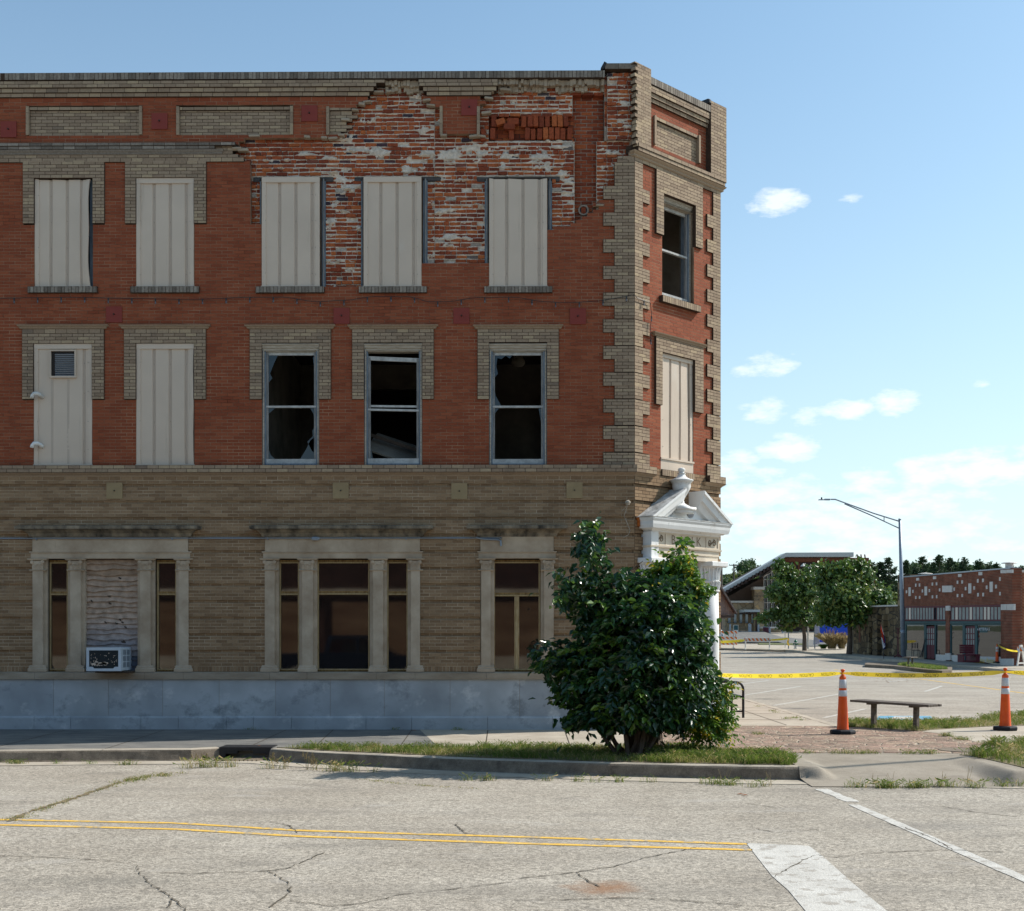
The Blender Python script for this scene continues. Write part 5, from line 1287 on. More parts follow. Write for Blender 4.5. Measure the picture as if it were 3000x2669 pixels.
# joints in the walk
b = MB()
for (x0, y0, x1, y1) in ((735, 2186, 840, 2138), (920, 2190, 977, 2138), (1170, 2190, 1207, 2138), (1423, 2188, 1429, 2140), (1672, 2190, 1655, 2142), (300, 2197, 480, 2140), (-50, 2199, 190, 2140)):
    a, c = G(x0, y0, 0), G(x1, y1, 0); d = (c-a).normalized(); nn = Vector((-d.y, d.x, 0))*.008
    b.poly([a-nn+Vector((0, 0, .004)), c-nn+Vector((0, 0, .004)), c+nn+Vector((0, 0, .004)), a+nn+Vector((0, 0, .004))])
M['joint'] = mat('dirt_joint', (.06, .05, .035), .95, .3, 20)
tag(b.build('pavement_joints', M['joint']), kind='structure')
# side-street walk
slab_('side_sidewalk', [(1.6, 23.55), (5.67, 23.25), (5.69, 36), (5.72, 69.9), (3.5, 69.9), (3.5, 23.6)], 0.0, M['conc'])
b = MB()
for y in (25.2, 27.2, 29.4, 32, 35, 38.5, 42, 46):
    b.box(BX+.1, 5.67, y, y+.015, .003, .005)
b.box(4.85, 4.862, 23.6, 50, .003, .0045); tag(b.build('pavement_joints', M['joint']), kind='structure')
kerb([Vector((6.22, 69.9, 0)), Vector((6.22, 23.4, 0))][::-1] if False else [Vector((5.87, 23.3, 0)), Vector((5.90, 69.9, 0))], w=.2)
# crazy paving
flag = [(2.0, 17.3), (XL-.2, 17.95), (5.85, 17.95)]+gm((2811, 2209), (2880, 2207), (2955, 2196), (2885, 2181), (2830, 2166), (2765, 2152), (2700, 2144), (2490, 2131))+[(5.67, 23.3), (1.6, 23.6), (1.2, FY+.1), (2.0, FY)]
slab_('stone_paving', [(2.0, 17.3), (XL-.2, 17.95), (5.85, 17.95)]+gm((2811, 2209), (2880, 2207), (2955, 2196), (2885, 2181), (2830, 2166), (2765, 2152), (2700, 2144), (2490, 2131))+[(5.67, 23.3), (2.0, 23.55)], .006, M['flag'])
# ramp as one shaped surface
def sm(t): t = max(0, min(1, t)); return t*t*(3-2*t)
b = MB(); nx, ny = 110, 70; x0, x1, y0, y1 = XL-.24, XR+.22, 15.3, 18.0
for j in range(ny+1):
    for i in range(nx+1):
        x = x0+(x1-x0)*i/nx; y = y0+(y1-y0)*j/ny
        zr = RZ+.009+(-RZ-.009)*sm((y-15.35)/2.45)
        dl = math.hypot(max(x-XL, 0), max(YK-y, 0))*.26/(.07+.19*sm((x-x0)/.26)); dr = math.hypot(max(XR-x, 0), max(YR-y, 0))
        s = max(1-sm(dl/.26)**.8, 1-sm(dr/.3)**.8); b.v.append((x, y, zr+(.004-zr)*s))
for j in range(ny):
    for i in range(nx):
        k = j*(nx+1)+i; b.face([k, k+1, k+nx+2, k+nx+1])
M['rampc'] = ground_mat('ramp_concrete', (.24, .205, .16), (.33, .29, .235), sp=80, spv=.15, bump=.3, big=1.3, stains=[((.13, .11, .09), 1.5, .56, .15, (1, 2, 1), .5)])
tag(b.build('ramp', M['rampc'], smooth=True), kind='structure')
# lawns and the slab under the right-hand cone
GR = []
g1 = [(p.x, p.y) for p in ik[5:]]+[(XL-.32, YK+.16), (XL-.22, YK+.5), (XL-.22, 17.5)]+gm((2317, 2214), (2250, 2206), (2200, 2205), (1955, 2192), (1791, 2191), (1637, 2188), (1412, 2188), (1269, 2190), (1022, 2188), (860, 2192))
g2 = gm((2480, 2114), (2850, 2114), (2935, 2127), (2730, 2140), (2690, 2143), (2490, 2131))
g3 = gm((2811, 2213), (2880, 2207), (2955, 2196), (2885, 2181), (3040, 2170), (3400, 2165))+[(14, 14.9), (9.5, 15.2), (XR+.25, 15.75), (XR+.15, 17.4)]
g4 = gm((2850, 2114), (2905, 2094), (3300, 2094), (3300, 2126), (2935, 2127))
for i, g in enumerate((g1, g2, g3, g4)): slab_('verge', g, .012, M['soil']); GR.append(g)
slab_('path_slab', gm((2700, 2144), (2735, 2139), (2940, 2128), (3300, 2124), (3300, 2168), (3040, 2171), (2885, 2181), (2765, 2152)), .009, M['conc'])
b = MB()
for P_ in (gm((2480, 2113), (2850, 2113)),):
    (ax_, ay_), (bx_, by_) = P_; b.box(ax_, bx_, ay_, ay_+.12, RZ, .02)
tag(b.build('edging', M['kerb']), kind='structure')
kerb([Vector((*p, 0)) for p in gm((3300, 2092), (2905, 2092), (2850, 2106), (2790, 2113))], w=.15)
kerb([Vector((XR+.02, 17.9, 0)), Vector((XR+.0, 16.3, 0)), Vector((XR+.02, 15.75, 0)), Vector((XR+.25, 15.3, 0)), Vector((XR+.9, 15.0, 0)), Vector((9.5, 14.75, 0)), Vector((14, 14.5, 0))][::-1] if False else [Vector((14, 14.5, 0)), Vector((9.5, 14.75, 0)), Vector((XR+.9, 15.0, 0)), Vector((XR+.25, 15.3, 0)), Vector((XR+.02, 15.75, 0))][::-1], w=.17)
# manhole cover in the paving
mh = thing('manhole_cover', G(2828, 2202, 0), 'flat grey round manhole cover at the edge of the stone paving by the lawn', 'manhole cover')
b = MB(); p = G(2825, 2199, 0); b.lathe((p.x, p.y, 0), [(.36, .0), (.36, .014), (.34, .016), (.33, .012)], 32); b.build('cover', M['kerb'], mh)

# ---------------------------------------------------------------- painted lines and cracks
def ribbon(mb, pts, w, z, m=0, wj=0, r=.5):
    n = len(pts)
    for i in range(n-1):
        a, c = Vector(pts[i]), Vector(pts[i+1])
        def nrm(k):
            p, q = Vector(pts[max(k-1, 0)]), Vector(pts[min(k+1, n-1)]); d = (q-p).normalized(); return Vector((-d.y, d.x))
        if i == 0: w0 = w*(1+random.uniform(-wj, wj))
        w1 = w*(1+random.uniform(-wj, wj)); na, nc = nrm(i), nrm(i+1)
        mb.poly([(*(a-na*w0/2), z), (*(c-nc*w1/2), z), (*(c+nc*w1/2), z), (*(a+na*w0/2), z)], m, r); w0 = w1
def dense(P, st=.25, j=0):
    out = []
    for a, c in zip(P[:-1], P[1:]):
        a, c = Vector(a), Vector(c); n = max(1, int((c-a).length/st))
        for k in range(n): out.append(tuple(a.lerp(c, k/n)+(Vector((random.uniform(-j, j), random.uniform(-j, j))) if (out and j) else Vector((0, 0)))))
    out.append(tuple(P[-1])); return out
b = MB(); zp = RZ+.004
ribbon(b, dense(gm((-900, 2397), (0, 2402), (514, 2412), (881, 2434), (1500, 2452), (2014, 2468), (2190, 2474), z=RZ), .2), .088, zp, 0, .08)
ribbon(b, dense(gm((-900, 2409), (29, 2418), (514, 2430), (881, 2451), (1500, 2471), (2204, 2491), z=RZ), .2), .092, zp, 0, .08)
tag(b.build('yellow_lines', M['yellow']), kind='structure')
b = MB()
st = gm((2186, 2471), (2250, 2474), (2370, 2479), (2412, 2511), (2500, 2590), (2597, 2669), (2790, 2830), (2500, 2830), (2359, 2669), (2310, 2610), (2262, 2568), z=RZ)
b.v = [(x, y, zp) for x, y in ccw(st)]; b.face(range(len(st)))
ribbon(b, dense(gm((2405, 2312), (2500, 2350), z=RZ), .1), .15, zp, 0, .25)
ribbon(b, dense(gm((2500, 2358), (3010, 2580), (3300, 2706), z=RZ), .2), .115, zp, 0, .1)
for P_ in (((2200, 2046), (2335, 2011)), ((2268, 2066), (2460, 2024))) : pass
for (xa, ya, xb_, yb) in ((2155, 2041, 2346, 2010.5), (2124, 2010, 2252, 1994), (2268, 2067, 2468, 2032), (2415, 2103, 2535, 2077), (2600, 1998, 2680, 1990), (2710, 2026, 2760, 2010)):
    ribbon(b, gm((xa, ya), (xb_, yb), z=RZ), .1, zp, 0)
tag(b.build('white_lines', M['wpaint']), kind='structure')
b = MB(); h = gm((2575, 2098), (2725, 2098), (2735, 2110), (2565, 2110), z=RZ); b.v = [(x, y, zp) for x, y in ccw(h)]; b.face(range(4))
q = gm((2620, 2100), (2680, 2100), (2700, 2107), (2610, 2107), z=RZ); k = len(b.v); b.v += [(x, y, zp+.003) for x, y in ccw(q)]; b.face(range(k, k+4), 1)
tag(b.build('blue_marking', [M['bpaint'], M['wpaint']]), kind='structure')
b = MB()
def farline(P): ribbon(b, [tuple(G(x, y, RZ)[:2]) for x, y in P], .12, zp, 0)
farline([(2110, 1915), (2180, 1923), (2330, 1943), (2470, 1966)]); farline([(2550, 1977), (2700, 1990), (3000, 2031), (3200, 2060)])
tag(b.build('yellow_lines', M['yellow']), kind='structure')
CR = [[(0, 2508), (150, 2513), (310, 2521), (400, 2534), (405, 2555), (440, 2590), (500, 2628), (540, 2660), (550, 2680)], [(410, 2556), (560, 2560), (690, 2555), (785, 2552), (840, 2546), (950, 2500)],
      [(785, 2552), (850, 2590), (848, 2615), (790, 2660)], [(850, 2640), (970, 2655), (1060, 2648), (1180, 2622), (1500, 2585)], [(1500, 2578), (1640, 2562), (1800, 2540), (1900, 2512), (2040, 2484)],
      [(500, 2640), (490, 2660)], [(1690, 2556), (1720, 2580), (1760, 2600)], [(1500, 2640), (1850, 2632), (2000, 2640), (2270, 2660)], [(2255, 2578), (2310, 2545), (2365, 2515), (2400, 2505)], [(2400, 2507), (2450, 2512), (2560, 2500), (2680, 2494), (2800, 2492), (3000, 2500)],
      [(2570, 2408), (2650, 2425), (2740, 2460), (2790, 2490)], [(2200, 2424), (2270, 2440), (2400, 2430)], [(1335, 2416), (1360, 2440), (1400, 2448)], [(780, 2280), (920, 2292), (1050, 2288)], [(2750, 2362), (2860, 2380), (2980, 2394)],
      [(790, 2408), (850, 2420), (870, 2440)], [(-300, 2520), (0, 2508)], [(2190, 2355), (2240, 2362), (2300, 2372)], [(1090, 2340), (1180, 2349), (1350, 2345)]]
b = MB()
for c in CR:
    P = gm(*c, z=RZ); ribbon(b, dense(P, .05, .013), .010, RZ+.006, 0, .9)
M['crack'] = mat('road_crack', (.10, .085, .065), 1, .3, 15)
tag(b.build('road_cracks', M['crack']), kind='structure')
CRG = [[(25, 2407), (90, 2378), (150, 2360), (250, 2328), (350, 2293), (400, 2278)]]
b = MB()
for c in CRG: ribbon(b, dense(gm(*c, z=RZ), .06, .025), .05, RZ+.007, 0, .8)
tag(b.build('road_cracks', M['soil']), kind='structure')
# storm drain let into the kerb
sd = thing('storm_drain', (fk[4].x, fk[4].y, 0), 'dark cast iron storm drain inlet set into the shaded kerb', 'storm drain')
a, c = fk[4], fk[5]; L = c.x-a.x; y = a.y
b = MB(); zt = .012; zb = RZ
b.box(a.x, a.x+.09, y-.03, y+.4, zb, zt); b.box(c.x-.09, c.x, y-.03, y+.4, zb, zt); b.box(a.x+.09, c.x-.09, y-.03, y+.4, zt-.05, zt)
for (p0, p1) in ((.0, .3), (.68, 1)): b.hexa([(a.x+.09+(L-.18)*p0, y-.028, zt-.095), (a.x+.09+(L-.18)*p1, y-.028, zt-.095), (a.x+.09+(L-.18)*p1, y+.05, zt-.095), (a.x+.09+(L-.18)*p0, y+.05, zt-.095), (a.x+.09+(L-.18)*p0, y-.028, zt-.05), (a.x+.09+(L-.18)*p1, y-.028, zt-.05), (a.x+.09+(L-.18)*p1, y+.05, zt-.05), (a.x+.09+(L-.18)*p0, y+.05, zt-.05)])
b.build('inlet_frame', M['black'], sd)
b = MB(); b.box(a.x+.05, c.x-.05, y+.28, y+.4, zb-.04, zt-.05); b.box(a.x+.05, c.x-.05, y-.02, y+.3, zb-.02, zb+.012); b.build('pit', M['crack'], sd)
b = MB()
for k in range(11): b.bbox((a.x+.08+k*(L-.16)/10, y-.2, RZ+.018), (.02, .34, .02), Matrix.Rotation(-.5, 3, 'Z'))
b.box(a.x-.02, c.x+.02, y-.05, y-.02, RZ, RZ+.03); b.build('grate', M['kerb'], sd)
# ================================================================ NEAR OBJECTS
M['orange'] = mat('orange_plastic', (.68, .075, .008), .42, .1, 5, spec=.4, col2=(.82, .115, .012))
M['reflw'] = mat('white_reflective_sleeve', (.52, .53, .55), .4, .1, 30, spec=.5, col2=(.66, .67, .69))
M['rubber'] = mat('black_rubber', (.018, .02, .024), .75, .2, 20)
M['tape'] = mat('yellow_tape', (.62, .47, .035), .35, .1, 3, spec=.5, col2=(.78, .60, .07))
_n = M['tape'].node_tree; _b = _n.nodes['Principled BSDF']; _t = _n.nodes.new('ShaderNodeBsdfTranslucent'); _t.inputs[0].default_value = (.95, .72, .06, 1); _x = _n.nodes.new('ShaderNodeMixShader'); _x.inputs[0].default_value = .55
_n.links.new(_b.outputs[0], _x.inputs[1]); _n.links.new(_t.outputs[0], _x.inputs[2]); _n.links.new(_x.outputs[0], _n.nodes['Material Output'].inputs[0])
M['ink'] = mat('black_ink', (.03, .022, .01), .5, 0)
M['bwood'] = mat('weathered_dark_plank', (.075, .06, .05), .85, .3, 5, bump=.4, bscale=30, col2=(.17, .145, .12), stretch=(.6, 7, 7))
M['whitepl'] = mat('scuffed_white_plastic', (.52, .50, .46), .6, .1, 6, col2=(.70, .68, .64))
M['bossign'] = mat('orange_stripe', (.72, .16, .02), .5, .06, 5)
M['strw'] = mat('white_stripe', (.66, .64, .60), .5, .06, 5)
M['steel'] = mat('galvanised_steel', (.20, .24, .29), .45, .08, 3, metal=.3, spec=.4, col2=(.28, .32, .37))
M['maroon'] = mat('maroon_paint', (.10, .018, .03), .55, .15, 5)
M['teal'] = mat('teal_paint', (.022, .075, .085), .55, .15, 5)
M['navy'] = mat('navy_cloth', (.02, .025, .12), .8, .1)
M['redcl'] = mat('red_cloth', (.62, .06, .02), .8, .1)
M['whitecl'] = mat('white_cloth', (.7, .7, .72), .8, .05)
def make_cone():
    t = thing('traffic_cone', (0, 0, 0), 'x', 'traffic cone', 'tall orange traffic cones')
    b = MB(); b.lathe((0, 0, 0), [(.205, 0), (.215, .02), (.215, .05), (.2, .068), (.12, .072), (.1, .08)], 8); b.build('base', M['rubber'], t)
    def R0(z): return .098+(.055-.098)*(z-.07)/(.93-.07)
    b = MB(); b.lathe((0, 0, 0), [(.105, .068), (.1, .085), (R0(.1), .1), (R0(.5), .5), (R0(.93), .93), (.057, .945), (.056, .955), (.028, .99), (.022, 1.0), (.021, 1.045), (.03, 1.055), (.036, 1.07), (.034, 1.085), (.015, 1.092)], 24); b.build('body', M['orange'], t, smooth=True)
    for a, c in ((.634, .735), (.772, .917)):
        b = MB(); b.lathe((0, 0, 0), [(R0(a)+.0005, a), (R0(a)+.0035, a+.004), (R0(c)+.0035, c-.004), (R0(c)+.0005, c)], 24); b.build('reflective_band', M['reflw'], t, smooth=True)
    return t
cone = make_cone(); c1 = G(2469, 2151, 0); cone.location = (c1.x, c1.y, .006); cone['label'] = 'orange cone with white bands standing on the stone paving beside the plank bench'
c2 = G(2945, 2141, 0); dup(cone, (c2.x, c2.y, .01), .4, 'orange cone with white bands on the concrete slab at the right edge, nearest the lawn')
c3 = G(2921, 1950, 0); k3 = dup(cone, (c3.x, c3.y, .16), .2, 'distant orange cone in front of the brick shop pilaster')
c3.z = .16
def tape_strip(name, P, label, width=.078, text=True, wob=.006, twist_ends=(0, 0), side=-1, group='caution tapes'):
    "band of tape through the points P (centre line), upright; upside-down lettering on the side that faces the camera"
    t = MB(); Q = []; S = [0]
    for a, c in zip(P[:-1], P[1:]):
        n = max(2, int((c-a).length/.08))
        for k in range(n): Q.append(a.lerp(c, k/n))
    Q.append(P[-1])
    for a, c in zip(Q[:-1], Q[1:]): S.append(S[-1]+(c-a).length)
    L = S[-1]; n = len(Q)
    def at(s):
        s = max(0, min(L-1e-4, s)); import bisect
        i = min(n-2, max(0, bisect.bisect_right(S, s)-1)); f = (s-S[i])/(S[i+1]-S[i]); p = Q[i].lerp(Q[i+1], f); d = (Q[i+1]-Q[i]).normalized(); nn = Vector((d.y, -d.x, 0)).normalized()
        e = 1
        if s < .25: e = min(e, .35+.65*s/.25)
        if L-s < .25: e = min(e, .35+.65*(L-s)/.25)
        a = .22*math.sin(s*1.7+1)+.12*math.sin(s*4.1)+(.0)
        up = Vector((0, 0, 1))*math.cos(a)+nn*math.sin(a)
        return p, d, nn, up*e
    b0 = len(t.v); m_ = int(L/.05)+2
    for i in range(m_):
        s = L*i/(m_-1); p, d, nn, up = at(s); t.v.append(tuple(p+up*width/2)); t.v.append(tuple(p-up*width/2))
    for i in range(m_-1): t.face([b0+2*i, b0+2*i+1, b0+2*i+3, b0+2*i+2])
    if text:
        V, Fc = text_geo('CAUTION'); wdt = max(v[0] for v in V)-min(v[0] for v in V); sz = .055/.7; s = .3
        while s < L-.25:
            b1 = len(t.v)
            for (x, y) in V:
                p, d, nn, up = at(s-x*sz*.85+0); t.v.append(tuple(p-up*((y-.34)*sz)+nn*.0025))
            for f in Fc: t.face([b1+i for i in f], 1)
            s += .455
    return tag(t.build(name, [M['tape'], M['ink']]), label, 'caution tape', group)
top1 = Vector((c1.x, c1.y-.03, 1.03)); top2 = Vector((c2.x, c2.y-.03, 1.03))
pc = AT(2092, 1977, 23.6)
def sag(a, c, n, s): return [a.lerp(c, k/n)-Vector((0, 0, s*4*(k/n)*(1-k/n))) for k in range(n+1)]
tape_strip('caution_tape', sag(pc, top1, 12, .035), 'yellow caution tape strung from the bank column to the cone by the plank bench')
tape_strip('caution_tape', sag(top1, top2, 14, .05), 'yellow caution tape strung between the two near orange cones')
tape_strip('caution_tape', sag(top2, top2+Vector((3.2, .4, .02)), 8, .06), 'yellow caution tape running off the right edge from the nearer right cone')
# weathered plank bench
def plank_bench(name, L, label, grp='plank benches on posts'):
    t = thing(name, (0, 0, 0), label, 'bench', grp)
    for k in range(5):
        b = MB(); b.bbox((random.uniform(-.015, .015), -.17+k*.085, .455), (L, .078, .04), None, bev=.006); b.build('seat_slat', M['bwood'], t)
    for x in (-L*.27, L*.27):
        b = MB(); b.bbox((x, 0, .21), (.075, .09, .44), None, bev=.006); b.build('leg', M['bwood'], t)
        b = MB(); b.bbox((x, 0, .42), (.07, .36, .03), None); b.build('cross_rail', M['bwood'], t)
    return t
pb = plank_bench('plank_bench', 1.62, 'weathered brown plank bench on two posts between the two near cones')
pa, pc_ = G(2560, 2131, 0), G(2683, 2139, 0); mid = (pa+pc_)/2; pb.location = (mid.x, mid.y, .005); pb.rotation_euler = (0, R(1.0), math.atan2(pc_.y-pa.y, pc_.x-pa.x))
pf = G(2667, 1952, .15); pb2 = dup(pb, (pf.x, pf.y, .15), R(60), 'distant plank bench on the far grass island left of the maroon shop bench'); pb2.scale = (.95, 1, 1)
# black steel bench by the bank wall
sb = thing('steel_bench', G(2150, 2098, 0), 'black steel bench with round arms behind the shrub by the bank column', 'bench')
def arm_frame(y):
    b = MB(); x1 = 4.42; x0 = x1-.5; z = .74
    pts = [(x1, y, 0), (x1, y, .58)]+[(x1-.13+.13*math.cos(t), y, .58+.14*math.sin(t)) for t in (.35, .8, 1.2, 1.57)]+[(x0, y, .735)]
    b.tube(pts, .026, 10); b.tube([(x0, y, 0), (x0, y, .95)], .024, 8); b.tube([(x0, y, .43), (x1, y, .43)], .02, 8); b.tube([(x0, y, .13), (x1, y, .13)], .018, 8)
    b.build('side_frame', M['black'], sb)
arm_frame(25.75); arm_frame(27.2)
for k in range(7):
    b = MB(); b.box(3.93+k*.07, 3.985+k*.07, 25.75, 27.2, .43, .445); b.build('seat_slat', M['black'], sb)
for k in range(4):
    b = MB(); b.box(3.9, 3.92, 25.75, 27.2, .55+k*.11, .6+k*.11); b.build('back_slat', M['black'], sb)
# window air conditioner
a0 = AT(254, 1900, 22.02); a1 = AT(355, 1900, 22.02); z0 = AT(254, 1966, 22.02).z; z1 = AT(254, 1897, 22.02).z; Lw = a1.x-a0.x
ac = thing('air_conditioner', ((a0.x+a1.x)/2, 22.2, z0), 'pale window air conditioner with peeling dark grille under the wavy boards', 'air conditioner')
b = MB(); b.bbox(((a0.x+a1.x)/2, 22.34, (z0+z1)/2), (Lw, .6, z1-z0), None, bev=.012)
for k in range(3):
    for j in range(2): b.box(a1.x+.0, a1.x+.004, 22.12+j*.2, 22.28+j*.2, z0+.06+k*.11, z0+.15+k*.11, 1)
b.build('casing', [M['acw'], M['steel']], ac)
b = MB(); yf = 22.035; frame_rect(b, (a0.x, a1.x, z0, z1), .05, .05, .05, 0, 0); 
b = MB()
def fb(x0, x1, za, zb, y0, y1, m=0): b.box(x0, x1, y0, y1, za, zb, m)
fb(a0.x, a0.x+.045, z0, z1, 22.0, 22.05); fb(a1.x-.045, a1.x, z0, z1, 22.0, 22.05); fb(a0.x+.045, a1.x-.045, z1-.05, z1, 22.001, 22.05); fb(a0.x+.045, a1.x-.045, z0, z0+.045, 22.001, 22.05)
for s_, xx in ((1, a0.x+.045), (-1, a1.x-.045)): b.hexa([(xx, 22.002, z0+.045), (xx+s_*.09, 22.002, z0+.045), (xx+s_*.09, 22.04, z0+.045), (xx, 22.04, z0+.045), (xx, 22.002, z0+.075), (xx+s_*.06, 22.002, z0+.075), (xx+s_*.06, 22.04, z0+.075), (xx, 22.04, z0+.075)])
b.build('front_frame', M['acw'], ac)
b = MB(); fb(a0.x+.045, a1.x-.045, z0+.045, z1-.05, 22.025, 22.05)
for k in range(15): z = z0+.055+k*(z1-z0-.11)/15; b.box(a0.x+.046, a1.x-.046, 22.012, 22.03, z, z+.008)
rf = random.Random(12)
for (cx, cz, w_, h_) in ((.36, .33, .3, .03), (.42, .30, .1, .02), (.52, .34, .12, .035), (.30, .36, .06, .04), (.56, .30, .06, .02)):
    pts = []
    for k in range(14): t = k/14*2*math.pi; rr = 1+rf.uniform(-.35, .35); pts.append((a0.x+cx*Lw+w_*Lw*.7*rr*math.cos(t), 22.009, z0+cz*(z1-z0)*.95+h_*rr*math.sin(t)))
    b.poly(pts[::-1], 1)
for k in range(55):
    x = a0.x+.07+rf.random()*(Lw-.14); z = z0+.08+rf.random()*(z1-z0-.17); s = rf.choice([.003, .004, .007, .010])*(1.5 if rf.random() < .15 else 1); pts = [(x+s*rf.uniform(.5, 1.3)*math.cos(t), 22.008, z+s*rf.uniform(.5, 1.3)*math.sin(t)) for t in (5.5, 4.2, 3, 1.8, .6)]; b.poly(pts, 1)
b.build('grille', [M['acd'], M['flake']], ac)
b = MB(); b.box(a0.x+.12, a1.x+.12, 22.1, 22.5, z0-.03, z0-.004); b.build('support_board', M['knot'], ac)

# barricades
def make_aframe_barricade(W_=2.3, name='barricade', frames=True):
    t = thing(name, (0, 0, 0), 'x', 'barricade', 'striped barricades'); h = 1.05
    for s_ in (-1, 1):
        b = MB(); x = s_*W_*.44
        for d in (-1, 1):
            b.hexa([(x-.03, d*.34-.05, 0), (x+.03, d*.34-.05, 0), (x+.03, d*.34+.05, 0), (x-.03, d*.34+.05, 0), (x-.03, d*.06-.06, h), (x+.03, d*.06-.06, h), (x+.03, d*.06+.06, h), (x-.03, d*.06+.06, h)])
        b.box(x-.028, x+.028, -.3, .3, .09, .17); b.box(x-.04, x+.04, -.1, .1, h-.08, h+.02)
        b.build('leg_frame', M['whitepl'], t)
    b = MB(); z0, z1 = .74, .98; y0, y1 = -.13, -.10; b.box(-W_/2, W_/2, y0, y1, z0, z1, 0)
    n = 7; p = W_/n
    for k in range(n):
        x = -W_/2+k*p
        for yy in (y0-.003, y1+.003): b.poly([(x, yy, z1-.004), (min(x+p*.5, W_/2), yy, z1-.004), (min(x+p*.5+.15, W_/2), yy, z0+.004), (min(x+.15, W_/2), yy, z0+.004)], 1)
    b.build('striped_board', [M['strw'], M['bossign']], t)
    return t
def GT(px, py, add=.0):
    "pixel onto the far terrain"
    d = ray_dir(px, py); lo = None; y = 12
    while y < 400:
        t = y/d.y; 
        if EYE+d.z*t <= HT(y)+add: break
        y += .05
    return Vector((d.x*y/d.y, y, HT(y)+add))
ba = make_aframe_barricade()
p1, p2 = GT(2185, 1902), GT(2254, 1905); m_ = (p1+p2)/2; ba.location = m_; 
ba.rotation_euler = (0, 0, math.atan2(p2.y-p1.y, p2.x-p1.x)*.3); ba['label'] = 'white A-frame barricade with one orange striped board across the far street'
q1 = Vector((*G(2955, 1957, .02)[:2], .16)); dup(ba, (q1.x+.95, q1.y-1.6, .16), R(-52), 'scuffed white A-frame barricade beside the brick wall at the right edge')
t3 = thing('striped_barricade', GT(2129, 1899), 'tall barricade with three orange striped boards on thin posts in front of the white pickup', 'barricade', 'striped barricades')
def T3(px, py): return AT(px, py, t3.location.y)
for (ya, yb) in ((1848.5, 1856), (1865.5, 1872.5), (1881.5, 1889)):
    b = MB(); x0, x1 = T3(2082, ya).x, T3(2160, ya).x; z1, z0 = T3(2129, ya).z, T3(2129, yb).z; y = t3.location.y
    b.box(x0, x1, y-.02, y+.02, z0, z1, 0); n = 6; p = (x1-x0)/n
    for k in range(n): x = x0+k*p; b.poly([(x+.1, y-.024, z1), (x+p*.5+.1, y-.024, z1), (min(x+p*.5+.3, x1), y-.024, z0), (x+.3, y-.024, z0)], 1)
    b.build('striped_board', [M['strw'], M['bossign']], t3)
for px in (2109, 2148.5):
    b = MB(); a, c = T3(px, 1899), T3(px, 1846); b.box(a.x-.025, a.x+.025, a.y+.02, a.y+.06, a.z, c.z); b.box(a.x-.04, a.x+.04, a.y-.6, a.y+.6, a.z, a.z+.05); b.build('post', M['steel'], t3)

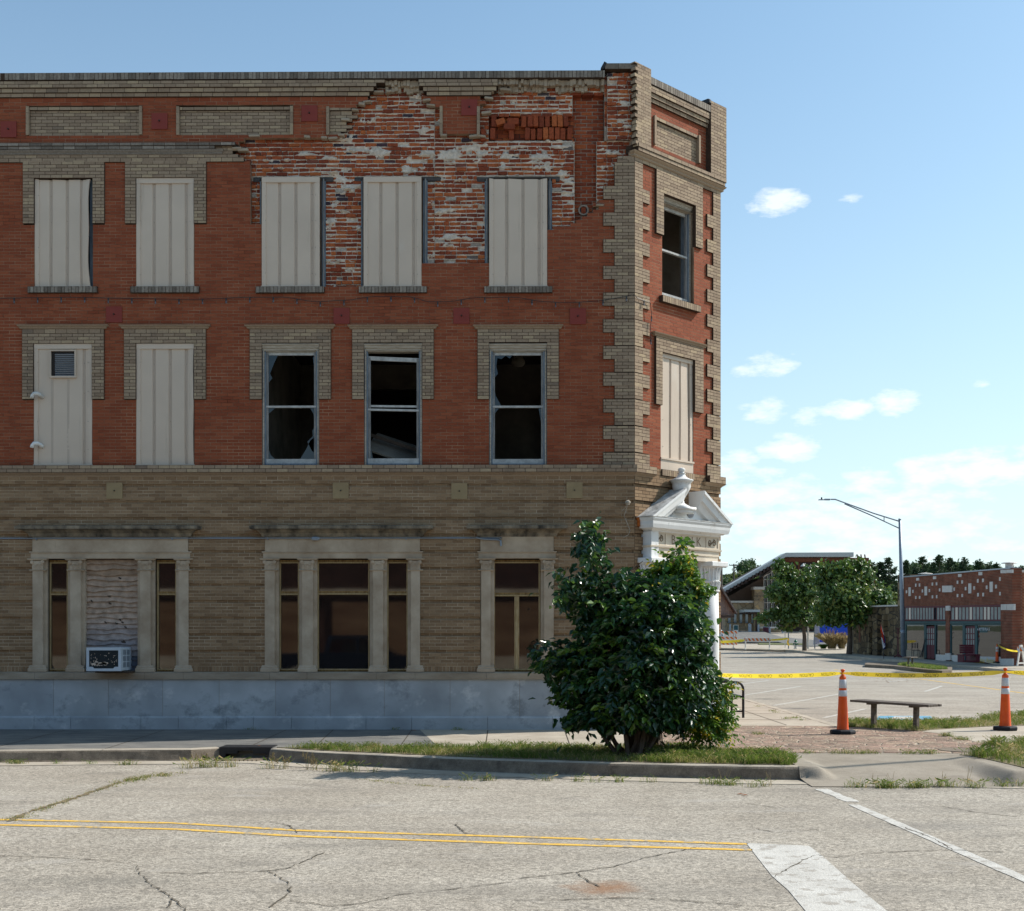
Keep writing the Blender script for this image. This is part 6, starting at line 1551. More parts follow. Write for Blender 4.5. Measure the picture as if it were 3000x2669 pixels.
# pickups
def pickup(name, label, paint, loc, rz):
    t = thing(name, (0, 0, 0), label, 'pickup truck')
    b = MB(); Wd = .96
    def arch(cx, n=9, r=.47): return [(cx-r*math.cos(math.pi*k/(n-1)), .42+r*math.sin(math.pi*k/(n-1))) for k in range(n)]
    prof = [(-2.9, .55), (-2.88, .42)]+[(-2.2-.0, .42)][:0]+arch(-1.75)+arch(1.95)+[(2.75, .42), (2.92, .5), (2.95, .95), (2.85, 1.12), (2.2, 1.2), (1.35, 1.24), (-2.85, 1.26)]
    # side shells as prisms in the x-z plane
    k = len(prof)
    def shell(y0, y1, m=0):
        s = len(b.v); b.v.extend((x, y0, z) for x, z in prof); b.v.extend((x, y1, z) for x, z in prof)
        b.face([s+i for i in range(k-1, -1, -1)], m) ; b.face([s+k+i for i in range(k)], m)
        for i in range(k): b.face([s+i, s+k+i, s+k+(i+1) % k, s+(i+1) % k][::-1], m)
    shell(-Wd, Wd)
    b.build('body', paint, t)
    b = MB()   # cab
    lo = [(-.95, 1.24), (1.4, 1.22)]; hi = [(-.78, 1.86), (.55, 1.87)]
    b.hexa([(-.95, -.92, 1.24), (1.4, -.92, 1.22), (1.4, .92, 1.22), (-.95, .92, 1.24), (-.8, -.76, 1.86), (.5, -.76, 1.88), (.5, .76, 1.88), (-.8, .76, 1.86)]); cab = b.build('cab', paint, t)
    def onside(x, z, s_):
        f = (z-1.23)/.64; y = .92-(.16)*f; return (x, s_*(y+.006), z)
    for s_ in (-1, 1):
        for (xa, xb, xc, xd) in ((-.78, .12, .10, -.68), (.2, 1.12, .50, .2)):
            b = MB(); P = [onside(xa, 1.3, s_), onside(xb, 1.3, s_), onside(xc, 1.78, s_), onside(xd, 1.78, s_)]; b.poly(P if s_ < 0 else P[::-1]); b.build('side_window', M['glass'], cab)
    b = MB(); b.poly([(1.345, -.8, 1.28), (1.345, .8, 1.28), (.60, .68, 1.82), (.60, -.68, 1.82)]); b.build('windscreen', M['glass'], cab)
    b = MB(); b.poly([(-.945, .8, 1.3), (-.945, -.8, 1.3), (-.83, -.68, 1.8), (-.83, .68, 1.8)]); b.build('rear_window', M['glass'], cab)
    b = MB(); b.box(-2.8, -1.02, -.82, .82, 1.262, 1.27); b.build('bed', M['rubber'], t)
    for x in (-1.75, 1.95):
        for s_ in (-1, 1):
            b = MB(); b.tube([(x, s_*.74, .40), (x, s_*.98, .40)], .40, 24); w_ = b.build('wheel', M['rubber'], t)
            b = MB(); b.tube([(x, s_*.975, .40), (x, s_*.99, .40)], .24, 16); b.build('rim', M['steel'], w_)
    for s_ in (-1, 1):
        b = MB(); b.box(2.86, 2.965, s_*.78-.14, s_*.78+.14, .82, 1.02); b.build('headlight', M['whitepl'], t)
        b = MB(); b.box(-2.93, -2.86, s_*.88-.07, s_*.88+.09, .8, 1.15); b.build('tail_light', M['redcl'], t)
        b = MB(); b.bbox((1.0, s_*1.05, 1.33), (.1, .22, .2), None, bev=.02); b.build('mirror', M['black'], t)
        b = MB(); b.box(-.8, 1.3, s_*.97-.015, s_*.97+.015, .62, .66); b.build('trim_strip', M['steel'], t)
    b = MB(); b.bbox((3.0, 0, .6), (.16, 1.9, .24), None, bev=.03); b.build('front_bumper', M['steel'], t)
    b = MB(); b.bbox((-2.98, 0, .58), (.16, 1.85, .2), None, bev=.03); b.build('rear_bumper', M['steel'], t)
    b = MB(); b.box(2.93, 2.965, -.6, .6, .75, 1.02); b.build('front_grille', M['black'], t)
    t.location = loc; t.rotation_euler = (0, 0, rz); return t
M['pblack'] = mat('black_car_paint', (.012, .014, .02), .12, .1, 2, spec=.6)
M['pwhite'] = mat('white_car_paint', (.62, .63, .64), .25, .05, 2, spec=.6)
pickup('pickup_truck', 'black pickup truck parked across the street and mirrored in the bank windows', M['pblack'], (-5.6, 3.3, RZ), 0)
wt_ = GT(2120, 1889); pickup('pickup_truck', 'white pickup truck parked behind the tall striped barricade', M['pwhite'], (wt_.x-1.55, wt_.y+10, HT(wt_.y+10)), R(-12))
# the low building across the street, which the windows mirror
op = thing('opposite_building', (-6, -4, 0), 'low brick building across the street with tan boarded shopfront, mirrored in the bank windows', 'building')
M['rust2'] = mat('stained_plywood', (.10, .045, .02), .8, .3, .8, col2=(.22, .13, .07), stretch=(.4, 1, 2))
M['opp'] = brick_tex('opposite_brick', (.06, .024, .016), (.04, .018, .013), (.05, .04, .03), axes='xz')
b = MB(); b.box(-60, 22, -12, -4, 0, 7.0); b.build('wall', M['opp'], op)
b = MB()
for x in (-21, -16.5, -12, -7.5, -3, 1.5): b.box(x, x+3.6, -4.0, -3.9, .9, 3.0, 0); b.box(x, x+3.6, -4.0, -3.88, 0.3, .9, 1)
b.build('boarded_shopfront', [M['rust2'], M['stonesill']], op)
b = MB(); b.box(-60, 22, -4.2, -3.8, 3.3, 3.5); b.build('string_course', M['stone'], op)
slab_('far_side_pavement', [(-60, -4), (60, -4), (60, -1.4), (-60, -1.4)], 0.0, M['conc'])
# lamp pole just outside the frame on the right, whose shadow crosses the ramp
tipx = G(2398, 2272, RZ); Lh = 9.0/math.tan(SUN_EL)
base = Vector((tipx.x+math.cos(SUN_A)*Lh, tipx.y+math.sin(SUN_A)*Lh, 0))
pl_ = thing('utility_pole', base, 'plain wooden utility pole standing on the verge right of the ramp', 'pole')
b = MB(); b.tube([(base.x, base.y, 0), (base.x, base.y, 9.1)], [.06, .045], 10); b.build('pole', M['bwood'], pl_)
# ================================================================ FAR SIDE OF THE SIDE STREET
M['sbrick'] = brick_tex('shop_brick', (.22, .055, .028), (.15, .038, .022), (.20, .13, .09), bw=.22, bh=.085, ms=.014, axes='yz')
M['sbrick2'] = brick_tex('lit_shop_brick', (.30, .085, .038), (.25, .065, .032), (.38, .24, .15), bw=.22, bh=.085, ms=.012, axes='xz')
M['wstone'] = mat('white_stone_block', (.52, .50, .47), .8, .1, 4, col2=(.62, .60, .57))
def rubble(name, c1, c2, c3, mort, scale=(1.6, 1.6, 2.6)):
    m = bpy.data.materials.new(name); m.use_nodes = True; nt = m.node_tree; b = nt.nodes['Principled BSDF']; L = nt.links; N = nt.nodes.new
    b.inputs['Roughness'].default_value = .9
    tc = N('ShaderNodeTexCoord'); mp = N('ShaderNodeMapping'); mp.inputs['Scale'].default_value = scale; L.new(tc.outputs['Object'], mp.inputs[0])
    v1 = N('ShaderNodeTexVoronoi'); v1.feature = 'DISTANCE_TO_EDGE'; v1.inputs['Scale'].default_value = 1; v1.inputs['Randomness'].default_value = .8; L.new(mp.outputs[0], v1.inputs['Vector'])
    v2 = N('ShaderNodeTexVoronoi'); v2.inputs['Scale'].default_value = 1; v2.inputs['Randomness'].default_value = .8; L.new(mp.outputs[0], v2.inputs['Vector'])
    sp = N('ShaderNodeSeparateColor'); L.new(v2.outputs['Color'], sp.inputs[0]); rp = N('ShaderNodeValToRGB'); cr = rp.color_ramp; cr.elements[0].color = (*c1, 1); cr.elements[1].color = (*c3, 1); e = cr.elements.new(.5); e.color = (*c2, 1); L.new(sp.outputs[0], rp.inputs[0])
    ed = N('ShaderNodeMapRange'); ed.inputs[1].default_value = .02; ed.inputs[2].default_value = .06; L.new(v1.outputs['Distance'], ed.inputs[0])
    m2 = N('ShaderNodeMixRGB'); m2.inputs[1].default_value = (*mort, 1); L.new(ed.outputs[0], m2.inputs[0]); L.new(rp.outputs[0], m2.inputs[2]); L.new(m2.outputs[0], b.inputs['Base Color'])
    bp = N('ShaderNodeBump'); bp.inputs['Strength'].default_value = .8; bp.inputs['Distance'].default_value = .06; L.new(ed.outputs[0], bp.inputs['Height']); L.new(bp.outputs[0], b.inputs['Normal'])
    return m
M['rubble'] = rubble('rubble_stone', (.05, .034, .018), (.12, .085, .04), (.23, .175, .10), (.03, .024, .018), (1.5, 1.5, 2.4))
M['vstone'] = rubble('visitor_centre_stone', (.24, .17, .10), (.34, .26, .17), (.40, .27, .13), (.25, .2, .14), (1.5, 1.5, 1.3))
M['stucco'] = mat('brown_stucco', (.10, .07, .055), .9, .1, 2)
M['darkstucco'] = mat('dark_brown_stucco', (.05, .032, .028), .9, .1, 2)
M['rbeam'] = mat('red_brown_timber', (.13, .05, .03), .8, .15, 3)
M['metal_roof'] = mat('pale_metal_roof', (.42, .44, .44), .5, .05, 2)
M['blueglass'] = glass_mat('blue_glass', (.03, .10, .14), .05, 1.9)
M['frost'] = mat('frosted_pane', (.16, .19, .19), .4, .3, 3, col2=(.26, .29, .28))
SA = math.atan2(-math.cos(R(5.2)), math.sin(R(5.2)))
an = G(2965, 1952, 0.0); ST = Pl(an.x, an.y, SA)
def gz(px, n=0):
    x, y, _ = ST.P(ST.u(px, n), n, 0); return HT(y)+.15
def Q(mb, x0, yt0, yb0, x1, yt1, yb1, n0, n1, m=0, r=.5, base=False):
    "quad on the shop plane from pixel corners, extruded n0..n1"
    a, c = ST.uv(x0, yt0, n1), ST.uv(x0, yb0, n1); d, e = ST.uv(x1, yt1, n1), ST.uv(x1, yb1, n1)
    mb.hexa([ST.P(a[0], n1, c[1]), ST.P(d[0], n1, e[1]), ST.P(d[0], n0, e[1]), ST.P(a[0], n0, c[1]), ST.P(a[0], n1, a[1]), ST.P(d[0], n1, d[1]), ST.P(d[0], n0, d[1]), ST.P(a[0], n0, a[1])], m, r)
SH = thing('brick_shop', (an.x, an.y, 0), 'one storey red brick shop with white inset blocks and maroon doors', 'shop')
b = MB(); Q(b, 2646, 1692, 1777, 2932, 1666, 1772, -.5, 0); Q(b, 2932, 1665, 1952, 2966, 1664, 1956, -.5, .06)
Q(b, 2770, 1776, 1934, 2782, 1775, 1936, -.5, .04); b.build('wall', M['sbrick'], SH)
b = MB(); Q(b, 2640, 1689, 1692.5, 2960, 1662, 1666, -.55, .08); b.build('coping', M['conduit'], SH)
b = MB()
for (x0, y0, x1, y1) in ((2931, 1670, 2947, 1679.5), (2948, 1669, 2965, 1678.5), (2932, 1770.5, 2948, 1787), (2949, 1770, 2971, 1787.5), (2770, 1775, 2782, 1789), (2760, 1716, 2788, 1735), (2769, 1914, 2783, 1934), (2931, 1930, 2966, 1954)):
    b = MB(); Q(b, x0, y0, y1, x1, y0-.5, y1, .0, .09); b.build('stone_block', M['wstone'], SH)
for (x, y, w_, h_) in ((760, 594, 34, 32), (960, 577, 36, 34), (1258, 550, 40, 36), (1502, 528, 44, 38), (737, 665, 14, 36), (782, 663, 14, 36), (934, 652, 15, 36), (983, 649, 15, 36), (1231, 630, 16, 38), (1286, 627, 16, 38), (1471, 614, 18, 42), (1532, 608, 18, 42), (1733, 592, 18, 42),
    (628, 743, 14, 34), (665, 742, 26, 104), (704, 739, 13, 36), (816, 733, 14, 36), (856, 733, 30, 106), (898, 729, 14, 36), (1020, 721, 15, 36), (1192, 712, 15, 38), (1327, 705, 17, 40), (1377, 703, 34, 118), (1428, 698, 17, 40), (1577, 690, 18, 42), (1630, 685, 36, 122), (1686, 681, 18, 44),
    (738, 810, 14, 34), (783, 809, 14, 34), (935, 803, 15, 36), (985, 801, 15, 36), (1231, 788, 16, 38), (1287, 787, 16, 38), (1474, 778, 18, 42), (1535, 776, 18, 42), (1735, 765, 18, 40)):
    X, Y = 2500+x/4.04, 1550+y/4.04; b = MB(); Q(b, X-w_/8.08, Y-h_/8.08, Y+h_/8.08, X+w_/8.08, Y-h_/8.08-.4, Y+h_/8.08-.4, -.01, .03); b.build('inset_block', M['wstone'], SH)
b = MB()
Q(b, 2651, 1776, 1781, 2769, 1775, 1780, -.03, .02, 0); Q(b, 2784, 1775, 1780, 2932, 1771, 1777, -.03, .02, 0); Q(b, 2651, 1814.5, 1818, 2769, 1815, 1819, -.03, .03, 0); Q(b, 2784, 1815, 1819, 2932, 1815.5, 1819, -.03, .03, 0)
for i in range(15): x = 2652+i*117/14.0; Q(b, x-.8, 1780, 1815, x+.8, 1780, 1815, -.02, .0, 0)
for i in range(15): x = 2786+i*146/14.0; Q(b, x-1, 1779, 1815, x+1, 1779, 1815, -.02, .0, 0)
b.build('transom_frame', M['maroon'], SH)
rs = random.Random(2)
for i in range(14):
    for (x0, w_, yt) in ((2652, 117/14, 1780.5), (2786, 146/14, 1778.5)):
        b = MB(); Q(b, x0+i*w_+.6, yt, 1815, x0+(i+1)*w_-.6, yt, 1815, -.03, -.015); b.build('transom_pane', M['glass'] if rs.random() < .28 else M['frost'], SH)
b = MB(); Q(b, 2648, 1820, 1826, 2770, 1820, 1826, -.05, .06, 0); Q(b, 2783, 1820, 1827, 2932, 1820, 1827, -.05, .06, 0); Q(b, 2650, 1826, 1831, 2770, 1826, 1831, -.05, .0, 0); Q(b, 2783, 1827, 1832, 2932, 1827, 1832, -.05, .0, 0)
for (x, w_, yb) in ((2650, 5, 1925), (2707, 6, 1928), (2738, 3, 1928), (2783, 4, 1930), (2820, 7, 1934), (2856, 7, 1938)): Q(b, x, 1830, yb, x+w_, 1830, yb+.8, -.05, .0, 0)
b.build('shopfront_frame', M['teal'], SH)
for (x0, x1, yb, yc) in ((2655, 2707, 1905, 1919), (2741, 2770, 1918, 1922), (2787, 2820, 1920, 1924), (2863, 2932, 1924, 1933)):
    b = MB(); Q(b, x0, 1830, yb, x1, 1830, yb+1.5, -.05, -.03); b.build('display_window', M['glass2'], SH)
    b = MB(); Q(b, x0, yb-1, 1934, x1, yb+.8, 1952, -.06, -.01); b.build('bulkhead', M['stonesill'] if x0 < 2700 else M['wstone'], SH)
for (x0, x1) in ((2713, 2738), (2827, 2856)):
    for k in range(2):
        xa, xb = x0+(x1-x0)*k/2+.4, x0+(x1-x0)*(k+1)/2-.4; b = MB(); Q(b, xa, 1835, 1929+(x0-2713)*.06, xb, 1835, 1930+(x0-2713)*.06, -.08, -.05); d = b.build('door', M['maroon'], SH)
        b = MB()
        for j in range(3):
            for i in range(2): w2 = (xb-xa)/2; Q(b, xa+i*w2+w2*.25, 1841+j*17, 1855+j*17, xa+(i+1)*w2-w2*.2, 1841+j*17, 1855+j*17, -.06, -.045)
        b.build('glazing', M['frost'], d)
b = MB(); a_, c_ = ST.uv(2872, 1836, -.1), ST.uv(2892, 1848, -.1)
b = MB(); Q(b, 2870, 1838, 1853, 2893, 1838, 1853, -.03, -.02, 0)
def stp(x, y): q = ST.uv(2881.5, 1847, -.012); return ST.P(q[0]+x, -.012, q[1]+y)
add_text(b, 'A BETTER PLACE', lambda x, y: stp(x, y+.0), .22, 1); add_text(b, 'BREAKFAST LUNCH', lambda x, y: stp(x, y-.2), .12, 1) if False else None
b.build('window_sign', [M['teal'], M['whitecl']], SH)
for (x0, x1, y) in ((2864, 2917, 1940), ):
    b = MB(); q0 = ST.uv(2890, 1942, .0); add_text(b, 'Sulphur Antiques', lambda x, y_: ST.P(q0[0]+x, .0, q0[1]+y_), .42, 0); b.build('painted_lettering', M['tape'], SH)
# shop back volume and roof
b = MB(); 
c0 = ST.P(ST.u(2646), -.5, 0); c1_ = ST.P(0, -.5, 0); nv = Vector((-ST.N.x, -ST.N.y))
dd = nv*18; zt_ = ST.uv(2965, 1670)[1]
b.prism(ccw([(c0[0], c0[1]), (c1_[0], c1_[1]), (c1_[0]+dd.x, c1_[1]+dd.y), (c0[0]+dd.x, c0[1]+dd.y)]), -.2, zt_-.6); b.build('rear_volume', M['sbrick'], SH)
for (px, y0, y1, r_) in ((2957, 1645, 1664, .28), (2711, 1678, 1690, .3)):
    a = AT(px, y1, ST.P(ST.u(px), -1, 0)[1]+.9); c = AT(px, y0, a.y); b = MB(); h = c.z-a.z; b.lathe((a.x, a.y, a.z-.6), [(r_*.8, 0), (r_*.8, .6+h*.7), (r_*1.6, .6+h*.72), (r_*1.5, .6+h*.8), (.05, .6+h)], 12); b.build('roof_vent', M['whitepl'], SH)
# brick return wall at the right edge
RW = thing('brick_return_wall', (an.x, an.y, 0), 'sunlit orange red brick wall at the right edge beyond the shop pilaster', 'wall')
a = AT(2966, 1955, an.y); c = AT(3200, 1955, an.y); zt2 = AT(2966, 1677, an.y).z
b = MB(); b.box(a.x+.02, c.x, an.y+.05, an.y+.6, -.1, zt2); b.build('wall', M['sbrick2'], RW); b = MB(); b.box(a.x, c.x, an.y, an.y+.7, zt2, zt2+.14); b.build('coping', M['wstone'], RW)
# stone hall left of the shop
SW = thing('stone_hall', ST.P(ST.u(2560), 0, 0), 'low rubble stone building with buttresses left of the brick shop, behind the open flag', 'building')
b = MB(); Q(b, 2493, 1779, 1920, 2631, 1776, 1930, -1, -.3); Q(b, 2630, 1684, 1930, 2646.5, 1683, 1932, -1, .05)
for (x, w_) in ((2533, 12), (2556, 14), (2585, 3)): Q(b, x, 1800, 1920, x+w_, 1800, 1925, -.3, .0)
b.build('wall', M['rubble'], SW)
b = MB(); Q(b, 2493, 1776, 1780, 2631, 1771.5, 1776, -1.1, -.2); b.build('coping', M['wstone'], SW)
b = MB()
for x in (2516, 2550): Q(b, x, 1835, 1880, x+4, 1835, 1881, -.32, -.28)
b.build('tall_slot_window', M['rbeam'], SW)
c0 = ST.P(ST.u(2493), -1, 0); c1_ = ST.P(ST.u(2646), -1, 0); dd = nv*15
b = MB(); b.prism(ccw([(c0[0], c0[1]), (c1_[0], c1_[1]), (c1_[0]+dd.x, c1_[1]+dd.y), (c0[0]+dd.x, c0[1]+dd.y)]), 0, 3.6); b.build('rear_volume', M['rubble'], SW)
# kerbs, walks and island on the far side
def farpoly(P, zadd=.15): return [GT(x, y, zadd) for x, y in P]
def farslab(name, P, m, zadd=0.0, h=.17, kind='structure'):
    V = [GT(x, y, zadd) for x, y in P]; b = MB(); n = len(V); 
    top = [(v.x, v.y, v.z) for v in V]; bot = [(v.x, v.y, v.z-h-.1) for v in V]; b.v = top+bot; b.face(range(n)) if tri_poly_area([(p[0], p[1]) for p in top]) > 0 else b.face(range(n-1, -1, -1))
    for i in range(n): b.face([i, (i+1) % n, n+(i+1) % n, n+i])
    return tag(b.build(name, m), kind=kind)
fw = [(2290, 1903), (2330, 1905.5), (2420, 1915), (2500, 1923), (2560, 1928.5), (2640, 1933), (2760, 1944), (2860, 1953.5), (3010, 1968), (3200, 1986)]
farslab('side_sidewalk', fw+[(3200, 1940), (2966, 1945), (2640, 1915), (2480, 1893), (2330, 1893)], M['conc'])
isl = [(2533, 1946.5), (2536, 1942), (2600, 1938), (2700, 1941), (2790, 1952), (2788, 1964), (2760, 1965), (2700, 1960), (2620, 1951)]
farslab('traffic_island', isl, M['kerb']); 
farslab('traffic_island_grass', [(2630, 1949), (2660, 1945), (2760, 1957), (2778, 1961), (2740, 1962), (2690, 1957)], M['soil'], zadd=.012, h=.02)
M['shade_conc'] = M['conc']
def farq(name, P, m, zadd, kind='structure'): return farslab(name, P, m, zadd, .05)
farslab('plaza', [(2100, 1846), (2235, 1850), (2290, 1866), (2480, 1884), (2480, 1893), (2330, 1893), (2280, 1880), (2100, 1880)], M['walk'], 0.02, .05)
farslab('lawn', [(2220, 1883.5), (2352, 1884.5), (2352, 1889), (2225, 1888)], M['land'], 0.05, .05)
farslab('crossing_slab', [(2100, 1888), (2360, 1890), (2330, 1903), (2282, 1903.5), (2100, 1898)], M['conc'], 0.01, .02)
# street lamps
def T_(x, y, d): return AT(x, y, d)
dL = 84.0; base = T_(2647, 1926, dL)
LP = thing('street_lamp', (base.x, base.y, base.z), 'tall grey steel street lamp with long truss arm beside the brick shop', 'street lamp')
top_ = T_(2636, 1523, dL)
b = MB(); b.tube([base, base.lerp(top_, .5), top_], [.17, .13, .085], 14); b.tube([top_-Vector((0, 0, .02)), top_+Vector((0, 0, .08))], .095, 10); b.tube([base.lerp(top_, .165), base.lerp(top_, .2)], [.158, .155], 14); b.build('pole', M['steel'], LP, smooth=True)
b = MB(); hd = T_(2434, 1463, dL)
b.tube([T_(2637, 1528, dL), T_(2560, 1504, dL), T_(2480, 1475, dL), T_(2447, 1463, dL), hd], .045, 8); b.tube([T_(2637, 1549, dL), T_(2560, 1513, dL), T_(2474, 1476, dL)], .04, 8); b.tube([T_(2590, 1513, dL), T_(2590, 1526, dL)], .03, 6); b.tube([T_(2479, 1474, dL), T_(2481, 1479, dL)], .04, 6); b.build('truss_arm', M['steel'], LP)
b = MB(); h1, h0 = T_(2432, 1463.5, dL), T_(2398, 1464.5, dL); b.bbox((h1+T_(2415, 1463.5, dL))/2, (.4, .2, .1), None, bev=.02); b.bbox((T_(2415, 1464, dL)+h0)/2, (.4, .26, .05), None, bev=.02); l_ = b.build('lamp_head', M['steel'], LP)
b = MB(); p = T_(2407, 1463, dL); b.lathe(p, [(.05, 0), (.05, .1), (.035, .14)], 10); b.build('photocell', M['black'], l_)
dG = 108.0; base = Vector((*T_(2367, 1899, dG)[:2], HT(dG)+.1))
LG = thing('street_lamp', base, 'ornamental gooseneck street lamp with bell shade rising behind the left street tree', 'street lamp')
b = MB(); tp = T_(2368, 1672, dG); b.tube([base, tp], [.08, .05], 10)
b.tube([tp]+[T_(x, y, dG) for x, y in ((2368, 1662), (2365, 1656), (2360, 1652.5), (2355, 1652), (2353, 1653))], .035, 8); b.build('pole', M['whitepl'], LG)
b = MB(); p = T_(2353, 1659, dG); b.lathe(p, [(.24, 0), (.2, .05), (.12, .12), (.05, .2), (.02, .24)], 16); b.build('lamp_shade', M['whitepl'], LG)
# sign poles, hydrant
for (px, y0, y1, lab) in ((2310, 1842, 1901, 'thin grey sign post with tied caution tape left of the fire hydrant'), (2387, 1840, 1900, 'thin grey sign post right of the left street tree')):
    g = Vector((*T_(px, y1, dG)[:2], HT(dG)+.1)); sp_ = thing('sign_post', g, lab, 'sign post'); b = MB(); b.tube([g, T_(px, y0-30, dG)], .05, 8); b.build('post', M['steel'], sp_)
    b = MB(); p = T_(px, y0-32, dG); b.box(p.x-.3, p.x+.3, p.y+.05, p.y+.08, p.z-.35, p.z+.35); b.build('sign_plate', M['steel'], sp_)
g = Vector((*T_(2331, 1900, dG)[:2], HT(dG)+.1)); HY = thing('fire_hydrant', g, 'white fire hydrant with a green bonnet beside the left street tree', 'fire hydrant')
b = MB(); b.lathe(g, [(.17, 0), (.17, .06), (.12, .08), (.12, .5), (.15, .52), (.15, .56)], 14); b.build('barrel', M['whitepl'], HY)
M['green'] = mat('green_enamel', (.01, .14, .08), .4, .1)
b = MB(); b.lathe(g, [(.15, .56), (.13, .66), (.06, .74), (.035, .76), (.035, .8)], 12); b.build('bonnet', M['green'], HY)
b = MB(); b.tube([g+Vector((-.22, 0, .42)), g+Vector((.22, 0, .42))], .06, 10); b.tube([g+Vector((0, -.2, .38)), g+Vector((0, 0, .38))], .08, 10); b.build('outlet', M['green'], HY)
# open flag, shop-front clutter
dF = 82.0; g = T_(2589, 1931, dF); FL = thing('feather_flag', g, 'leaning red, white and blue open flag on the pavement in front of the stone wall', 'flag')
b = MB(); b.tube([g, T_(2588, 1902, dF), T_(2583, 1860, dF), T_(2579, 1829, dF)], .02, 6); b.build('pole', M['black'], FL)
b = MB()
strip = [((2580, 1829), (2581, 1829.5), (2581.5, 1830)), ((2580, 1848), (2583.5, 1842), (2586, 1846)), ((2582, 1863), (2588, 1858), (2590, 1860)), ((2584, 1876), (2590.5, 1874), (2594, 1874)), ((2585.5, 1889), (2592, 1884), (2594, 1886)), ((2587.5, 1900), (2594, 1894), (2595, 1890))]
for i in range(5):
    for j in range(2):
        q = [strip[i][j], strip[i][j+1], strip[i+1][j+1], strip[i+1][j]]; P = [T_(x, y, dF-.1*math.sin(k_+i)) for k_, (x, y) in enumerate(q)]
        mm_ = (0 if i < 4 and j == 0 else 1) if j == 0 else (1 if i < 2 else 2)
        b.v.extend(tuple(p) for p in P); n = len(b.v); b.face([n-4, n-1, n-2, n-3], mm_)
P = [T_(x, y, dF-.08) for x, y in ((2581.5, 1866), (2585, 1870), (2592, 1893), (2587, 1900))]; b.poly([P[0], P[3], P[2], P[1]], 1)
fo = T_(2586.5, 1884, dF-.13); ca, sa_ = math.cos(R(-68)), math.sin(R(-68))
add_text(b, 'OPEN', lambda x, y: (fo.x+x*ca-y*sa_, fo.y, fo.z+x*sa_+y*ca), .17, 2)
b.poly([T_(2588, 1899, dF), T_(2590.5, 1903, dF), T_(2594, 1898, dF), T_(2591, 1896, dF)], 2); b.build('flag_cloth', [M['redcl'], M['whitecl'], M['navy']], FL)
# maroon shop bench
g = GT(2838, 1940, .15); MBn = thing('maroon_bench', g, 'chunky maroon wooden bench with slatted back in front of the shop doors', 'bench')
dm = g.y; rotm = Matrix.Rotation(R(14), 3, 'Z')
def lb(mb, c, s): mb.bbox(g+rotm@Vector(c), s, rotm, 0, .5, .01)
b = MB(); lb(b, (0, 0, .42), (1.15, .6, .07)); b.build('seat', M['maroon'], MBn)
for k in range(4): b = MB(); lb(b, (.05, .3, .56+k*.13), (.9, .04, .11)); b.build('back_slat', M['maroon'], MBn)
b = MB(); lb(b, (.42, 0, .2), (.25, .58, .4)); lb(b, (-.5, 0, .2), (.08, .58, .4)); lb(b, (0, -.2, .05), (1.1, .08, .08)); b.build('base', M['maroon'], MBn)
# coat stand, easel, chair
g = GT(2631, 1925, .15); CS = thing('coat_stand', g, 'dark red coat stand with splayed feet by the stone pilaster', 'coat stand'); b = MB()
b.tube([g, g+Vector((0, 0, 1.9))], .035, 8)
for k in range(4): t = k*math.pi/2+.4; b.tube([g+Vector((0, 0, .18)), g+Vector((.3*math.cos(t), .3*math.sin(t), 0))], .03, 6)
for z in (1.2, 1.5, 1.8): b.tube([g+Vector((-.18, 0, z+.12)), g+Vector((0, 0, z)), g+Vector((.18, 0, z+.12))], .015, 5)
b.build('stand', M['maroon'], CS)
for (px, py, lab) in ((2711, 1923, 'dark wooden easel leaning beside the left maroon doors'), (2755, 1918, 'dark wooden sawhorse stand in front of the brick pilaster')):
    g = GT(px, py+2, .15); E = thing('easel' if px < 2730 else 'sawhorse', g, lab, 'easel' if px < 2730 else 'sawhorse'); b = MB()
    for (dx, dy) in ((-.35, -.15), (.35, -.15), (-.1, .35), (.2, .3)): b.tube([g+Vector((dx, dy, 0)), g+Vector((0, 0, 1.25))], .03, 6)
    b.build('frame', M['lintel'], E)
g = GT(2683, 1925, .15); CHR = thing('slat_chair', g, 'small dark slatted chair on the pavement under the left shop window', 'chair'); b = MB()
for dx in (-.2, .2):
    for dy in (-.2, .2): b.tube([g+Vector((dx, dy, 0)), g+Vector((dx, dy, .45 if dy < 0 else .95))], .02, 6)
b.build('frame', M['lintel'], CHR); b = MB(); b.bbox(g+Vector((0, 0, .45)), (.45, .42, .04)); b.build('seat', M['lintel'], CHR)
b = MB(); [b.bbox(g+Vector((-.15+.1*k, .2, .75)), (.04, .02, .35)) for k in range(4)]; b.build('backrest', M['lintel'], CHR)

# ---------------------------------------------------------------- visitor centre
VD = 168.0
def V_(x, y, d=VD): return AT(x, y, d)
VCt = thing('visitor_centre', V_(2250, 1850), 'modern visitor centre with sloping pale roof, stone wall and tall window', 'building')
def vpoly(mb, P, d0, d1, m=0, r=.5):
    "front polygon at depth d0 (pixel outline), pushed back to d1"
    F_ = [V_(x, y, d0) for x, y in P]; n = len(F_); s = len(mb.v)
    mb.v.extend(tuple(p) for p in F_); mb.v.extend((p.x, d1, p.z) for p in F_)
    mb.face([s+i for i in range(n)][::-1], m, r); mb.face([s+n+i for i in range(n)], m, r)
    for i in range(n): mb.face([s+i, s+(i+1) % n, s+n+(i+1) % n, s+n+i], m, r)
def vb(mb, x0, y0, x1, y1, d0, d1, m=0): vpoly(mb, [(x0, y0), (x0, y1), (x1, y1), (x1, y0)], d0, d1, m)
b = MB(); vb(b, 2124, 1765, 2236, 1862, 168, 180); vb(b, 2235, 1840, 2288, 1872, 165, 168); vb(b, 2210, 1724, 2238, 1862, 167, 172); b.build('stone_wall', M['vstone'], VCt)
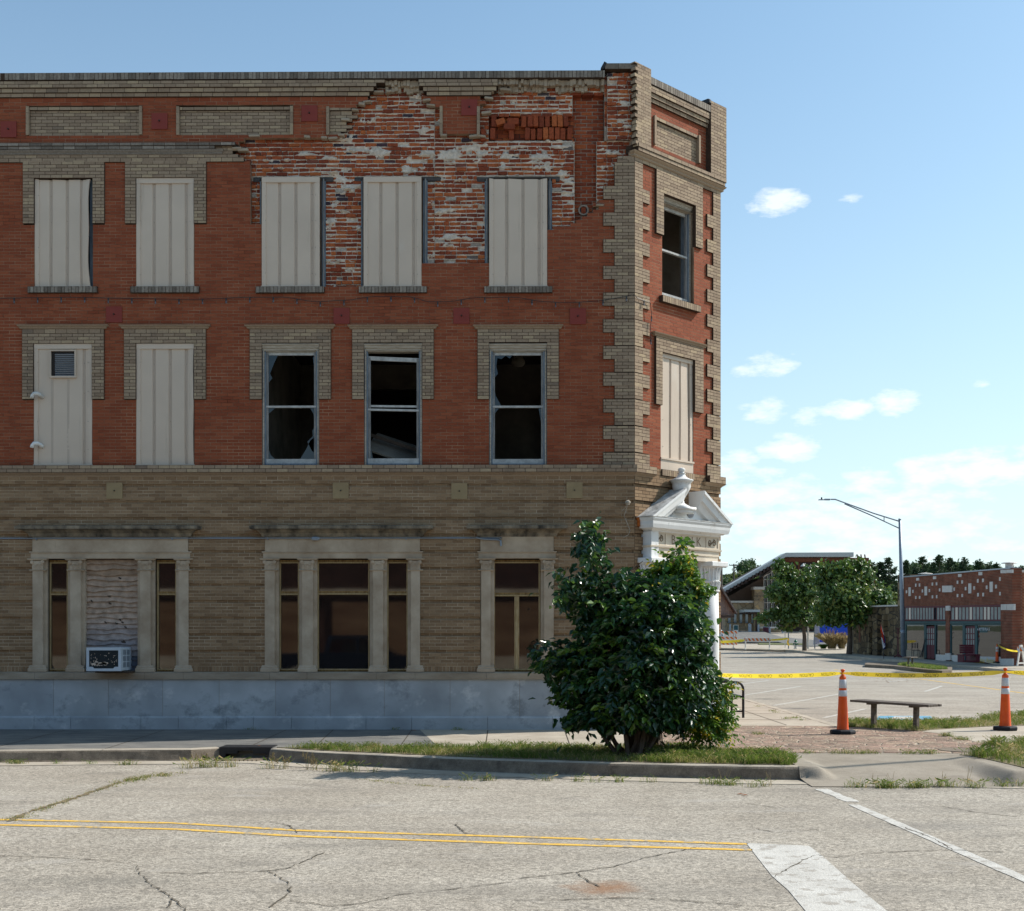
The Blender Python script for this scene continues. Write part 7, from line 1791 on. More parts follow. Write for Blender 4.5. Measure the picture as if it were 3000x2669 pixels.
b = MB(); vb(b, 2126, 1760, 2211, 1766, 167.6, 172); vb(b, 2208, 1719, 2240, 1727, 166.8, 172); vb(b, 2234, 1836, 2289, 1841, 164.8, 168); b.build('stone_band', M['wstone'], VCt)
b = MB(); vpoly(b, [(2126, 1766), (2211, 1766), (2211, 1724), (2236, 1724), (2236, 1690), (2126, 1752)], 169, 180); b.build('stucco_wall', M['stucco'], VCt)
b = MB(); vpoly(b, [(2285, 1880), (2500, 1880), (2500, 1640), (2303, 1640), (2285, 1652)], 170, 185); vpoly(b, [(2236, 1846), (2286, 1846), (2286, 1652), (2236, 1690)], 170, 172); b.build('dark_wall', M['darkstucco'], VCt)
b = MB(); vpoly(b, [(2120, 1736), (2303, 1631), (2501, 1631), (2501, 1618), (2303, 1619), (2112, 1729)], 163, 166.5); b.build('roof', M['metal_roof'], VCt)
b = MB(); vpoly(b, [(2122, 1742), (2300, 1644), (2300, 1636), (2120, 1737)], 164, 184)
for k in range(17):
    x = 2118+k*10.8; y = 1736-(x-2118)*(105/185); vb(b, x, y-2, x+5, y+7, 162.6, 168)
b.build('rafters', M['darkstucco'], VCt)
b = MB(); vb(b, 2296, 1634, 2546, 1645, 164, 166); vb(b, 2326, 1645, 2331, 1720, 165, 165.6); vb(b, 2338, 1645, 2343, 1720, 165, 165.6)
for x in (2511, 2522, 2533): vpoly(b, [(x, 1624), (x+2, 1624), (x+6, 1648), (x+3, 1648)], 165, 165.3)
b.build('timber_frame', M['rbeam'], VCt)
for i in range(17): b = MB(); y = 1648+i*6.3; vb(b, 2498, y, 2549+i*2.4, y+5.8, 166.5-i*.05, 175); b.build('siding_board', M['rbeam'], VCt)
b = MB(); vpoly(b, [(2237, 1836), (2284, 1836), (2284, 1665), (2237, 1690)], 169.2, 169.6); b.build('tall_window', M['glass2'], VCt)
b = MB()
for x in (2237, 2247.5, 2260, 2272, 2283): vb(b, x, 1688 if x < 2250 else 1672, x+1.3, 1837, 168.7, 169.3)
for y in (1697, 1718, 1740, 1765, 1789): vb(b, 2237, y, 2285, y+1.8, 168.6, 169.3)
vpoly(b, [(2236, 1692), (2285, 1664), (2285, 1662), (2236, 1690)], 168.6, 169.3); b.build('mullions', M['wstone'], VCt)
for x in (2133, 2150, 2167, 2184, 2202): b = MB(); vb(b, x, 1786, x+7.5, 1826, 167.7, 167.95); b.build('narrow_window', M['blueglass'], VCt)
b = MB(); vb(b, 2371, 1658, 2440, 1735, 169.3, 169.9); b.build('upper_window', M['blueglass'], VCt)
b = MB(); vb(b, 2182, 1786, 2227, 1793, 163.5, 168, 0); vb(b, 2184, 1793, 2226, 1797, 163.7, 168, 1); b.build('entrance_canopy', [M['metal_roof'], M['darkstucco']], VCt)
b = MB(); vb(b, 2214, 1797, 2221, 1852, 166.8, 167.1); b.build('entrance_door', M['darkstucco'], VCt)
b = MB()
for j, s in enumerate(('VISITOR', 'CENTER')):
    p = V_(2223, 1750+j*10, 166.7); add_text(b, s, lambda x, y: (p.x+x, p.y, p.z+y), .42, 0)
b.build('lettering', M['lintel'], VCt)
b = MB()
for k in range(4): vb(b, 2205, 1810+0*k, 2206, 1811, 166, 166.2)
for (px, y0, y1) in ((2139, 1828, 1846), (2195, 1827, 1850), (2198.5, 1829, 1850), (2222, 1829, 1852), (2255, 1838, 1864), (2293, 1847, 1872)):
    g = V_(px, y1, 160); tpz = V_(px, y0, 160).z; B_ = thing('bollard', g, 'x', 'bollard', 'grey bollards in front of the visitor centre')
    b = MB(); b.lathe(g, [(.12, -.3), (.12, tpz-g.z-.12), (.135, tpz-g.z-.1), (.12, tpz-g.z-.06), (.06, tpz-g.z)], 12); b.build('post', M['steel'], B_)
    B_['label'] = {2139: 'grey bollard beside the teal sign board, leftmost of its row', 2195: 'left one of two grey bollards standing close together', 2198.5: 'right one of two grey bollards standing close together', 2222: 'grey bollard in front of the centre entrance door', 2255: 'grey bollard in front of the maroon litter bin', 2293: 'grey bollard against the dark wall, rightmost of its row'}[px]
g = V_(2245, 1862, 162); TB = thing('litter_bin', g, 'maroon slatted litter bin behind a grey bollard', 'litter bin'); b = MB(); b.lathe(g, [(.42, -.2), (.44, 1.05)], 12); b.build('body', M['maroon'], TB); b = MB(); b.lathe(g, [(.46, 1.05), (.46, 1.12), (.2, 1.15)], 12); b.build('lid', M['steel'], TB)
g = V_(2156, 1851, 140); TS = thing('sign_board', g, 'small teal and white sign board standing above the striped barricade', 'sign'); b = MB(); a, c = V_(2149, 1851, 140), V_(2163, 1831, 140); b.box(a.x, c.x, 140, 140.06, a.z, c.z, 1); b.box(a.x+.04, c.x-.04, 139.98, 140.01, a.z+.2, c.z-.04, 0); b.build('panel', [M['teal'], M['whitepl']], TS); b = MB(); b.box(a.x+.22, a.x+.27, 140, 140.06, HT(140), a.z); b.build('post', M['steel'], TS)
# blue hoarding and marbled panel
g = V_(2445, 1885, 116); BH = thing('blue_hoarding', g, 'bright blue hoarding panel behind the ornamental grass', 'hoarding'); b = MB(); vb(b, 2402, 1812, 2490, 1882, 116, 116.2); b.build('panel', mat('blue_panel', (.012, .06, .48), .5, .05), BH)
g = V_(2392, 1885, 116); BG = thing('marbled_panel', g, 'grey mottled panel leaning left of the blue hoarding', 'panel'); b = MB(); vpoly(b, [(2384, 1888), (2401, 1886), (2402, 1825), (2388, 1828)], 115, 115.2); b.build('panel', mat('mottled_panel', (.16, .17, .25), .6, .3, 6, col2=(.42, .42, .5)), BG)
g = V_(2309, 1822, 112); RS = thing('red_sign', g, 'red sign with white letters half hidden in the left street tree', 'sign'); b = MB(); vb(b, 2299, 1800, 2325, 1823, 112, 112.1, 0)
add_text(b, 'INFO', lambda x, y: (g.x+x+.05, 111.97, g.z+y+.05), .3, 1); b.build('panel', [M['redcl'], M['whitecl']], RS); b = MB(); q = V_(2300, 1800, 112); b.box(q.x, q.x+.06, 112.1, 112.2, HT(112), q.z); b.build('post', M['whitepl'], RS)
# far caution tape
tape_strip('caution_tape', sag(V_(2060, 1879, 106), V_(2182, 1876, 106), 6, .08), 'distant yellow tape running past the tall striped barricade', .22, False)
tape_strip('caution_tape', sag(V_(2257, 1875, 106), V_(2310, 1870, 106.5), 6, .03), 'distant yellow tape between the far A-frame and the sign post', .16, False)
b = MB(); p0 = V_(2310, 1871, 107.9); b.tube([p0, p0+Vector((-.08, 0, -.3)), p0+Vector((.02, 0, -.6))], .06, 5); tag(b.build('caution_tape', M['tape']), 'knotted end of yellow tape hanging on the thin sign post', 'caution tape')
tape_strip('caution_tape', sag(Vector((c3.x, c3.y, 1.2)), Vector((q1.x+.3, q1.y-.5, .9)), 6, .1), 'distant yellow tape from the far cone to the white A-frame barricade', .09, False)
# utility poles with wires on the left
for (px, yt, d, lab) in ((2114, 1657, 150, 'wooden utility pole with one crossarm, nearest the white column'), (2150, 1652, 190, 'wooden utility pole with wide crossarm in front of the background trees')):
    g = Vector((*V_(px, 1850, d)[:2], HT(d))); U = thing('utility_pole', g, lab, 'utility pole', 'utility poles'); b = MB(); tp = V_(px, yt, d); b.tube([g, tp], [.16, .11], 8); b.build('pole', M['bwood'], U)
    b = MB(); a = V_(px-14, yt+4, d); c = V_(px+14, yt+5, d); b.tube([a, c], .07, 6); b.build('crossarm', M['bwood'], U)
    for k in (0.05, .3, .7, .95): b = MB(); p = a.lerp(c, k); b.lathe(p, [(.04, 0), (.05, .1), (.03, .2)], 6); b.build('insulator', M['steel'], U)
# ================================================================ VEGETATION
def leaf_mat(name, stops, rough=.35, trans=.3, spec=.5):
    m = bpy.data.materials.new(name); m.use_nodes = True; nt = m.node_tree; b = nt.nodes['Principled BSDF']; L = nt.links; N = nt.nodes.new
    b.inputs['Roughness'].default_value = rough; b.inputs['Specular IOR Level'].default_value = spec
    at = N('ShaderNodeAttribute'); at.attribute_name = 'rnd'; rp = N('ShaderNodeValToRGB'); cr = rp.color_ramp
    cr.elements[0].position = stops[0][0]; cr.elements[0].color = (*stops[0][1], 1); cr.elements[1].position = stops[-1][0]; cr.elements[1].color = (*stops[-1][1], 1)
    for p, c in stops[1:-1]: e = cr.elements.new(p); e.color = (*c, 1)
    L.new(at.outputs['Fac'], rp.inputs[0]); L.new(rp.outputs[0], b.inputs['Base Color'])
    t = N('ShaderNodeBsdfTranslucent'); hs = N('ShaderNodeHueSaturation'); hs.inputs['Value'].default_value = 1.7; hs.inputs['Hue'].default_value = .485; L.new(rp.outputs[0], hs.inputs['Color']); L.new(hs.outputs[0], t.inputs[0])
    mx = N('ShaderNodeMixShader'); mx.inputs[0].default_value = trans; L.new(b.outputs[0], mx.inputs[1]); L.new(t.outputs[0], mx.inputs[2]); L.new(mx.outputs[0], nt.nodes['Material Output'].inputs[0])
    return m
M['leaf'] = leaf_mat('glossy_shrub_leaf', [(0, (.010, .038, .017)), (.45, (.018, .060, .019)), (.78, (.045, .11, .022)), (1, (.10, .19, .02))], .28, .24, .7)
M['leafy'] = leaf_mat('bright_vine_leaf', [(0, (.045, .12, .018)), (.6, (.08, .17, .02)), (.94, (.12, .2, .02)), (1, (.45, .36, .03))], .35, .35, .5)
M['leaft'] = leaf_mat('street_tree_leaf', [(0, (.035, .085, .02)), (.6, (.075, .14, .03)), (.88, (.15, .19, .03)), (.97, (.12, .10, .02)), (1, (.28, .07, .02))], .4, .2, .5)
M['leafd'] = leaf_mat('dark_broadleaf', [(0, (.03, .065, .03)), (1, (.08, .135, .045))], .5, .2, .4)
M['leafb'] = leaf_mat('pale_broadleaf', [(0, (.055, .085, .02)), (1, (.11, .15, .035))], .5, .25, .4)
M['leafc'] = leaf_mat('cedar_foliage', [(0, (.025, .055, .028)), (1, (.065, .105, .045))], .7, .1, .3)
M['bark'] = mat('grey_brown_bark', (.06, .045, .035), .95, .3, 14, bump=.6, col2=(.14, .11, .085), stretch=(1, 1, .3))
M['grass'] = leaf_mat('grass_blade', [(0, (.06, .11, .018)), (.55, (.12, .18, .03)), (.8, (.22, .21, .06)), (1, (.42, .34, .17))], .6, .35, .3)
M['straw'] = leaf_mat('dry_grass', [(0, (.18, .15, .06)), (1, (.42, .33, .18))], .8, .2, .2)
def norm(a): return a/np.maximum(1e-9, np.linalg.norm(a, axis=1, keepdims=True))
def np_mesh(name, V, Fq, rnd, mats, parent=None, smooth=False):
    me = bpy.data.meshes.new(name); V = V.reshape(-1, 3)
    if parent is not None: V = V-np.array(root_loc(parent))
    k = Fq.shape[1]; n = len(Fq)
    me.vertices.add(len(V)); me.vertices.foreach_set('co', V.astype(np.float64).ravel()); me.loops.add(n*k); me.loops.foreach_set('vertex_index', Fq.astype(np.int32).ravel())
    me.polygons.add(n); me.polygons.foreach_set('loop_start', (np.arange(n)*k).astype(np.int32))
    me.polygons.foreach_set('use_smooth', np.full(n, bool(smooth)))
    at = me.attributes.new('rnd', 'FLOAT', 'FACE'); at.data.foreach_set('value', rnd.astype(np.float32)); me.update(calc_edges=True)
    for m in (mats if isinstance(mats, list) else [mats]): me.materials.append(m)
    o = bpy.data.objects.new(name, me); COL.objects.link(o)
    if parent is not None: o.parent = parent
    return o
rs = np.random.RandomState(42)
def leaves(P, D, Nn, Ln, Wd, rnd, fold=.25):
    "pointed leaves: base P, direction D, normal N, length, width -> 2 quads folded on the midrib"
    S = norm(np.cross(D, Nn)); Nn = norm(np.cross(S, D)); L = Ln[:, None]; W_ = Wd[:, None]
    b = P; t = P+D*L-Nn*L*.12; ml = P+D*L*.42+S*W_*.5+Nn*W_*fold; mr = P+D*L*.42-S*W_*.5+Nn*W_*fold; ml2 = P+D*L*.78+S*W_*.30+Nn*W_*fold*.4-Nn*L*.05; mr2 = P+D*L*.78-S*W_*.30+Nn*W_*fold*.4-Nn*L*.05; mc = P+D*L*.6-Nn*L*.02
    V = np.stack([b, ml, ml2, t, mr2, mr, mc], 1); n = len(P); o = (np.arange(n)*7)[:, None]
    Fq = np.concatenate([o+np.array([0, 6, 2, 1]), o+np.array([6, 3, 3, 2])[[0, 1, 3, 3]], o+np.array([0, 5, 4, 6])], 0)
    Fq = np.concatenate([o+np.array([0, 6, 2, 1]), o+np.array([0, 5, 4, 6]), o+np.array([6, 4, 3, 2])], 0)
    return V.reshape(-1, 3), Fq, np.tile(rnd, 3)
def compound(lobes, n_spray, nl=(7, 9), ll=(.085, .13), lw=.5, mat_=None, parent=None, name='foliage', shell=.62, rad=.33, base=None, rndf=None, droop=.35, dens=None, outline=None):
    vol = np.array([l[3]*l[4]*l[5]*(l[6] if len(l) > 6 else 1) for l in lobes]); vol = vol**.8; pr = vol/vol.sum()
    idx = rs.choice(len(lobes), n_spray, p=pr); L = np.array([l[:6] for l in lobes])[idx]
    d = norm(rs.normal(size=(n_spray, 3))); r = shell+(1-shell)*rs.rand(n_spray)**.7; r *= (1+.18*rs.normal(size=n_spray)*.6)
    C = L[:, :3]+d*L[:, 3:6]*r[:, None]
    out = norm(d*np.array([1, 1, .6])+rs.normal(size=(n_spray, 3))*.45+np.array([0, 0, .15]))
    Vs, Fs, Rs_ = [], [], []; tw = []; off = 0
    N_ = nl[1]; span = rad
    t = np.linspace(0, 1, N_)
    Pall, Dall, Nall, La, Wa, Ra = [], [], [], [], [], []
    side = norm(np.cross(out, np.array([0, 0, 1.0])+rs.normal(size=(n_spray, 3))*.25)); up = norm(np.cross(side, out))
    base_r = rs.rand(n_spray) if rndf is None else rndf(C)
    for k in range(N_):
        tt = t[k]; pos = C+out*(span*tt)[..., None]-np.array([0, 0, 1])*(droop*span*tt*tt)
        s = 1 if k % 2 else -1
        if k == N_-1: D = norm(out-np.array([0, 0, .4]))
        else: D = norm(out*.55+side*s*1.0-np.array([0, 0, 1])*rs.uniform(.2, 1.1, (n_spray, 1))+rs.normal(size=(n_spray, 3))*.15)
        Nn = norm(up+rs.normal(size=(n_spray, 3))*.35)
        ln = rs.uniform(ll[0], ll[1], n_spray)*(1-.15*abs(tt-.5))
        Pall.append(pos); Dall.append(D); Nall.append(Nn); La.append(ln); Wa.append(ln*lw*rs.uniform(.85, 1.15, n_spray)); Ra.append(np.clip(base_r+rs.uniform(-.2, .2, n_spray), 0, 1))
    Pa, Da, Na, La, Wa, Ra = [np.concatenate(q) for q in (Pall, Dall, Nall, La, Wa, Ra)]
    if outline is not None:     # trim the crown to the shrub's uneven outline (a vertical profile in metres)
        X, Zz = Pa[:, 0]+Da[:, 0]*La*.5, Pa[:, 2]+Da[:, 2]*La*.5; X = X*BD/Pa[:, 1]; Zz = EYE+(Zz-EYE)*BD/Pa[:, 1]; c = np.zeros(len(X), bool); j = len(outline)-1
        for i in range(len(outline)):
            a, b_ = outline[i], outline[j]; c ^= ((a[1] > Zz) != (b_[1] > Zz)) & (X < (b_[0]-a[0])*(Zz-a[1])/(b_[1]-a[1]+1e-12)+a[0]); j = i
        c |= rs.rand(len(c)) < .02; Pa, Da, Na, La, Wa, Ra = Pa[c], Da[c], Na[c], La[c], Wa[c], Ra[c]
    V, Fq, rr = leaves(Pa, Da, Na, La, Wa, Ra)
    o = np_mesh(name, V, Fq, rr, mat_, parent)
    return C, out
BD = 17.6
def lob(px, py, rx, ry, dy=0, rd=None, w=1):
    p = AT(px, py, BD+dy); s = BD/F; return (p.x, p.y, p.z, rx*s, (rd or min(rx, 190)*.8)*s, ry*s, w)
shrub = thing('shrub', G(1850, 2214, 0), 'big dark glossy leaved shrub in the verge hiding the bank corner', 'shrub')
OUTL = [(AT(x, y, BD).x, AT(x, y, BD).z) for x, y in ((1688,1530),(1705,1522),(1735,1535),(1765,1524),(1770,1532),(1745,1550),(1745,1570),(1790,1580),(1770,1590),(1762,1605),(1800,1615),(1775,1625),(1780,1640),(1805,1655),(1790,1668),(1765,1680),(1800,1690),(1830,1660),(1870,1665),(1890,1650),(1905,1600),(1930,1605),(1945,1620),(1970,1590),(1985,1560),(2000,1580),(2030,1568),(2035,1600),(2045,1620),(2040,1660),(2050,1690),(2080,1710),(2098,1715),(2095,1740),(2075,1760),(2070,1800),(2085,1850),(2098,1880),(2080,1900),(2100,1960),(2120,1990),(2100,2030),(2080,2090),(2050,2110),(2020,2130),(1990,2150),(1940,2140),(1920,2155),(1880,2138),(1840,2150),(1800,2140),(1770,2155),(1740,2130),(1700,2140),(1660,2145),(1650,2110),(1690,2080),(1610,2060),(1620,2030),(1600,2000),(1590,1975),(1560,1960),(1545,1915),(1590,1900),(1580,1872),(1620,1880),(1640,1865),(1680,1880),(1690,1830),(1650,1810),(1635,1790),(1615,1735),(1640,1730),(1620,1680),(1640,1665),(1670,1680),(1680,1650),(1720,1680),(1700,1640),(1670,1620),(1680,1600),(1720,1590),(1680,1575),(1675,1565),(1720,1560),(1700,1545))]
LB = [lob(1845, 1960, 170, 190), lob(1880, 1790, 140, 78), lob(1745, 1850, 55, 48), lob(1720, 1790, 34, 26, w=1.2), lob(1955, 1900, 120, 170), lob(1705, 2020, 62, 55), lob(1700, 1960, 50, 36), lob(1810, 2090, 135, 55), lob(1960, 2050, 100, 75), lob(1650, 1950, 52, 17, w=1.8), lob(1600, 1945, 34, 9, w=2), lob(1575, 1958, 16, 7, w=2), lob(1690, 1762, 30, 20, w=1.5), lob(1655, 1990, 34, 10, w=1.8), lob(1625, 1900, 28, 9, w=1.5),
      lob(2060, 1800, 36, 44), lob(2095, 1745, 20, 14, w=1.5), lob(2075, 1880, 36, 40), lob(2060, 1960, 46, 50), lob(1775, 1735, 46, 26), lob(1660, 2060, 30, 18, w=1.3), lob(1680, 2110, 44, 30), lob(1750, 1690, 26, 24), lob(1742, 1625, 42, 14, w=2), lob(1738, 1578, 34, 11, w=2), lob(1728, 1535, 26, 7, w=2.4), lob(1760, 1545, 16, 7, w=2), lob(1775, 1655, 24, 13, w=1.8), lob(1740, 1600, 30, 60, w=3), lob(1730, 1560, 40, 30, w=3), lob(1660, 1700, 40, 30, w=1.5), lob(1655, 1740, 35, 20, w=1.5), lob(1590, 1920, 40, 40, w=1.5), lob(1640, 2120, 40, 25, w=1.5), lob(2090, 1990, 30, 40, w=1.3), lob(1700, 1650, 22, 12, w=1.8), lob(1845, 1705, 42, 20, w=1), lob(1890, 1700, 30, 20), lob(1900, 2150, 50, 20), lob(1760, 2150, 30, 14)]
compound(LB, 1950, ll=(.095, .165), lw=.52, mat_=M['leaf'], parent=shrub, shell=.5, outline=OUTL)
LB2 = [lob(2010, 1710, 50, 46), lob(1985, 1650, 32, 22), lob(1995, 1605, 9, 20, w=1.4), lob(2032, 1640, 12, 16, w=1.4), lob(1945, 1672, 22, 12, w=1.0), lob(2062, 1672, 12, 16, w=1.2), lob(1920, 1700, 36, 22), lob(2045, 1720, 26, 40)]
LB2 = [(a[0], a[1]+.3, *a[2:]) for a in LB2]
compound(LB2, 300, outline=OUTL, ll=(.075, .12), mat_=M['leafy'], parent=shrub, name='sunlit_shoots', shell=.3, rad=.25)
vine = thing('young_sapling', G(2060, 2190, 0), 'sparse bright green sapling drooping on the right side of the big shrub', 'sapling')
LV = [lob(2095, 2060, 34, 50, .2), lob(2120, 2020, 18, 26, .2), lob(2125, 2150, 18, 14, .1), lob(2110, 2100, 24, 30, .1), lob(2050, 2120, 50, 40, .1), lob(2110, 2140, 26, 22, .1), lob(2070, 2160, 30, 16, 0), lob(2030, 2080, 40, 30, .2)]
compound(LV, 380, ll=(.045, .085), lw=.55, mat_=M['leafy'], parent=vine, name='foliage', shell=.2, rad=.2)
b = MB(); rr_ = random.Random(4); base = G(1850, 2214, 0)
def limb(p, q, r0, r1, n=7, wob=.06):
    P = []; 
    for k in range(n+1): t = k/n; P.append(p.lerp(q, t)+Vector((rr_.uniform(-wob, wob)*(0 < k < n), rr_.uniform(-wob, wob)*(0 < k < n), .12*math.sin(t*math.pi)*(q-p).length*.3)))
    b.tube(P, [r0+(r1-r0)*k/n for k in range(n+1)], 7); return P
for (bx, tx, ty, dy) in ((1820, 1700, 1900, 0), (1812, 1640, 1960, -.1), (1840, 1760, 1760, .2), (1850, 1742, 1550, 0), (1860, 1880, 1720, -.2), (1872, 1990, 1620, .3), (1880, 2050, 1850, .1), (1890, 2040, 2030, 0), (1835, 1720, 2080, -.3), (1865, 1900, 1850, -.4), (1850, 1840, 1800, .4), (1845, 1930, 1980, -.3)):
    p = G(bx, 2212+rr_.uniform(-4, 6), 0); q = AT(tx, ty, BD+dy); P = limb(p, q, .035, .008)
    for k in (3, 4, 5, 6): limb(P[k], P[k]+Vector((rr_.uniform(-.5, .5), rr_.uniform(-.4, .4), rr_.uniform(.1, .5))), .012, .004, 4, .03)
b.build('stems', M['bark'], shrub)
b = MB(); p = G(1905, 2205, 0)
b.lathe((p.x+.02, p.y+.1, -.02), [(.24, 0), (.2, .08), (.17, .22), (.16, .34), (.05, .36)], 9); b.build('stump', M['bark'], shrub)
b = MB(); 
for (tx, ty) in ((2085, 2010), (2110, 2050), (2115, 2130), (2070, 2150), (2030, 2075)): limb(G(2030, 2190, 0), AT(tx, ty, BD+.2), .014, .004, 6, .04)
b.build('stems', M['bark'], vine)

# ---------------------------------------------------------------- grass
def poly_pts(P, n):
    P = np.array(P); x0, y0 = P.min(0); x1, y1 = P.max(0); out = np.zeros((0, 2))
    while len(out) < n:
        q = rs.rand(n*2, 2)*[x1-x0, y1-y0]+[x0, y0]; c = np.zeros(len(q), bool); j = len(P)-1
        for i in range(len(P)):
            a, bb = P[i], P[j]; cond = ((a[1] > q[:, 1]) != (bb[1] > q[:, 1])) & (q[:, 0] < (bb[0]-a[0])*(q[:, 1]-a[1])/(bb[1]-a[1]+1e-12)+a[0]); c ^= cond; j = i
        out = np.concatenate([out, q[c]])
    return out[:n]
def blades(X, Y, Z0, H_, Wb, rnd, lean=.5):
    n = len(X); a = rs.rand(n)*2*np.pi; d = np.stack([np.cos(a), np.sin(a)], 1); w = np.stack([-d[:, 1], d[:, 0]], 1)*Wb[:, None]/2
    ln = (rs.rand(n)*lean)[:, None]*H_[:, None]
    def p(off, side, z): return np.concatenate([np.stack([X, Y], 1)+d*off+w*side, (Z0+z)[:, None]], 1)
    V = np.stack([p(0, -1, 0*H_), p(0, 1, 0*H_), p(ln*.4, .75, H_*.55), p(ln*.4, -.75, H_*.55), p(ln*1.3, .12, H_*(1-.2*rs.rand(n))), p(ln*1.3, -.12, H_*.97)], 1)
    o = (np.arange(n)*6)[:, None]; Fq = np.concatenate([o+np.array([0, 1, 2, 3]), o+np.array([3, 2, 4, 5])], 0)
    return V.reshape(-1, 3), Fq, np.tile(rnd, 2)
def grass(name, P, n, hmin, hmax, z0=.01, dry=.25, w=.006, label=None, tuft=.45):
    q = poly_pts(P, n); k = int(n*tuft); nc = max(4, n//90); c = q[rs.choice(n, nc)]; q[:k] = c[rs.choice(nc, k)]+rs.normal(size=(k, 2))*.035
    nz_ = np.array([mnoise.noise(Vector((x*1.1, y*1.1, 3))) for x, y in q]); h = rs.uniform(hmin, hmax, n)*(1+.5*nz_); h[:k] *= 1.35
    rnd = np.clip(rs.rand(n)*.6+(nz_ < -.12)*.3+(rs.rand(n) < dry)*.45, 0, 1)
    V, Fq, rr = blades(q[:, 0], q[:, 1], np.full(n, z0), h, np.full(n, w), rnd, .9)
    return tag(np_mesh(name, V, Fq, rr, M['grass']), label, 'grass', kind='stuff')
grass('verge_grass', g1, 26000, .02, .075, label='patchy grass on the verge strip under the shrub')
grass('verge_grass', [(p[0], p[1]) for p in gm((1900, 2200), (2250, 2208), (2340, 2232), (2330, 2240), (2200, 2241), (1900, 2235))], 9000, .04, .1, label='denser green grass at the rounded end of the verge')
grass('lawn_grass', g2, 9000, .03, .09, label='grass strip under the plank bench'); grass('lawn_grass', g3, 26000, .04, .12, label='lawn right of the ramp'); grass('lawn_grass', g4, 8000, .03, .09, label='grass behind the right cone')
isg = [(v.x, v.y) for v in farpoly([(2630, 1949), (2660, 1945), (2760, 1957), (2778, 1961), (2740, 1962), (2690, 1957)], .16)]
V_q = poly_pts(isg, 5000); Vb, Fb, rb = blades(V_q[:, 0], V_q[:, 1], np.full(5000, .17), rs.uniform(.05, .15, 5000), np.full(5000, .03), rs.rand(5000)*.8); tag(np_mesh('island_grass', Vb, Fb, rb, M['grass']), 'dry grass on the far traffic island', 'grass', kind='stuff')
def tufts(name, C, label, spread=.032, n=60, h=(.04, .12), dry=.3, w=.006):
    X = []; 
    for (x, y, z) in C: q = rs.normal(size=(n, 2))*[spread*1.6, spread]+[x, y]; X.append(np.concatenate([q, np.full((n, 1), z)], 1))
    X = np.concatenate(X); m_ = len(X); rnd = np.clip(rs.rand(m_)*.7+(rs.rand(m_) < dry)*.5, 0, 1)
    V, Fq, rr = blades(X[:, 0], X[:, 1], X[:, 2], rs.uniform(h[0], h[1], m_), np.full(m_, w), rnd, 1.4)
    return tag(np_mesh(name, V, Fq, rr, M['grass']), label, 'weeds', kind='stuff')
def gl(pts, z, n, j=.03):
    out = []
    P = [G(x, y, z) for x, y in pts]
    for a, c in zip(P[:-1], P[1:]):
        for k in range(n): t = rs.rand(); p = a.lerp(c, t); out.append((p.x+rs.normal()*j, p.y+rs.normal()*j, z))
    return out
tufts('weeds', gl([(2480, 2306), (2640, 2309), (2820, 2304)], RZ, 9, .03)+gl([(2830, 2305), (3000, 2306)], RZ, 5), 'green weeds in the gutter seam at the foot of the ramp', n=34, h=(.03, .12))
tufts('weeds', gl([(1300, 2288), (1560, 2285), (1760, 2292), (1900, 2290)], RZ, 3, .04)+gl([(2060, 2296), (2250, 2306)], RZ, 9, .04), 'weeds along the sunny kerb foot', n=26, h=(.03, .11))
tufts('weeds', gl([(545, 2250), (610, 2248), (700, 2246)], RZ, 6, .04)+gl([(790, 2252), (990, 2260), (1100, 2262)], RZ, 7, .05), 'dry weeds either side of the storm drain', n=16, h=(.04, .17), dry=.6)
tufts('weeds', gl([(0, 2236), (60, 2238), (500, 2242)], RZ, 5, .03), 'small weeds in the shaded gutter', n=30, h=(.02, .08))
tufts('weeds', gl([(350, 2293), (430, 2280), (510, 2267)], RZ, 12, .05), 'grass growing from the road crack by the gutter', n=22, h=(.01, .05), dry=.7)
tufts('weeds', gl([(25, 2407), (150, 2362), (350, 2295)], RZ, 16, .02), 'thin dry grass along the diagonal road crack', n=18, h=(.008, .025), dry=.8, spread=.03)
tufts('weeds', gl([(1065, 2284), (1180, 2298), (1400, 2312)], RZ, 9, .02), 'dry grass along a road crack near the kerb', n=18, h=(.006, .02), dry=.8, spread=.03)
tufts('weeds', gl([(2380, 2208), (2560, 2207), (2740, 2208)], .005, 6, .03)+gl([(2735, 2150), (2890, 2180), (2950, 2193)], .01, 7, .04)+gl([(2440, 2128), (2490, 2130)], .01, 4, .03), 'weeds around the edges of the stone paving', n=45, h=(.02, .07))
tufts('weeds', gl([(2215, 2069), (2330, 2103), (2370, 2113)], 0, 4, .04)+gl([(2230, 2152), (2200, 2150)], .006, 3, .05)+gl([(2290, 2105), (2310, 2106)], 0, 2, .03), 'weeds in the joints of the side pavement', n=30, h=(.015, .05))
tufts('weeds', gl([(720, 2137), (760, 2137)], 0, 2, .01)+gl([(1100, 2138), (1350, 2139)], 0, 3, .01), 'small weeds against the stone base', n=30, h=(.02, .06))
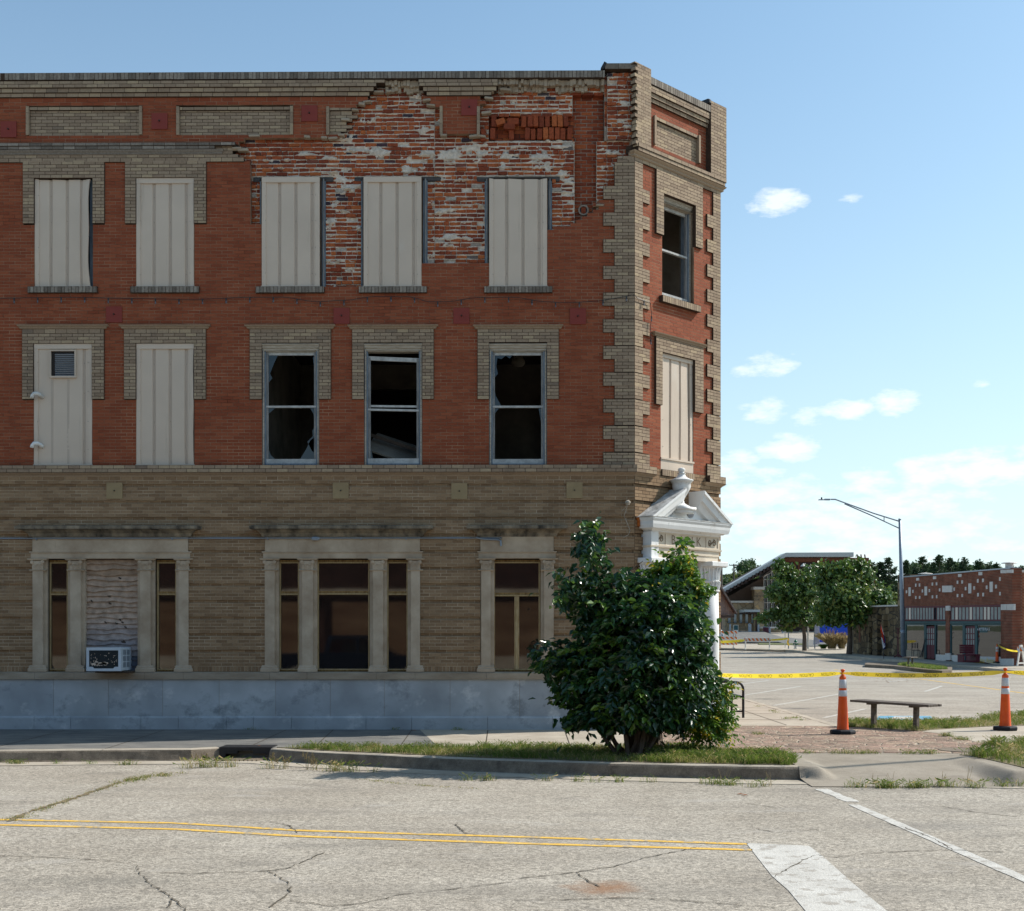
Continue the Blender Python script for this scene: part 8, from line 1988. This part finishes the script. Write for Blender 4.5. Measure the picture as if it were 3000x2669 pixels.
# seed-headed stems by the drain
seeds = [(575, 2246, .24), (590, 2248, .2), (800, 2250, .22), (805, 2252, .18), (832, 2254, .2), (845, 2253, .16), (895, 2256, .26), (905, 2256, .22), (915, 2257, .17), (930, 2258, .2), (2830, 2303, .3), (2760, 2304, .2), (2615, 2306, .2), (2560, 2306, .2), (2120, 2297, .22), (2260, 2303, .18)]
b = MB()
for (x, y, h) in seeds:
    for k in range(3):
        p = G(x+rr_.uniform(-5, 5), y, RZ); q = p+Vector((rr_.uniform(-.08, .08), rr_.uniform(-.03, .03), h*rr_.uniform(.7, 1))); b.tube([p, p.lerp(q, .5)+Vector((rr_.uniform(-.01, .01), 0, .01)), q], .0018, 4)
        if x < 1000:
            for j in range(9): s = q+Vector((rr_.uniform(-.012, .012), rr_.uniform(-.01, .01), -j*.008)); b.bbox(s, (.012, .006, .008), Matrix.Rotation(rr_.uniform(-1, 1), 3, 'Y'))
tag(b.build('seed_grass', M['straw']), 'thin dry seed stalks rising from the gutter', 'weeds', kind='stuff')
# fallen leaves
b = MB()
for (x, y, z) in ((749, 2186, .005), (2157, 2327, RZ+.005), (1205, 2140, .005), (985, 2185, .005), (2170, 2330, RZ+.005), (1500, 2260, RZ+.02)):
    p = G(x, y, z); b.poly([p, p+Vector((.05, .02, .012)), p+Vector((.09, .0, .004)), p+Vector((.045, -.03, .01))])
for k in range(26): p = G(random.uniform(2560, 2700), random.uniform(1984, 2000), RZ+.003); b.poly([p, p+Vector((.06, .02, .01)), p+Vector((.1, .0, .004)), p+Vector((.05, -.04, .01))])
tag(b.build('fallen_leaves', mat('brown_leaf', (.30, .11, .04), .8, .2)), 'scattered brown fallen leaves', 'leaves', kind='stuff')

# ---------------------------------------------------------------- trees
def tree(name, label, basep, lobes, nleaf, ls, m, trunk_r=.13, grp=None, branches=True, aspect=1.0, shell=.5, cat='tree', th=None):
    t = thing(name, basep, label, cat, grp)
    vol = np.array([l[3]*l[4]*l[5] for l in lobes])**.7; idx = rs.choice(len(lobes), nleaf, p=vol/vol.sum()); L = np.array([l[:6] for l in lobes])[idx]
    # clusters inside each lobe give light and dark clumps with gaps
    ncl = max(8, nleaf//26); ci = rs.choice(len(lobes), ncl, p=vol/vol.sum()); LC = np.array([l[:6] for l in lobes])[ci]; d = norm(rs.normal(size=(ncl, 3))); r = shell+(.95-shell)*rs.rand(ncl)**.6
    C = LC[:, :3]+d*LC[:, 3:6]*r[:, None]; cr_ = np.mean(LC[:, 3:6], axis=1)*.2+.08; k = rs.choice(ncl, nleaf)
    P = C[k]+rs.normal(size=(nleaf, 3))*cr_[k][:, None]*[1, 1, .75]; D = norm(rs.normal(size=(nleaf, 3))+np.array([0, 0, -.3])); Nn = norm(d[k]+rs.normal(size=(nleaf, 3))*.9+np.array([0, 0, .5]))
    ln = rs.uniform(.6, 1.3, nleaf)*ls; cl = rs.rand(ncl)
    V, Fq, rr = leaves(P, D, Nn, ln, ln*.62*aspect, np.clip(cl[k]*.55+rs.rand(nleaf)*.45, 0, 1), .15); np_mesh('crown', V, Fq, rr, m, t)
    b = MB(); zc = np.mean([l[2] for l in lobes]); cx = np.mean([l[0] for l in lobes]); cy = np.mean([l[1] for l in lobes]); B0 = Vector(basep); zlow = min(l[2]-l[5] for l in lobes); fork = Vector((B0.x+(cx-B0.x)*.1, B0.y, max(B0.z+1.2, zlow+.3) if th is None else B0.z+th))
    b.tube([B0-Vector((0, 0, .1)), B0.lerp(fork, .5)+Vector((trunk_r*.3, 0, 0)), fork], [trunk_r*1.15, trunk_r*.95, trunk_r*.85], 9)
    if branches:
        for l in lobes:
            q = Vector(l[:3]); mid = fork.lerp(q, .5)+Vector((0, 0, -.15*(q-fork).length)); b.tube([fork, mid, q], [trunk_r*.55, trunk_r*.33, trunk_r*.08], 6)
    b.build('trunk', M['bark'], t); return t
def L2(px, py, rx, ry, d, dy=0):
    p = AT(px, py, d+dy); s = d/F; return (p.x, p.y, p.z, rx*s, (rx+ry)/2*s, ry*s)
dA = 106
A_ = [(2300, 1690, 30, 32), (2278, 1735, 28, 28), (2240, 1812, 20, 9), (2262, 1800, 26, 15), (2320, 1745, 38, 38), (2372, 1722, 30, 42), (2330, 1800, 55, 30), (2382, 1822, 24, 14), (2305, 1832, 26, 12), (2395, 1790, 35, 35), (2285, 1655, 14, 18), (2372, 1672, 12, 18)]
g = Vector((*AT(2357, 1905, dA)[:2], HT(dA)+.1)); tree('street_tree', 'left one of the two young street trees, lighter green with a few rust leaves', g, [L2(*a, dA, random.uniform(-1, 1)) for a in A_], 7500, .34, M['leaft'], .17, 'street trees by the side street', th=2.2)
dB = 95
B_l = [(2470, 1690, 38, 38), (2428, 1695, 32, 42), (2520, 1695, 32, 40), (2480, 1745, 68, 45), (2562, 1755, 38, 45), (2505, 1795, 78, 28), (2420, 1790, 38, 38), (2585, 1785, 24, 28), (2440, 1810, 24, 12), (2550, 1815, 36, 12), (2478, 1652, 15, 22), (2405, 1665, 13, 22), (2520, 1660, 14, 18), (2590, 1760, 18, 30)]
g = Vector((*AT(2488, 1914, dB)[:2], HT(dB)+.1)); tree('street_tree', 'right one of the two street trees, fuller dark crown in front of the blue hoarding', g, [L2(*a, dB, random.uniform(-1, 1)) for a in B_l], 11000, .34, M['leaft'], .2, 'street trees by the side street', th=2.4)
g = Vector((*AT(2499, 1921, 97)[:2], HT(97)+.1)); ST_ = thing('tree_stake', g, 'thin pale stake tied beside the right street tree', 'stake'); b = MB(); b.tube([g, AT(2499, 1838, 97)], .05, 6); b.build('stake', M['woodpale'], ST_)
# background broadleaf trees
for (px, py, rx, ry, d, m, lab) in ((2190, 1665, 38, 26, 240, 'leafd', 'grey green tree with open crown behind the utility poles'), (2150, 1705, 40, 30, 215, 'leafb', 'yellow green tree left of the visitor centre roof'), (2215, 1700, 42, 28, 225, 'leafb', 'yellow green tree behind the sloping visitor centre roof'), (2110, 1710, 28, 34, 200, 'leafd', 'dark tree directly behind the white column'), (2160, 1780, 60, 30, 230, 'leafd', 'dark tree low behind the visitor centre'),
    (2600, 1735, 46, 52, 185, 'leafd', 'dark rounded tree behind the lamp pole'), (2550, 1700, 30, 40, 190, 'leafd', 'dark tree behind the maroon siding boards'), (2640, 1745, 30, 45, 190, 'leafd', 'dark tree left of the shop parapet'), (2615, 1755, 20, 20, 150, 'leafb', 'bright yellow green young tree above the stone wall'), (2700, 1678, 62, 30, 200, 'leafd', 'broad dark tree behind the left shop parapet'), (2800, 1672, 72, 30, 200, 'leafd', 'broad dark tree behind the middle of the shop parapet'), (2900, 1680, 62, 28, 205, 'leafd', 'low tree behind the right part of the shop parapet'), (2995, 1690, 40, 22, 205, 'leafd', 'low tree behind the brick wall at the right edge')):
    s = random.Random(px); lo = [L2(px+s.uniform(-.5, .5)*rx, py+s.uniform(-.5, .6)*ry, rx*s.uniform(.4, .6), ry*s.uniform(.4, .65), d, s.uniform(-3, 3)) for _ in range(9)]
    g = Vector((*AT(px, 1860, d)[:2], HT(d))); tree('background_tree', lab, g, lo, 2600, .5, M[m], .3, 'trees behind the buildings')
def cedar(px, yt, half, d, lab, n=4200):
    g = Vector((*AT(px, 1860, d)[:2], HT(d))); top = AT(px, yt, d); t = thing('cedar_tree', g, lab, 'tree', 'cedars on the skyline'); H_ = top.z-g.z; R_b = half*1.75*d/F
    nb = 130; P = []; Nn = []; D = []; s = random.Random(int(px*7)); f = rs.rand(nb)**.8; asym = s.uniform(-.3, .3)
    b = MB(); b.tube([g, top], [.25, .03], 7)
    for i in range(nb):
        zf = f[i]; a = rs.rand()*6.283; r = R_b*(1-zf)**.85*rs.uniform(.5, 1.45)*(1+asym*math.cos(a))+.05; z = g.z+H_*(.1+.9*zf); p0 = Vector((g.x, g.y, z)); q = p0+Vector((math.cos(a)*r, math.sin(a)*r, r*rs.uniform(-.05, .5)))
        k = max(5, int(n/nb*(.4+r/R_b)))
        tt = rs.uniform(.3, 1.05, k)[:, None]; P.append(np.array(p0)+(np.array(q)-np.array(p0))*tt+rs.normal(size=(k, 3))*[.2, .2, .09]*(1.4-tt)); dr = np.array((q-p0).normalized()); D.append(norm(dr+rs.normal(size=(k, 3))*.5)); Nn.append(norm(np.array([0, 0, 1])+rs.normal(size=(k, 3))*.6))
        if i % 4 == 0: b.tube([p0, q], [.05, .01], 4)
    P = np.concatenate(P); D = np.concatenate(D); Nn = np.concatenate(Nn); m_ = len(P); ln = rs.uniform(.22, .42, m_); V, Fq, rr = leaves(P, D, Nn, ln, ln*.5, rs.rand(m_)); np_mesh('crown', V, Fq, rr, M['leafc'], t); b.build('trunk', M['bark'], t)
CD = [(2556, 1652, 16, 175, 'thin dark cedar beside the maroon siding'), (2580, 1650, 20, 180, 'ragged cedar left of the lamp pole'), (2603, 1636, 30, 178, 'cedar with drooping side branches just left of the lamp pole'), (2656, 1645, 22, 178, 'pointed cedar just right of the lamp pole'), (2680, 1660, 18, 182, 'short cedar between two taller ones left of the roof vent'), (2704, 1634, 26, 180, 'pointed cedar above the left roof vent'), (2735, 1650, 22, 184, 'cedar between the pointed one and the broad double cedar'), (2752, 1627, 34, 182, 'broad tall cedar, highest on the skyline behind the shop'), (2785, 1637, 30, 184, 'cedar right of the tallest cedar'),
      (2826, 1636, 28, 180, 'leaning cedar with an open top above the shop parapet'), (2868, 1643, 26, 182, 'dark cedar right of the leaning open one'), (2898, 1655, 20, 186, 'small cedar left of the large roof vent'), (2918, 1650, 22, 190, 'pale green conifer left of the large roof vent'), (2968, 1664, 14, 186, 'small cedar tip right of the large roof vent'), (2995, 1662, 20, 186, 'cedar at the right edge behind the brick wall')]
for c in CD: cedar(*c)
# ornamental grasses by the blue hoarding
for (px, w_, lab, mt, hh_) in ((2437, .8, 'large purple plumed ornamental grass in front of the blue hoarding', 'straw', 1.7), (2466, .6, 'smaller ornamental grass beside the right street tree trunk', 'straw', 1.4), (2412, .5, 'low yellow green plant left of the ornamental grass', 'leafy', .5)):
    g = Vector((*AT(px, 1903, 108)[:2], HT(108)+.1)); t = thing('ornamental_grass', g, lab, 'plant'); n = 900; a = rs.rand(n)*6.283; r = rs.rand(n)**.6*w_*.4
    X = g.x+np.cos(a)*r; Y = g.y+np.sin(a)*r; V, Fq, rr = blades(X, Y, np.full(n, g.z), rs.uniform(.4, 1, n)*hh_*.85, np.full(n, .03), rs.rand(n), .8); np_mesh('blades', V, Fq, rr, M[mt], t)
    if mt == 'straw':
        b = MB()
        for k in range(26): a_ = rr_.uniform(0, 6.28); q = g+Vector((math.cos(a_)*rr_.uniform(.2, .9)*w_, math.sin(a_)*.5, hh_*rr_.uniform(.65, 1.05))); b.tube([g+(q-g)*.75, q], [.05, .02], 5)
        b.build('plumes', mat('purple_plume', (.22, .12, .14), .9, .2, 8, col2=(.42, .30, .30)), t)
